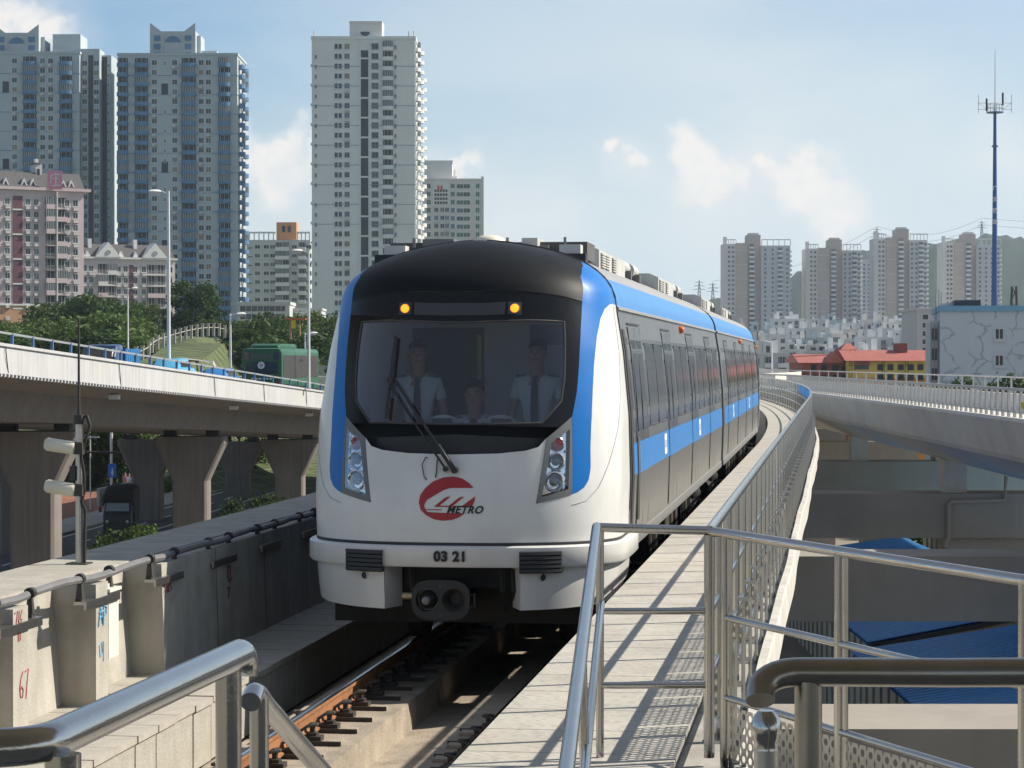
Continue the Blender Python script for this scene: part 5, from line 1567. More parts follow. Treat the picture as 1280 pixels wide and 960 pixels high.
# ------------------------------------------------------------------ buildings
win_frame = mat('window_frame', (.55,.57,.58), .5, var=0)
win_glass = mat('window_glass', (.018,.024,.030), .15, var=.5, vscale=.4)
win_glass2 = mat('window_glass_curtained', (.085,.10,.11), .25, var=.4, vscale=.4)
win_green = mat('green_window_glass', (.03,.11,.085), .15, var=.3, vscale=.3)
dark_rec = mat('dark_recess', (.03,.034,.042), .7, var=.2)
maroon = mat('maroon_tiles', (.14,.055,.075), .7, var=.12)
w_white = mat('flats_white', (.70,.71,.705), .85, var=.05, vscale=.08, streak=.10)
w_pink = mat('flats_pink', (.62,.49,.51), .85, var=.06, vscale=.1, streak=.1)
w_rose = mat('flats_pale_rose', (.62,.56,.56), .85, var=.06, vscale=.1, streak=.1)
w_ochre = mat('flats_ochre', (.50,.28,.16), .85, var=.08)
w_pale = mat('flats_pale_blue', (.42,.48,.51), .85, var=.05, vscale=.08, streak=.08)
w_bluet = mat('balcony_blue', (.075,.18,.33), .6, var=.1, vscale=.2)
w_line = mat('floor_line', (.22,.29,.33), .8, var=0)
w_beige = mat('flats_beige', (.62,.60,.57), .85, var=.06, vscale=.1)
w_brown = mat('flats_brown', (.46,.395,.35), .85, var=.08, vscale=.1)
w_grey = mat('flats_grey', (.53,.54,.545), .85, var=.06, vscale=.1, streak=.1)
roof_dark = mat('mansard_tiles', (.09,.085,.09), .8, var=.15)
roof_red = mat('red_roof_tiles', (.36,.115,.095), .75, var=.12, vscale=.6)
ac_white = mat('air_conditioner_white', (.6,.6,.58), .6, var=.1)
rail_grey = mat('balcony_rail_grey', (.28,.28,.28), .6, var=.15)
def win_mesh(w, h, frame=None, glass=None, sill=True, bars=1, ac=False):
    frame = frame or win_frame; glass = glass or win_glass
    q = MB(); t = .07
    q.box(-w/2, w/2, -.03, .02, 0, h, glass)
    for x in (-w/2, w/2): q.box(x-t, x+t, -.09, .02, -t, h+t, frame)
    for z in (0, h): q.box(-w/2+t, w/2-t, -.088, .02, z-t, z+t, frame)
    for k in range(bars):
        x = -w/2 + w*(k+1)/(bars+1); q.box(x-.035, x+.035, -.07, -.028, t, h-t, frame)
    if sill: q.box(-w/2-.15, w/2+.15, -.22, 0, -.2, -t-.002, frame)
    if ac: q.box(-w/2+.1, -w/2+.95, -.55, -.02, -1.0, -.35, ac_white); q.box(-w/2-.1, w/2+.1, -.65, -.01, -1.08, -1.003, rail_grey)
    return q.mesh('window')
def balc_mesh(w, dpt, fh, par, front, curve=0.0, rec=None, rail=False, enclosed=False):
    """balcony with slab, parapet (bowed out by curve) and the dark room front behind it"""
    q = MB(); rec = rec or dark_rec; n = 7
    xs_ = [-w/2 + w*i/(n-1) for i in range(n)]
    ys_ = [-(dpt + curve*(1-(2*x/w)**2)) for x in xs_]
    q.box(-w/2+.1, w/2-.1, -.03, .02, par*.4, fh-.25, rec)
    for k in range(3):
        x = -w/2 + w*(k+.5)/3; q.box(x-.05, x+.05, -.06, -.032, par*.4, fh-.3, win_frame)
    loop = [(x, y) for x, y in zip(xs_, ys_)] + [(w/2, 0), (-w/2, 0)]
    q.prism([(x, y, -.14) for x, y in loop], (0,0,.16), front)
    if not rail:
        for (x0, y0_), (x1, y1_) in zip(loop[:n], loop[1:n]): q.prism([(x0,y0_,.02),(x1,y1_,.02),(x1,y1_+.1,.02),(x0,y0_+.1,.02)], (0,0,par), front)
        for x in (-w/2, w/2): q.box(min(x, x-.08 if x > 0 else x+.08), max(x, x-.08 if x > 0 else x+.08), -dpt+.1, 0, .02, par, front)
    else:
        for z in (.35,.7,1.05): q.tube([(x, y+.05, z) for x, y in zip(xs_, ys_)], .035, rail_grey, 4)
        for x, y in zip(xs_, ys_): q.box(x-.03, x+.03, y+.02, y+.08, 0, 1.05, rail_grey)
    if enclosed:
        for (x0, y0_), (x1, y1_) in zip(loop[:n], loop[1:n]): q.prism([(x0,y0_+.04,par),(x1,y1_+.04,par),(x1,y1_+.08,par),(x0,y0_+.08,par)], (0,0,fh-par-.2), win_glass2)
        for x, y in zip(xs_, ys_): q.box(x-.04, x+.04, y, y+.06, par, fh-.2, win_frame)
    return q.mesh('balcony')
class Bld:
    def __init__(s, name, label, px0, px1, ytop, d, depth, z0, wall, cat='building', group=None, rz=0.0, parapet=1.2):
        s.d = d; s.x0 = PX(px0, d); s.c, s.s = math.cos(rz), math.sin(rz); s.W = s.u(px1); s.H = PZ(ytop, d) - z0; s.D = depth
        s.t = thing(name, label, cat, (s.x0, d, z0), rz, group); s.z0 = z0
        s.m = Many(s.t); s.rnd = random.Random(len(label)*7 + int(px0))
        if wall:
            q = MB(); q.box(0, s.W, 0, depth, -2, s.H, wall); s.wall = q.build('wall', s.t)
            if parapet:
                q = MB(); w_ = .25
                q.box(-w_, s.W+w_, -w_, .3, s.H+.002, s.H+parapet, wall); q.box(-w_, s.W+w_, depth-.3, depth+w_, s.H+.002, s.H+parapet, wall)
                q.box(-w_, .3, .302, depth-.302, s.H+.002, s.H+parapet, wall); q.box(s.W-.3, s.W+w_, .302, depth-.302, s.H+.002, s.H+parapet, wall); q.build('parapet', s.t)
    def u(s, px): t = (px - 640)/F; return (t*s.d - s.x0)/(s.c - t*s.s)
    def zz(s, py): return PZ(py, s.d) - s.z0
    def col(s, name, meshes, u, z0, z1, step, face='f', off=0.0, prob=1.0):
        z = z1
        while z >= z0 - 1e-6:
            if s.rnd.random() <= prob:
                me = s.rnd.choice(meshes)
                loc, rz = {'f': ((u, -off, z), 0), 'r': ((s.W+off, u, z), R(90)), 'l': ((-off, u, z), R(-90))}[face]
                s.m.add(name, me, loc, rz)
            z -= step
    def box(s, name, x0, x1, y0, y1, z0, z1, m):
        q = MB(); q.box(x0, x1, y0, y1, z0, z1, m); return q.build(name, s.t)
    def lines(s, z0, z1, step, m, h=.18, off=.10, side=True):
        q = MB(); z = z1
        while z > z0:
            q.box(-off, s.W+off, -off, s.D+off, z, z+h, m); z -= step
        return q.build('floor_line', s.t)
FH = 3.0
wA = [win_mesh(1.6,1.65), win_mesh(1.6,1.65), win_mesh(1.6,1.65,glass=win_glass2)]
curt = [mat('curtain_warm', (.22,.17,.12), .5, var=.3), mat('curtain_blue', (.08,.13,.20), .4, var=.3)]
wA += [win_mesh(1.6,1.65,ac=True), win_mesh(1.6,1.65,glass=curt[0]), win_mesh(1.6,1.65,glass=curt[1],ac=True), win_mesh(1.6,1.65)]
wS = [win_mesh(.7,1.2), win_mesh(.7,1.2,glass=win_glass2)]
wB = [win_mesh(2.0,1.7,frame=w_line), win_mesh(2.0,1.7,frame=w_line,glass=win_glass2)]
wAC = [win_mesh(1.3,1.5,ac=True), win_mesh(1.3,1.5,ac=True,glass=win_glass2), win_mesh(1.3,1.6,ac=True)]

def white_tower():
    b = Bld('tower_block', 'tall white tower block with a dark vertical strip and round edged balconies above the train', 390, 519, 50, 714, 22, 4, w_white, 'tower', parapet=1.0)
    u = b.u; top = b.H - 2.9
    wp2 = [win_mesh(1.05,1.6,bars=0), win_mesh(1.05,1.6,bars=0)]
    for px in (420.5, 425.5): b.col('window', wp2, u(px), 12, top, FH)
    b.col('window', wA, u(434), 12, top, FH)
    b.col('window', wB, u(469), 12, top, FH)
    b.col('window', wS, u(494.5), 12, top, FH)
    b.col('window', wS, u(395), 12, top, FH, prob=.9)
    b.col('balcony', [balc_mesh(3.2,.9,FH,1.0,w_white,.5), balc_mesh(3.2,.9,FH,1.0,w_white,.5,enclosed=True)], u(485), 12, top-.4, FH)
    b.col('corner_balcony', [balc_mesh(3.4,.8,FH,1.0,w_white,.8), balc_mesh(3.4,.8,FH,1.0,w_white,.8,enclosed=True)], 3.2, 12, top-.4, FH, 'r')
    b.col('corner_balcony', [balc_mesh(3.4,1.0,FH,1.0,w_white,1.0)], 10.5, 12, top-.4, FH, 'r', .4)
    b.col('corner_balcony', [balc_mesh(3.4,1.0,FH,1.0,w_white,1.0)], 17.5, 12, top-8, FH, 'r', .9)
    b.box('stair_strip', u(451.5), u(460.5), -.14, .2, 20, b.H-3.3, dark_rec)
    q = MB(); z = b.H - 6
    while z > 20: q.box(u(451), u(461), -.24, -.02, z, z+.5, w_white); z -= FH*2
    q.build('strip_slab', b.t)
    b.lines(40, b.H-8.2, FH*2, w_line, .16, .12)
    b.box('rib', u(449.5), u(451), -.35, .05, 10, b.H+.4, w_white); b.box('rib', u(461), u(462.5), -.35, .05, 10, b.H+.4, w_white)
    b.box('crown', u(437), u(477.5), 1, 12, b.H, b.zz(27), w_white)
    q = MB(); q.box(u(436.4), u(478), .7, 12.3, b.zz(28.5), b.zz(26.5), w_white); q.build('crown_cornice', b.t)
    q = MB(); n = 10; q.prism([(u(456.5)+1.45*math.cos(math.pi*(1+i/n)), .98, b.zz(39.8)+1.3*math.sin(math.pi*(1+i/n))) for i in range(n+1)], (0,-.12,0), win_glass); q.build('crown_window', b.t)
    for px in (393, 511, 518):
        q = MB(); x = min(b.W-.4, max(.4, u(px))); q.tube([(x,.5,b.H+.9),(x,.5,b.H+2.6)], .25, w_white, 6); q.build('finial', b.t)
    for k in range(13): b.box('air_conditioner', -.45, -.02, 1.0, 1.9, b.H-8-6*k, b.H-7.3-6*k, ac_white)
    b.m.flush()
white_tower()
def gable_crown(b, ua, ub, zt, base):
    """crown block with two pointed wings and an arched blue window between them"""
    w_ = ub - ua; q = MB()
    q.box(ua, ub, 2, 16, base, zt-2.6, w_pale); 
    q.prism([(ua,1.6,base),(ua+w_*.30,1.6,base),(ua+w_*.30,1.6,zt-3.2),(ua,1.6,zt)], (0,.38,0), w_pale)
    q.prism([(ub,1.6,base),(ub,1.6,zt),(ub-w_*.30,1.6,zt-3.2),(ub-w_*.30,1.6,base)], (0,.38,0), w_pale)
    q.box(ub+.002, ub+1.2, 5, 14, base, zt-3.5, w_pale); q.box(ub+1.2, ub+w_*.42, 7, 15, base, zt-8, w_pale)
    q.build('crown', b.t)
    q = MB(); n = 12; r = w_*.17; q.prism([(ua+w_*.5+r*math.cos(math.pi*i/n), 1.99, zt-6.0+r*.8*math.sin(math.pi*i/n)) for i in range(n+1)], (0,-.15,0), w_bluet); q.build('arched_window', b.t)
    q = MB()
    for k in range(3):
        for x in (.16, .84): q.box(ua+w_*x-1.0, ua+w_*x+1.0, 1.2, 1.59, zt-10.8+2.6*k, zt-9.2+2.6*k, w_bluet)
    q.build('crown_balcony', b.t)
def blue_tower(label, px0, px1, ytop, d, lit_setback, bals, wins, slots, z0, crown):
    b = Bld('tower_block', label, px0, px1, ytop, d, 24, z0, w_pale, 'tower', parapet=.8)
    u = b.u; top = b.H - 3.0
    bb = [balc_mesh(3.4,1.1,FH,1.1,w_bluet,.9), balc_mesh(3.4,1.1,FH,1.1,w_bluet,.9,enclosed=True), balc_mesh(3.4,1.1,FH,1.1,w_bluet,.9)]
    for px, w_ in bals:
        mm = bb if w_ == 1 else [balc_mesh(3.4*w_,1.1,FH,1.1,w_bluet,.9), balc_mesh(3.4*w_,1.1,FH,1.1,w_bluet,.9,enclosed=True)]
        b.col('balcony', mm, u(px), 8, top-.5, FH)
    for px in wins: b.col('window', [win_mesh(1.3,1.45,glass=win_glass), win_mesh(1.3,1.45,glass=win_glass2)] if False else wA, u(px), 8, top, FH)
    for px in slots:
        b.col('window', wS, u(px), 8, top, FH, prob=.5)
        q = MB()
        for k in range(4): q.box(u(px)-1.0, u(px)+1.0, -.10, .1, b.H-12-24.2*k, b.H-8.6-24.2*k, dark_rec)
        q.build('sky_lobby', b.t)
    b.lines(30, b.H-6.2, FH*2, w_bluet, .14, .12)
    b.col('side_balcony', bb, 5, 8, top-.5, FH, 'r'); b.col('side_balcony', bb, 14, 8, top-.5, FH, 'r'); b.col('window', wA, 9.5, 8, top, FH, 'r')
    if crown: gable_crown(b, u(crown[0]), u(crown[1]), b.zz(crown[2]), b.H)
    b.m.flush()
    return b
blue_tower('pale tower block with blue banded balconies standing just left of the white tower', 148, 297, 70, 725, 0, [(154,1),(177.5,1.25),(236.5,1.35),(281,1.1)], [193.5, 219, 252, 261], [206.5], 3, (187, 244, 28))
bA = blue_tower('pale tower block with blue banded balconies cut off by the left edge', -42, 100, 68, 735, 0, [(38,1.25),(83,1.2),(-20,1.2)], [19, 54, 64, -4], [8], 3, (-8, 48, 30))
q = MB(); bA.box('rear_wing', bA.W-2, bA.u(135), 7, 22, -2, bA.zz(66), w_pale); bA.box('rear_wing', bA.W-9, bA.u(123), 3, 12, -2, bA.zz(60), w_pale)
bA.box('roof_house', bA.u(62), bA.u(97), 6, 18, bA.H, bA.zz(40), w_pale)
for px in (112, 126.5):
    q = MB(); q.box(bA.u(px)-.8, bA.u(px)+.8, (2.9 if px < 120 else 6.9), 7.2, 20, bA.zz(68), dark_rec); q.build('recess_strip', bA.t)
m2 = Many(bA.t)
for k in range(34):
    z = bA.H - 3.4 - FH*k
    m2.add('rear_window', wA[(k*5) % 7], (bA.u(104.5), 3.0, z)); m2.add('rear_window', wA[(k*3+1) % 7], (bA.u(119), 3.0, z)); m2.add('rear_window', wS[k % 2], (bA.u(131.5), 7.0, z))
m2.flush()

def pink_flats():
    b = Bld('apartment_building', 'pink apartment building with maroon strips and a pink rooftop sign at the left edge', -62, 105, 234, 560, 14, 2, w_pink, 'building', parapet=0, rz=R(30))
    u = b.u; top = b.zz(253)
    for px in (-14, 9.5, 35, 45.5, 94.5, 84, -40): b.col('window', wAC, u(px), 1, top, FH)
    bm_ = [balc_mesh(2.7,1.1,FH,1.0,w_pink,0,rail=True), balc_mesh(2.7,1.1,FH,1.0,w_pink,0), balc_mesh(2.7,1.1,FH,1.0,w_pink,0,enclosed=True), balc_mesh(2.7,1.1,FH,1.0,rail_grey,0,rail=True)]
    for px in (63.5, 77): b.col('balcony', bm_, u(px), 1, top-.7, FH)
    b.box('party_pier', u(70)-.15, u(70)+.15, -1.2, .05, 0, b.H-.2, w_beige)
    q = MB()
    for px in (22.5,): q.box(u(16.5), u(28.5), -.12, .1, 6, b.H-1.5, maroon)
    q.box(u(-32), u(-20), -.12, .1, 6, b.H-1.5, maroon); q.build('maroon_strip', b.t)
    q = MB(); z = b.H - 5
    while z > 6: q.box(u(16), u(29), -.25, -.02, z, z+.35, w_white); z -= FH*2
    q.build('strip_band', b.t)
    b.box('brick_base', -.2, b.W+.2, -.18, 14.2, -2, b.zz(381), w_ochre); b.box('string_course', -.4, b.W+.4, -.4, 14.4, b.zz(381)+.01, b.zz(379), w_white)
    b.box('cornice', -.8, b.W+1.6, -.9, 15, b.H, b.H+.7, w_pink)
    # mansard roof with dormers
    q = MB(); q.prism([(-.5,-.3,b.H+.7),(-.5,3.5,b.H+4.6),(-.5,10.5,b.H+4.6),(-.5,14.3,b.H+.7)], (b.W+.6,0,0), roof_dark); q.build('mansard_roof', b.t)
    dm = MB(); dm.prism([(-.9,-.2,0),(.9,-.2,0),(0,-.2,2.0)], (0,2.6,0), w_white); dm.prism([(-.5,-.26,.2),(.5,-.26,.2),(0,-.26,1.2)], (0,.05,0), dark_rec); dme = dm.mesh('dormer')
    for px in (-30, -8, 8, 31, 42, 80, 90): b.m.add('dormer', dme, (u(px), .3, b.H+.9))
    q = MB(); q.box(u(50), u(58), 3, 7, b.H+.7, b.H+6.6, w_grey); q.box(u(49.5), u(56), 2.8, 7.2, b.H+6.6, b.H+7.0, roof_dark); q.box(u(52), u(55), 2.9, 2.99, b.H+3.2, b.H+5.5, win_glass); q.build('stair_house', b.t)
    q = MB(); q.box(u(51), u(55.5), 4, 5, b.H+7.0, b.H+8.0, ac_white); q.build('water_tank', b.t)
    sg = thing('rooftop_sign', 'pink rooftop sign with a white character on the pink apartment building', 'sign', (b.x0+u(67)*b.c+1.2*b.s, 560+u(67)*b.s-1.2*b.c, b.z0+b.H+.7), R(12))
    sp = mat('sign_pink', (.66,.24,.36), .6, var=.04)
    q = MB(); q.box(-1.75,1.75,-.1,.1,-.4,4.2, sp); q.build('panel', sg)
    try:
        me = text_mesh('庄', 3.4, label_white, 0, .02, .02)
    except Exception: me = None
    q = MB(); yy = -.13
    def st(x0, z0, x1, z1, w0, w1): 
        d_ = Vector((x1-x0, 0, z1-z0)).normalized(); n_ = Vector((-d_.z, 0, d_.x))
        q.prism([(x0-n_.x*w0, yy, z0-n_.z*w0), (x1-n_.x*w1, yy, z1-n_.z*w1), (x1+n_.x*w1, yy, z1+n_.z*w1), (x0+n_.x*w0, yy, z0+n_.z*w0)], (0,-.03,0), label_white)
    # dot, cover stroke, long falling stroke, then the earth radical
    st(.05,3.75,.25,3.4,.06,.14); st(-1.0,3.1,1.15,3.3,.10,.13); st(-.85,3.05,-.95,1.7,.12,.10); st(-.95,1.7,-1.4,.45,.10,.03)
    st(-.45,2.15,.95,2.3,.09,.11); st(.25,2.95,.2,.55,.12,.11); st(-.75,.5,1.3,.6,.11,.14)
    q.build('sign_character', sg)
    b.m.flush()
pink_flats()
def gabled_flats():
    b = Bld('apartment_building', 'low white apartment building with two round window gables below the blue tower', 101, 219, 323, 625, 14, 4, w_rose, 'building', parapet=0, rz=R(28))
    u = b.u; top = b.zz(339)
    for px in (106, 114, 148.5, 157, 169, 180, 213): b.col('window', wAC, u(px), 0, top, FH)
    bm_ = [balc_mesh(2.6,1.0,FH,1.0,w_white,0,rail=True), balc_mesh(2.6,1.0,FH,1.0,w_white,0,enclosed=True), balc_mesh(2.6,1.0,FH,1.0,w_pink,0)]
    for px in (128, 139.5, 189.5, 201): b.col('balcony', bm_, u(px), 0, top-.7, FH)
    q = MB(); q.box(u(161.5), u(167), -.1, .1, 3, b.H-1.5, maroon); q.build('maroon_strip', b.t)
    b.box('cornice', -.3, b.W+.5, -.7, 14.5, b.H, b.H+.5, w_white)
    q = MB(); q.prism([(-.1,0,b.H+.5),(-.1,4.5,b.H+4.2),(-.1,9.5,b.H+4.2),(-.1,14,b.H+.5)], (b.W,0,0), roof_dark); q.build('mansard_roof', b.t)
    for px in (134.5, 193):
        q = MB(); c = u(px); q.prism([(c-3.6,-.85,b.H+.45),(c+3.6,-.85,b.H+.45),(c,-.85,b.H+4.5)], (0,4,0), w_white); g_ = q.build('gable', b.t)
        q = MB(); q.lathe([(.62,.0),(.62,.12),(.44,.12),(.44,.0)], Matrix.Translation((c,-.86,b.H+1.75)) @ Matrix.Rotation(R(90),4,'X'), rail_grey, 16); q.build('round_window', g_)
    dm = MB(); dm.prism([(-.8,-.2,0),(.8,-.2,0),(0,-.2,1.7)], (0,2.2,0), w_white); dme = dm.mesh('dormer')
    for px in (104, 110, 152, 170): b.m.add('dormer', dme, (u(px), .3, b.H+.5))
    for px in (117, 174): b.box('chimney', u(px)-.5, u(px)+.5, 3, 4, b.H+3, b.H+5.5, w_white)
    b.m.flush()
gabled_flats()
def mid_block():
    b = Bld('apartment_building', 'grey white apartment building with stacked balconies and an orange roof house between the towers', 297, 388, 300, 800, 16, 4, w_grey, 'building', parapet=0)
    u = b.u; top = b.zz(311)
    bl_ = [balc_mesh(2.6,1.2,FH,1.1,w_white,0), balc_mesh(2.6,1.2,FH,1.1,w_white,0,enclosed=True)]
    for px in (349, 357, 378): b.col('balcony', bl_, u(px), 18, top-.6, FH)
    for px in (322, 333, 341, 368, 386): b.col('window', [win_mesh(1.8,1.3), win_mesh(1.8,1.3,glass=win_glass2)], u(px), 18, top, FH)
    for px in (313,): b.col('window', [win_mesh(1.6,.5,bars=0)], u(px), 18, top, FH)
    q = MB(); q.box(u(345), u(370), 2, 10, b.H, b.zz(277.5), mat('roof_house_orange', (.55,.27,.13), .8, var=.05)); q.build('roof_house', b.t)
    q = MB(); q.box(u(352), u(356), 1.9, 1.99, b.zz(290), b.zz(282), win_glass); q.box(u(359), u(363), 1.9, 1.99, b.zz(290), b.zz(282), win_glass); q.build('roof_window', b.t)
    q = MB()
    for px in range(300, 345, 6): q.box(u(px)-.2, u(px)+.2, -.2, .3, b.H, b.H+2.2, w_white)
    q.box(0, u(345), -.25, .35, b.H+2.2, b.H+2.8, w_white)
    for px in range(372, 388, 5): q.box(u(px)-.2, u(px)+.2, -.2, .3, b.H, b.H+2.2, w_white)
    q.box(u(371), b.W, -.25, .35, b.H+2.2, b.H+2.8, w_white); q.build('roof_pergola', b.t)
    b.m.flush()
    p = Bld('podium_block', 'long low concrete building with dark window bands behind the trees left of the train', 297, 362, 381, 640, 16, 3, w_grey, 'building', parapet=.8)
    for z in (p.zz(389), p.zz(399), p.zz(409), p.zz(419)):
        q = MB(); q.box(.6, p.W-1.2, -.06, .1, z, z+1.4, win_glass)
        for k in range(8): q.box(.6+k*1.6, .72+k*1.6, -.1, -.05, z, z+1.4, w_grey)
        q.build('window_band', p.t)
    c = Bld('podium_block', 'low grey building with a slanted wall beside the orange canopy', 362, 402, 388, 650, 14, 3, w_grey, 'building', parapet=.6)
    for px in (372, 384): c.col('window', wA, c.u(px), 0, c.H-3, FH)
    c.m.flush()
mid_block()
def green_glass_tower():
    b = Bld('tower_block', 'pinkish tower block with green glass corners and a red H mark behind the white tower', 528, 601.5, 226, 900, 18, 4, w_beige, 'tower', parapet=.8)
    u = b.u; top = b.H - 3
    wg = [win_mesh(2.6,1.7,glass=win_green,frame=w_white), win_mesh(2.6,1.7,glass=win_glass,frame=w_white)]
    for px in (536, 566): b.col('window', [win_mesh(1.6,1.9,glass=win_green,frame=w_white)], u(px), 10, top, 3.1)
    for px in (575, 583.5): b.col('window', wg, u(px), 10, top, 3.1)
    b.col('window', [win_mesh(1.5,1.9,glass=win_green,frame=w_white)], u(597), 10, top, 3.1)
    for px in (545.5, 553, 559): b.col('window', wA, u(px), 10, top-9, 3.1)
    b.box('white_front', u(541), u(562), -.2, .05, b.H-9.5, b.H-.1, w_white)
    q = MB()
    for i in range(5):
        for j in range(4): q.box(u(544.5+3.4*i)-.4, u(544.5+3.4*i)+.4, -.28, -.18, b.H-9+1.55*j, b.H-8+1.55*j, win_glass)
    q.build('small_window', b.t)
    q = MB(); z = b.zz(236); r_ = mat('red_sign', (.5,.03,.05), .5, var=0)
    q.box(u(550)-1.0, u(550)-.4, -.35, -.21, z-.6, z+1.4, r_); q.box(u(550)+.4, u(550)+1.0, -.35, -.21, z-.6, z+1.4, r_); q.box(u(550)-.4, u(550)+.4, -.34, -.21, z+.1, z+.6, r_); q.build('red_mark', b.t)
    b.box('crown', u(530), u(565), 3, 12, b.H, b.zz(203), w_white); b.box('crown_cap', u(529), u(566), 2.6, 12.4, b.zz(203)+.01, b.zz(200), w_white)
    b.box('crown_step', u(565)+.01, u(571), 4, 10, b.H, b.H+2, w_white); b.box('corner_pier', b.W+.01, b.W+1.0, -.3, 3, -2, b.H+1.6, w_beige)
    q = MB(); q.tube([(u(568),5,b.H+2),(u(568),5,b.H+4.5)], .5, w_white, 6); q.build('roof_vent', b.t)
    b.m.flush()
green_glass_tower()
# small orange and yellow canopy among the trees
t = thing('roadside_canopy', 'small orange canopy with a yellow sign board between the trees left of the train', 'canopy', (PX(370, 300), 300, terrain(PX(370,300), 300)))
zc = PZ(399, 300) - t.location.z
q = MB(); q.box(-1.3,1.3,-.6,.6,zc-.1,zc+.15, mat('canopy_orange', (.55,.12,.04), .6)); q.build('roof', t)
q = MB(); q.box(-.55,.0,-.65,-.55,zc-1.2,zc-.15, mat('board_yellow', (.75,.5,.03), .5)); q.build('sign_board', t)
q = MB(); q.box(-.85,-.6,-.2,.2,0,zc-.1, w_ochre); q.box(.4,.55,-.2,.2,0,zc-.1, w_ochre); q.build('leg', t)

# ------------------------------------------------------------------ the four towers and houses on the right
def twin_tower(label, px0, px1, ytop, d, split, brown):
    """two slender wings with a stair core between; white frames and balconies on the edges"""
    b = Bld('tower_block', label, px0, px1, ytop, d, 22, -8, None, 'tower', 'row of brown and white towers on the right')
    u = b.u; H = b.H; W_ = b.W; s1 = u(split)
    b.box('white_wing', 0, s1*.40, 0, 20, 0, H-2.0, w_beige); b.box('brown_wing', s1*.40+.01, s1*.76, -1.2, 20, 0, H-1.5, w_brown)
    b.box('stair_core', s1*.76+.01, s1*1.18, 3, 19, 0, H+4.0, w_brown)
    b.box('grey_wing', s1*1.18+.01, W_, 1, 20, 0, H-3.0, w_grey)
    bl_ = [balc_mesh(3.2,1.4,FH,1.1,w_white,.3), balc_mesh(3.2,1.4,FH,1.1,w_white,.3,enclosed=True)]
    b.col('balcony', bl_, s1*.88, 4, H-5, FH, 'f', 1.3)
    b.col('window', [win_mesh(1.5,1.5)], s1*.18, 4, H-5, FH); b.col('window', [win_mesh(1.5,1.5)], s1*.30, 4, H-5, FH)
    m_ = Many(b.t)
    nb = 4
    for k in range(int((H-8)/FH)):
        z = H - 6.5 - FH*k
        for j in range(nb):
            x = s1*1.18 + (W_-s1*1.18)*(j+.6)/nb
            if brown and j == 2: m_.add('wing_balcony', bl_[k % 2], (x, 1.0, z-.6))
            else: m_.add('wing_window', wA[(k*3+j*2) % 7], (x, 1.0, z))
        m_.add('end_balcony', bl_[0], (W_, 6, z-.6), R(90))
    m_.flush()
    for a, c in ((.02, s1*.4), (s1*1.2, W_)):
        q = MB(); n = 5
        for k in range(n+1): x = a + (c-a)*k/n; q.box(x-.2, x+.2, .2, .6, H-3.0, H+.4, w_white)
        q.box(a, c, .15, .65, H+.4, H+1.0, w_white); q.build('roof_frame', b.t)
    b.box('roof_house', .3, s1*.12, 2, 5, H-2, H+2.6, w_beige); q = MB(); q.box(s1*.80, s1*1.12, 4, 12, H+4.0, H+5.2, w_beige); q.build('roof_house', b.t)
    q = MB(); z = H-6.5
    while z > 6: q.box(s1*.41, s1*.75, -1.26, -1.19, z, z+.3, w_beige); z -= FH*3
    q.build('wall_band', b.t)
    b.m.flush()
twin_tower('leftmost brown and white twin tower of the row on the right, beside the train', 904, 988, 301, 1500, 944, True)
twin_tower('second brown and white twin tower from the left of the row on the right', 1007, 1076, 307, 1500, 1046, True)
twin_tower('third and tallest brown and white twin tower, right of centre in the row', 1092.5, 1159, 294, 1470, 1130, True)
twin_tower('rightmost brown and white twin tower, behind the blue mast', 1178, 1251, 300, 1500, 1214, False)
b = Bld('tower_block', 'slim pale tower half hidden between the second and third twin towers', 1076, 1093, 326, 1750, 18, -8, w_grey, 'tower', parapet=1)
for px in (1080, 1086, 1090): b.col('window', wA, b.u(px), 5, b.H-4, FH)
b.m.flush()

def house(px0, px1, ytop, d, wall, label, seed, balc=True):
    b = Bld('house_block', label, px0, px1, ytop, d, 14, -8.3, wall, 'house', 'white houses crowded below the twin towers', parapet=.7)
    rr = random.Random(seed); n = max(2, int(b.W/3.4))
    bl_ = [balc_mesh(2.4,1.1,FH,1.0,w_white,0), balc_mesh(2.4,1.1,FH,1.0,rail_grey,0,rail=True)]
    for j in range(n):
        x = b.W*(j+.5)/n
        if balc and rr.random() < .35: b.col('balcony', bl_, x, b.H-20, b.H-3.2, FH)
        else: b.col('window', wA if rr.random() < .6 else wB, x, b.H-20, b.H-2.6, FH)
    for j in range(n):
        if rr.random() < .65:
            x = b.W*(j+.5)/n; h_ = rr.uniform(1.8,4.0); w_ = rr.uniform(.8,1.8)
            o = b.box('roof_house', x-w_, x+w_, 2+rr.uniform(0,3), 8, b.H+.01, b.H+h_, wall)
            if rr.random() < .4: b.box('roof_door', x-w_*.5, x+w_*.5, 1.9, 2.0, b.H+.02, b.H+h_*.7, dark_rec)
    for j in range(2): b.box('water_tank', b.W*(.25+.5*j)-.8, b.W*(.25+.5*j)+.8, 9, 11, b.H, b.H+rr.uniform(3,5), w_white)
    b.m.flush()
HW = [w_white, w_grey, w_pale, w_white, w_beige]
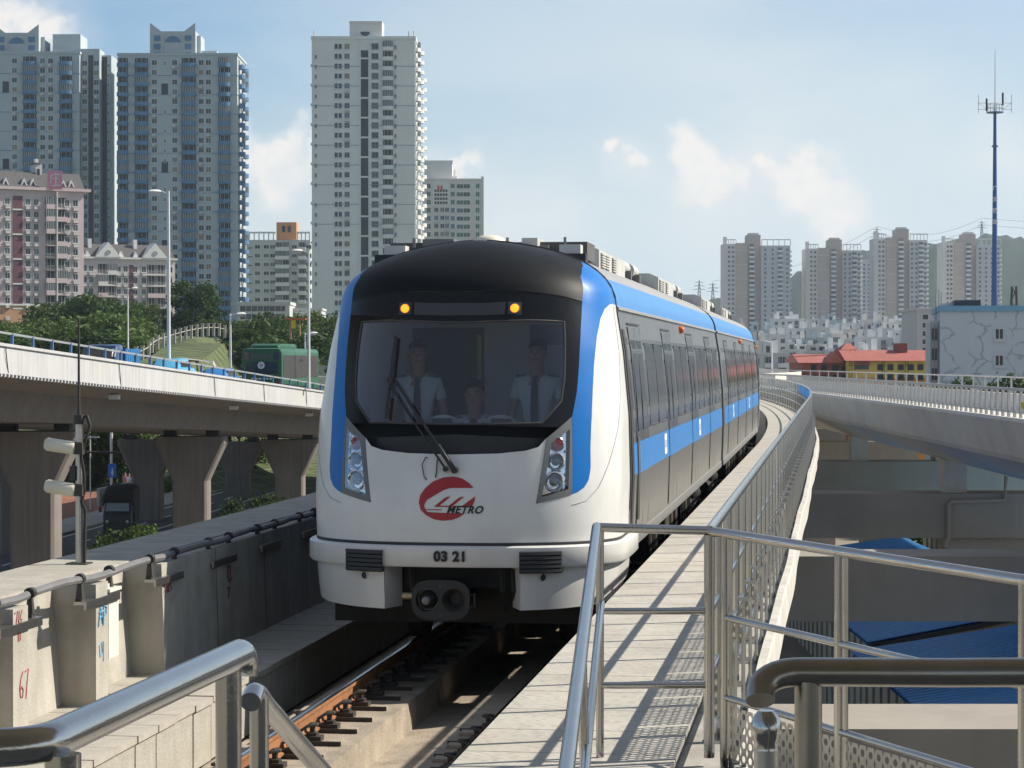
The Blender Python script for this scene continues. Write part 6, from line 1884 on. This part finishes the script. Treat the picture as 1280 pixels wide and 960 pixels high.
specs = [  # back row to front row
 (966,1000,400,1250),(1000,1026,407,1260),(1026,1052,402,1240),(1052,1078,405,1255),(1078,1104,401,1245),(1104,1130,404,1260),(1130,1152,402,1250),
 (940,968,414,1120),(985,1012,412,1130),(1012,1046,411,1100),(1046,1064,415,1120),(1064,1092,413,1110),(1092,1116,412,1125),(1116,1150,414,1105),
 (936,962,428,900),(962,984,420,860),(990,1012,425,980),(1012,1040,424,960),(1040,1049,419,940),(1049,1074,426,985),(1074,1098,423,970),(1098,1124,424,960),(1124,1152,422,950),
 (984,1010,439,760),(1012,1034,441,740),(1036,1064,439,730),(936,986,444,640),(1120,1150,436,720),(1076,1106,440,750)]
WHERE = ['beside the train', 'left of the red roofs', 'above the brick hall', 'above the red turret', 'above the yellow hall', 'left of the grey street block']
for i, (a, c, yt, d) in enumerate(specs):
    row = 'back row' if i < 7 else ('second row' if i < 14 else ('third row' if i < 23 else 'front row'))
    nth = i - (0 if i < 7 else 7 if i < 14 else 14 if i < 23 else 23)
    tone = ['white', 'grey', 'pale blue', 'white', 'beige'][i % 5]
    order = ['first', 'second', 'third', 'fourth', 'fifth', 'sixth', 'seventh', 'eighth', 'ninth'][nth]
    house(a, c, yt, d, HW[i % 5], f'{tone} house block, {order} from the left in the {row} below the twin towers', 50+i)

def halls():
    wall_y = mat('hall_yellow', (.62,.47,.13), .8, var=.06, vscale=.3); wall_o = mat('hall_orange', (.55,.24,.06), .8, var=.06); brick = mat('hall_brick', (.26,.085,.065), .85, var=.15, vscale=.8)
    b = Bld('yellow_hall', 'yellow building with a red tiled roof and orange lower storey behind the viaduct fence', 1060, 1161, 451, 250, 12, -8.3, wall_y, 'building', parapet=0)
    u = b.u
    b.box('orange_storey', -.02, b.W+.02, -.03, 12.02, -2, b.zz(472), wall_o)
    q = MB(); q.prism([(-.4,-.7,b.H),(-.4,4.2,b.H+1.15),(-.4,7.8,b.H+1.15),(-.4,12.7,b.H)], (b.W+.8,0,0), roof_red); q.prism([(u(1095)-3,-.72,b.H-.05),(u(1095)+3,-.72,b.H-.05),(u(1095),3.5,b.H+1.2)], (.4,1.5,.02), roof_red); q.build('roof', b.t)
    wsm = [win_mesh(.48,.5,bars=1,sill=False,frame=dark_rec)]
    for px in (1100.5, 1113, 1126, 1138.5, 1150.5):
        for z in (b.zz(462), b.zz(474.5), b.zz(487)): b.m.add('window', wsm[0], (u(px), 0, z))
    q = MB(); q.box(u(1068), u(1086), -.5, .0, b.zz(463), b.zz(462), wall_y); q.box(u(1068), u(1086), -.05, .02, b.zz(462), b.zz(456), win_glass2); q.box(u(1068), u(1086), -.6, .0, b.zz(456), b.zz(452.5), brick); q.build('porch', b.t)
    q = MB()
    for px in (1063, 1104, 1133):
        for z in range(8): q.box(u(px)-.14, u(px)+.14, -.13, -.02, z*1.5, z*1.5+.06, dark_iron)
        for sx in (-.14, .14): q.tube([(u(px)+sx, -.1, 0), (u(px)+sx, -.1, b.H)], .025, dark_iron, 5)
    q.build('ladder', b.t)
    q = MB(); q.box(u(1128), u(1140), 3, 6, b.H+.6, b.H+1.9, brick); q.build('roof_house', b.t); b.m.flush()
    b = Bld('brick_hall', 'dark red brick building with red roof and hipped turret left of the yellow building', 1003, 1059.6, 453.5, 252, 12, -8.3, brick, 'building', parapet=0)
    u = b.u
    q = MB(); q.prism([(-.5,-.6,b.H),(-.5,5,b.H+.95),(-.5,7,b.H+.95),(-.5,12.6,b.H)], (b.W+.4,0,0), roof_red); q.prism([(u(1043)-1.0,-.65,b.H),(u(1043)+1.0,-.65,b.H),(u(1043),-.65,b.H+1.2)], (0,4,0), roof_red); q.build('roof', b.t)
    q = MB(); q.box(u(1061), u(1080), 6, 11, b.H, b.zz(437), brick); x0, x1, z = u(1060), u(1083), b.zz(437)
    q.add([(x0,5.5,z),(x1,5.5,z),(x1,11.5,z),(x0,11.5,z),(x0+.9,8,z+.75),(x1-.7,8,z+.75)], [(0,1,5,4),(1,2,5),(2,3,4,5),(3,0,4),(0,3,2,1)], roof_red); q.build('turret', b.t)
    for px in (1017, 1030, 1044, 1055):
        for z in (b.zz(463), b.zz(475)): b.m.add('window', wsm[0], (u(px), 0, z))
    b.m.flush()
halls()
def mural_block():
    wall = mat('repaired_wall', (.52,.575,.62), .85, var=.05, vscale=.15)
    nt = wall.node_tree; N, L = nt.nodes, nt.links; p = N['Principled BSDF']; src = p.inputs['Base Color'].links[0].from_socket; tc = [n for n in N if n.type == 'TEX_COORD'][0]
    # irregular grey repair seams on the render
    nz = N.new('ShaderNodeTexNoise'); nz.inputs['Scale'].default_value = .9; nz.inputs['Detail'].default_value = 2; L.new(tc.outputs['Object'], nz.inputs['Vector'])
    va = N.new('ShaderNodeVectorMath'); va.operation = 'ADD'; L.new(tc.outputs['Object'], va.inputs[0]); L.new(nz.outputs['Color'], va.inputs[1])
    v = N.new('ShaderNodeTexVoronoi'); v.distance = 'MANHATTAN'; v.feature = 'DISTANCE_TO_EDGE'; v.inputs['Scale'].default_value = .42; L.new(va.outputs[0], v.inputs['Vector'])
    mr = N.new('ShaderNodeMapRange'); L.new(v.outputs['Distance'], mr.inputs[0]); mr.inputs[1].default_value = .015; mr.inputs[2].default_value = .04; mr.inputs[3].default_value = .8; mr.inputs[4].default_value = 0
    n2 = N.new('ShaderNodeTexNoise'); n2.inputs['Scale'].default_value = .35; L.new(tc.outputs['Object'], n2.inputs['Vector'])
    m2_ = N.new('ShaderNodeMapRange'); L.new(n2.outputs['Fac'], m2_.inputs[0]); m2_.inputs[1].default_value = .42; m2_.inputs[2].default_value = .5
    mu = N.new('ShaderNodeMath'); mu.operation = 'MULTIPLY'; L.new(mr.outputs[0], mu.inputs[0]); L.new(m2_.outputs[0], mu.inputs[1])
    mx = N.new('ShaderNodeMix'); mx.data_type = 'RGBA'; L.new(mu.outputs[0], mx.inputs[0]); L.new(src, mx.inputs[6]); mx.inputs[7].default_value = (.30,.34,.37,1); L.new(mx.outputs[2], p.inputs['Base Color'])
    b = Bld('mural_building', 'pale blue building with grey repair seams over its blank wall at the right edge', 1175, 1420, 386, 200, 16, -8.3, wall, 'building', parapet=0, rz=R(-8))
    u = b.u
    b.box('blue_cornice', -.15, b.W+.1, -.25, 16.1, b.H-.22, b.H+.25, mat('cornice_blue', (.18,.38,.55), .7, var=.05))
    ww = [win_mesh(.75,.95,bars=1)]
    for px in (1249, 1340):
        for z in (b.zz(424.5), b.zz(457.5), b.zz(490)): b.m.add('window', ww[0], (u(px), 0, z))
    b.box('end_bay', -.75, -.02, 1.5, 14, -2, b.H-1.0, w_grey)
    q = MB()
    for z in (b.zz(425), b.zz(450), b.zz(475)): q.box(-.62, -.2, 1.4, 1.5, z, z+1.0, win_glass)
    for k in range(3): q.tube([(-.72+.3*k, 1.35, 0), (-.72+.3*k, 1.35, b.H-1.2)], .04, rail_grey, 5)
    q.build('bay_window', b.t)
    b.box('roof_house', u(1196), u(1230), 5, 9, b.H, b.zz(373.5), dark_rec); b.box('roof_house', u(1180), u(1200), 6, 9, b.H, b.zz(377), w_grey)
    for px in (1172, 1176, 1179): 
        q = MB(); q.tube([(u(px),4,b.H-1),(u(px),4,b.zz(360+abs(px-1176)))], .05, rail_grey, 5); q.build('roof_pole', b.t)
    b.m.flush()
    c = Bld('street_block', 'narrow grey block with a column of windows left of the mural wall', 1146.5, 1170, 388, 300, 12, -8.3, w_grey, 'building', parapet=.3)
    for px in (1156.5,):
        for k in range(6): c.m.add('window', win_mesh(.85,.75,bars=0,sill=False), (c.u(px), 0, c.zz(400+10.3*k)))
    c.m.flush()
mural_block()

# blue mast
def mono():
    d = 262; z0 = -8.3; zt = PZ(141, d) - z0
    mb_ = mat('mast_blue', (.03,.10,.30), .4, var=.06, coat=.2)
    t = thing('radio_mast', 'tall dark blue radio mast with a ring of aerials and white characters on its shaft', 'mast', (PX(1243, d), d, z0))
    q = MB(); zs = [0, 11, PZ(360,d)-z0, PZ(250,d)-z0, PZ(183,d)-z0, zt]; q.tube([(0,0,z) for z in zs], [.52,.47,.34,.25,.20,.17], mb_, 16)
    for z in (PZ(330,d)-z0, PZ(183,d)-z0): q.lathe([(.25,-.08),(.36,-.08),(.36,.08),(.25,.08)], Matrix.Translation((0,0,z)), mb_, 16)
    q.build('shaft', t)
    q = MB(); q.lathe([(.2,-.12),(.95,-.05),(.95,.05),(.2,.08)], Matrix.Translation((0,0,zt)), mb_, 18); q.build('platform', t)
    q = MB()
    for k in range(8):
        a = k*math.pi/4; q.tube([(.9*math.cos(a),.9*math.sin(a),zt),(.9*math.cos(a),.9*math.sin(a),zt+.95)], .03, rail_grey, 5)
    for z in (.5,.95): q.tube([(.9*math.cos(k*math.pi/8),.9*math.sin(k*math.pi/8),zt+z) for k in range(17)], .03, rail_grey, 5, cap=False)
    q.build('guard_ring', t)
    for x, y, zz in ((-.95,-.1,.15),(.85,-.1,.8)):
        q = MB(); q.box(x-.09,x+.09,y-.09,y+.09,zt+zz,zt+zz+1.4, dark_iron); q.build('panel_aerial', t)
    for s_ in (-1, 1):
        q = MB(); x = s_*1.85; q.tube([(x,0,zt-.05),(x,0,zt+2.0)], .03, rail_grey, 5)
        for z in (.35, 1.05): q.tube([(s_*.85,0,zt+z),(x,0,zt+z)], .025, rail_grey, 5)
        q.tube([(s_*.9,0,zt+.35),(x,0,zt+1.05)], .02, rail_grey, 4); q.build('side_aerial', t)
    q = MB(); q.tube([(0,0,zt),(0,0,zt+1),(0,0,PZ(62,d)-z0)], [.10,.05,.025], rail_grey, 6); q.build('whip_aerial', t)
    for k, ch in enumerate('广深铁路'):
        me = text_mesh(ch, .62, label_white, 0, .006, .01)
        if len(me.vertices) == 0: continue
        z = PZ(236+14*k, d) - z0; q = MB()
        q.add([(v.co.x, -.27-v.co.z*.5+.25*0, z+v.co.y) for v in me.vertices], [tuple(p.vertices) for p in me.polygons], label_white); q.build('shaft_character', t)
    q = MB(); q.prism([(-.85,-.55,PZ(476,d)-z0),(.45,-.55,PZ(478,d)-z0),(.45,-.55,PZ(469,d)-z0),(-.5,-.55,PZ(470,d)-z0)], (0,.1,0), mat('red_banner', (.5,.04,.04), .7)); q.build('red_banner', t)
mono()
# lattice pylons and wires on the hills
def pylon(label, px, ybase, ytop, d):
    z0 = PZ(ybase, d); H = PZ(ytop, d) - z0
    t = thing('pylon', label, 'pylon', (PX(px, d), d, z0 ), 0, 'pylons on the wooded hills')
    st_ = mat('pylon_steel', (.25,.27,.28), .7, var=0); q = MB(); w_ = H*.11
    for sx in (-1, 1):
        for sy in (-1, 1): q.tube([(sx*w_,sy*w_,-12),(sx*w_*.35,sy*w_*.35,H*.6),(0,0,H)], .34, st_, 4)
    n = 6
    for k in range(n):
        za, zb = H*.9*k/n, H*.9*(k+1)/n; wa, wb_ = w_*(1-.95*k/n), w_*(1-.95*(k+1)/n)
        for s_ in (-1, 1): q.tube([(s_*wa,-wa,za),(-s_*wb_,-wb_,zb)], .22, st_, 4)
    for z, l in ((.62,.24),(.76,.20),(.9,.15)): q.tube([(-l*H,0,H*z),(0,0,H*z+.8),(l*H,0,H*z)], .30, st_, 4)
    q.build('lattice', t)
    return t.location + Vector((0,0,H*.78))
p1 = pylon('small pylon on the skyline just right of the train roof, left of its twin', 874, 382, 350, 2300)
p2 = pylon('small pylon on the skyline just right of the train roof, right of its twin', 891, 384, 353, 2350)
p3 = pylon('pylon on the ridge behind the third twin tower', 1096, 318, 284, 2400)
p4 = pylon('pylon rising on the ridge behind the rightmost twin tower', 1227, 300, 276, 2430)
wr = MB(); wm = mat('power_wire', (.2,.21,.22), .6, var=0)
for a, c in ((p2, p3), (p3, p4), (p4, p4+Vector((500,0,0)))):
    for dz in (0, 7):
        wr.tube([a.lerp(c, i/10)+Vector((0,0,dz-14*math.sin(math.pi*i/10)*.9)) for i in range(11)], .16, wm, 4)
tag(wr.build('power_line'), 'thin power lines hanging between the ridge pylons', 'power line')
# steel rooftop mast right of the mural wall
t = thing('lattice_mast', 'short dark lattice mast standing at the far right behind the mural wall', 'mast', (PX(1268, 480), 480, -8.3)); H_ = PZ(358,480)+8.3
q = MB()
for sx in (-1,1): q.tube([(sx*1.3,0,0),(sx*.45,0,H_)], .16, dark_iron, 4); q.tube([(sx*1.3,2,0),(sx*.45,.8,H_)], .16, dark_iron, 4)
for k in range(9):
    za = H_*k/9; zb = H_*(k+1)/9; q.tube([(-1.3+.095*k,0,za),(1.2-.095*k,0,zb)], .09, dark_iron, 4); q.tube([(1.3-.095*k,0,za),(-1.2+.095*k,0,zb)], .09, dark_iron, 4)
q.build('lattice', t)
# ------------------------------------------------------------------ right viaduct, parallel to the railway further on
def rv(y):
    x = 11.3 + .02*y
    return x
RVP = []                                   # (x, y, heading)
y = 12.0
while y < 118: RVP.append((rv(y), y, .02)); y += 4
s = (120 - NY)/math.cos(PH)
while s < 165:
    p = path(s, 3.95); RVP.append((p.x, p.y, head(s))); s += 3
def rsweep(prof, m, closed=True, caps=True, zf=0.0):
    mb = MB(); mb.loft([[(x + o*math.cos(h), y - o*math.sin(h), z) for o, z in prof] for x, y, h in RVP], m, closed, False, caps and closed); return mb
rvt = thing('concrete_viaduct', 'curved grey concrete viaduct with a metal railing crossing the right edge', 'viaduct')
rsweep([(0,1.28),(-.08,1.20),(0,.95),(.16,.30),(.24,.16),(1.9,-.68),(6.6,-.68),(8.3,.16),(8.4,.30),(8.55,1.28),(8.3,1.28),(8.2,.62),(.3,.62),(.28,1.28)], conc_pale).build('girder', rvt)
rsweep([(.12,1.95),(.07,1.95),(.07,2.02),(.17,2.02),(.17,1.95)][1:], galv).build('top_rail', rvt)
rsweep([(.10,1.40),(.10,1.44),(.14,1.44),(.14,1.40)], galv).build('bottom_rail', rvt)
rsweep([(8.40,1.95),(8.40,2.02),(8.48,2.02),(8.48,1.95)], galv).build('far_rail', rvt)
pm_ = MB(); pm_.box(-.03,.03,-.07,.07,1.28,1.95, galv); pmm = pm_.mesh('rail_post')
Mr = Many(rvt)
y = 128.0
pts_ = []
yy = 40.0
while yy < 118: pts_.append((rv(yy)+.12, yy, .02)); yy += .78
s = (119 - NY)/math.cos(PH)
while s < 150: p = path(s, 4.07); pts_.append((p.x, p.y, head(s))); s += .9
for x, y, h in pts_: Mr.add('rail_post', pmm, (x, y, 0), -h)
for x, y, h in pts_[::4]: Mr.add('far_post', pmm, (x+8.32*math.cos(h), y-8.32*math.sin(h), 0), -h)
Mr.flush()
ysn = thing('yellow_plate', 'small yellow plate fixed to the railing of the concrete viaduct under the blue mast', 'sign', (rv(57.5)-.02+.12, 57.2, 1.5))
q = MB(); q.box(-.08,-.04,-.14,.24,.02,.20, mat('plate_yellow', (.75,.6,.05), .5, var=0)); q.build('plate', ysn)
# cross beams that carry both viaducts
yb = [5.3, 30.7, 56.0, 81.4, 106.8, 132.2, 157.6]
ordn = ['nearest', 'second', 'third', 'fourth', 'farthest']
for k, y in enumerate(yb):
    lab = ['concrete cross beam below the platform end out of view', 'concrete cross beam lowest in view at lower right with a broad sunlit top', 'concrete cross beam just below the one with the drain pipe, right of the walkway',
           'concrete cross beam with a grey drain pipe on its face', 'fifth concrete cross beam from the camera, above the one with the drain pipe', 'far concrete cross beam just below the curving viaduct', 'farthest concrete cross beam, hidden by the curve'][k]
    ct = thing('cross_beam', lab, 'beam', (0, y, 0), 0, 'cross beams under the viaducts')
    sy_ = (y-NY)/math.cos(PH); xl = path(sy_, -3.0).x; xr = rv(y) + 9.5 if y < 120 else path(sy_, 13).x
    q = MB(); q.box(xl, xr, -2.1, 0, -3.3, -1.8, conc_warm); q.build('beam', ct)
    for cx in (path((y-NY)/math.cos(PH), 0).x, rv(y)+3.2):
        q = MB(); rings = []
        for z, hw in ((-8.5,.85),(-4.6,.85),(-3.32,1.5)): rings.append([(cx-hw,-1.9,z),(cx+hw,-1.9,z),(cx+hw,-.2,z),(cx-hw,-.2,z)])
        q.loft(rings, conc_warm, closed=True, caps=True); q.build('column', ct)
    for cx in (path((y-NY)/math.cos(PH), -1.2).x, path((y-NY)/math.cos(PH), 1.2).x):
        q = MB(); q.box(cx-.35,cx+.35,-1.5,-.6,-1.798,-1.455, pier_conc); q.build('bearing', ct)
    for cx in (rv(y)+2.2, rv(y)+6.0):
        q = MB(); q.box(cx-.38,cx+.38,-1.5,-.6,-1.798,-.69, conc_pale); q.build('bearing', ct)
    if k == 3:
        q = MB(); x0 = PX(1186, 79.2)
        q.tube([(x0-.12,-2.2,-3.6),(x0,-2.2,-3.2),(x0,-2.2,-2.15),(x0+.1,-2.2,-2.05),(PX(1256,79.2),-2.2,-2.0),(PX(1258,79.2),-2.2,-1.2)], .07, conc_warm, 8); q.build('drain_pipe', ct)
# sheds below
roof_blue = mat('shed_roof_blue', (.05,.26,.62), .4, .0, var=.15, vscale=.5, streak=.15, dirt=(.12,.20,.32), dscale=.5)
roof_pale = mat('shed_roof_pale_blue', (.22,.42,.55), .45, .0, var=.12)
shed_wall = mat('shed_wall', (.42,.40,.34), .8, var=.1)
def shed(label, x0, x1, y0_, y1_, ze, zr, m, xr=None):
    """long shed whose corrugated roof rises from the left eaves to a ridge at xr"""
    t = thing('shed', label, 'shed', (0,0,-8.3), 0, 'blue roofed sheds below the viaducts')
    xr = xr or x1
    q = MB(); q.box(x0+.3, x1-.3, y0_+.3, y1_-.3, 0, ze+8.3-.12, shed_wall)
    for k in range(int((x1-x0)/1.2)): q.box(x0+.4+1.2*k, x0+.46+1.2*k, y0_+.24, y0_+.302, 0, ze+8.3-.15, rail_grey)
    for k in range(int((y1_-y0_)/1.2)): q.box(x0+.24, x0+.302, y0_+.5+1.2*k, y0_+.56+1.2*k, 0, ze+8.3-.15, rail_grey)
    q.prism([(x0+.3,y0_+.3,ze+8.3-.121),(xr,y0_+.3,ze+8.3-.121),(xr,y0_+.3,zr+8.3-.1)], (0,.12,0), shed_wall)
    q.build('wall', t)
    q = MB(); n = int((y1_-y0_)/.38); prof = []
    for i in range(n+1):
        for dy, dz in ((0,0),(.09,.05),(.17,.05),(.26,0)): prof.append((y0_ + (y1_-y0_)*i/n + dy, dz))
    secs = [(x0, ze), (xr, zr)] + ([(x1, ze + (zr-ze)*.1)] if xr < x1 else [])
    q.loft([[(x, y, z+8.3+dz) for y, dz in prof] for x, z in secs], m, closed=False)
    q.loft([[(x, y, z+8.3-.06) for y in (y0_, y1_+.26)] for x, z in secs], m, closed=False)
    q.build('roof', t)
    q = MB(); q.prism([(x0,y0_-.04,ze+8.3-.2),(xr,y0_-.04,zr+8.3-.2),(xr,y0_-.04,zr+8.3-.07),(x0,y0_-.04,ze+8.3-.07)], (0,.09,0), dark_rec); q.build('eaves', t)
shed('large blue shed roof at lower right seen between the steel railing bars', 9.0, 26, 47.5, 62, -5.05, -3.3, roof_blue, 20)
shed('blue roofed shed with pale board walls behind the largest blue roof', 9.7, 24, 64, 76, -5.0, -3.6, roof_blue, 17)
shed('blue roofed shed seen between the two middle cross beams', 10.9, 17.4, 84, 96, -5.3, -4.55, roof_blue, 16)
shed('pale blue corrugated shed roof right of the drain pipe', 18.6, 29, 88, 108, -4.9, -3.5, roof_pale, 26)
yard_m = mat('yard_concrete', (.27,.245,.205), .9, var=.15, vscale=.4, dirt=(.28,.25,.20), dscale=.3)
q = MB(); q.poly([(-6,10,-8.28),(45,10,-8.28),(52,130,-8.28),(9,130,-8.28)], yard_m); q.build('yard', kind='structure')
q = MB(); q.poly([(4.6,33,-8.272),(7.6,33,-8.272),(10.2,55,-8.272),(7.5,55,-8.272)], red_soil); q.build('yard_soil', kind='structure')
for px, yt, d, k, lab in ((1186, 583, 124, BUSHD, 'dark shrub under the concrete viaduct between the bearings'), (1010, 590, 150, BUSH, 'bright shrub glimpsed under the far cross beam'), (1270, 470, 150, PROTO[2], 'tree behind the railing at the right edge'), (1218, 474, 170, PROTO[0], 'low tree left of the blue mast behind the railing'), (1272, 640, 118, BUSH, 'bright shrub at the right edge below the concrete viaduct')):
    tree(lab, px, 0, yt, d, k, .9, 'shrub' if 'shrub' in lab else 'tree', 'shrub' if 'shrub' in lab else 'tree', 'greenery under and behind the concrete viaduct', z0=-8.3)
# far hairpin ramp
def ramp():
    t = thing('hairpin_ramp', 'far grey hairpin ramp curving behind the walkway fence', 'ramp')
    c = Vector((10.5, 268, 0)); pts = []
    for k in range(40):
        a = R(-110 + 220*k/39); pts.append((c.x + 24*math.cos(a)*.9, c.y + 48*math.sin(a), math.atan2(-24*math.sin(a), 48*math.cos(a))))
    pts = [(x, y) for x, y, h in pts]
    pts = [(pts[0][0]-40, pts[0][1]-2)] + pts + [(pts[-1][0]-40, pts[-1][1]+4)]
    def off(i, o):
        a = Vector(pts[max(0,i-1)]); b_ = Vector(pts[min(len(pts)-1,i+1)]); d_ = (b_-a).normalized(); n_ = Vector((d_.y, -d_.x)); return Vector(pts[i]) + n_*o
    def sw(prof, m, zf):
        mb = MB(); mb.loft([[(*off(i, o), z + zf(i)) for o, z in prof] for i in range(len(pts))], m, True, False, True); return mb
    zf = lambda i: .2 + .9*i/len(pts)
    sw([(0,1.0),(.3,1.0),(.3,.1),(-7.7,.1),(-7.7,1.0),(-8,1.0),(-8,-.9),(-6,-1.5),(-2,-1.5),(0,-.9)][0:], conc_pale, zf).build('deck', t)
    for i in range(2, len(pts), 5):
        p = off(i, -4); q = MB(); q.tube([(p.x,p.y,-8.5),(p.x,p.y,-1.25+zf(i))], .7, pier_conc, 10); q.build('pier', t)
    l = thing('street_lamp', 'thin far street lamp standing on the hairpin ramp', 'street lamp', (PX(965, 240), 240, 1.3))
    q = MB(); q.tube([(0,0,0),(0,0,PZ(428,240)-1.3)], .09, lamp_white, 6); q.build('pole', l); q = MB(); q.tube([(0,0,PZ(428,240)-1.3),(-.8,0,PZ(427,240)-1.2)], .07, lamp_white, 6); q.build('arm', l)
ramp()
# ------------------------------------------------------------------ air
HAZE = .00009
def haze():
    m = bpy.data.materials.new('haze'); m.use_nodes = True
    nt = m.node_tree; nt.nodes.remove(nt.nodes['Principled BSDF'])
    v = nt.nodes.new('ShaderNodeVolumePrincipled'); v.inputs['Density'].default_value = HAZE; v.inputs['Color'].default_value = (.66,.82,1,1); v.inputs['Anisotropy'].default_value = .2
    nt.links.new(v.outputs[0], nt.nodes['Material Output'].inputs['Volume'])
    q = MB(); q.box(-4900,4900,-280,4900,-9.6,190, m); q.mats[0] = m
    q.build('haze', kind='stuff')
haze()
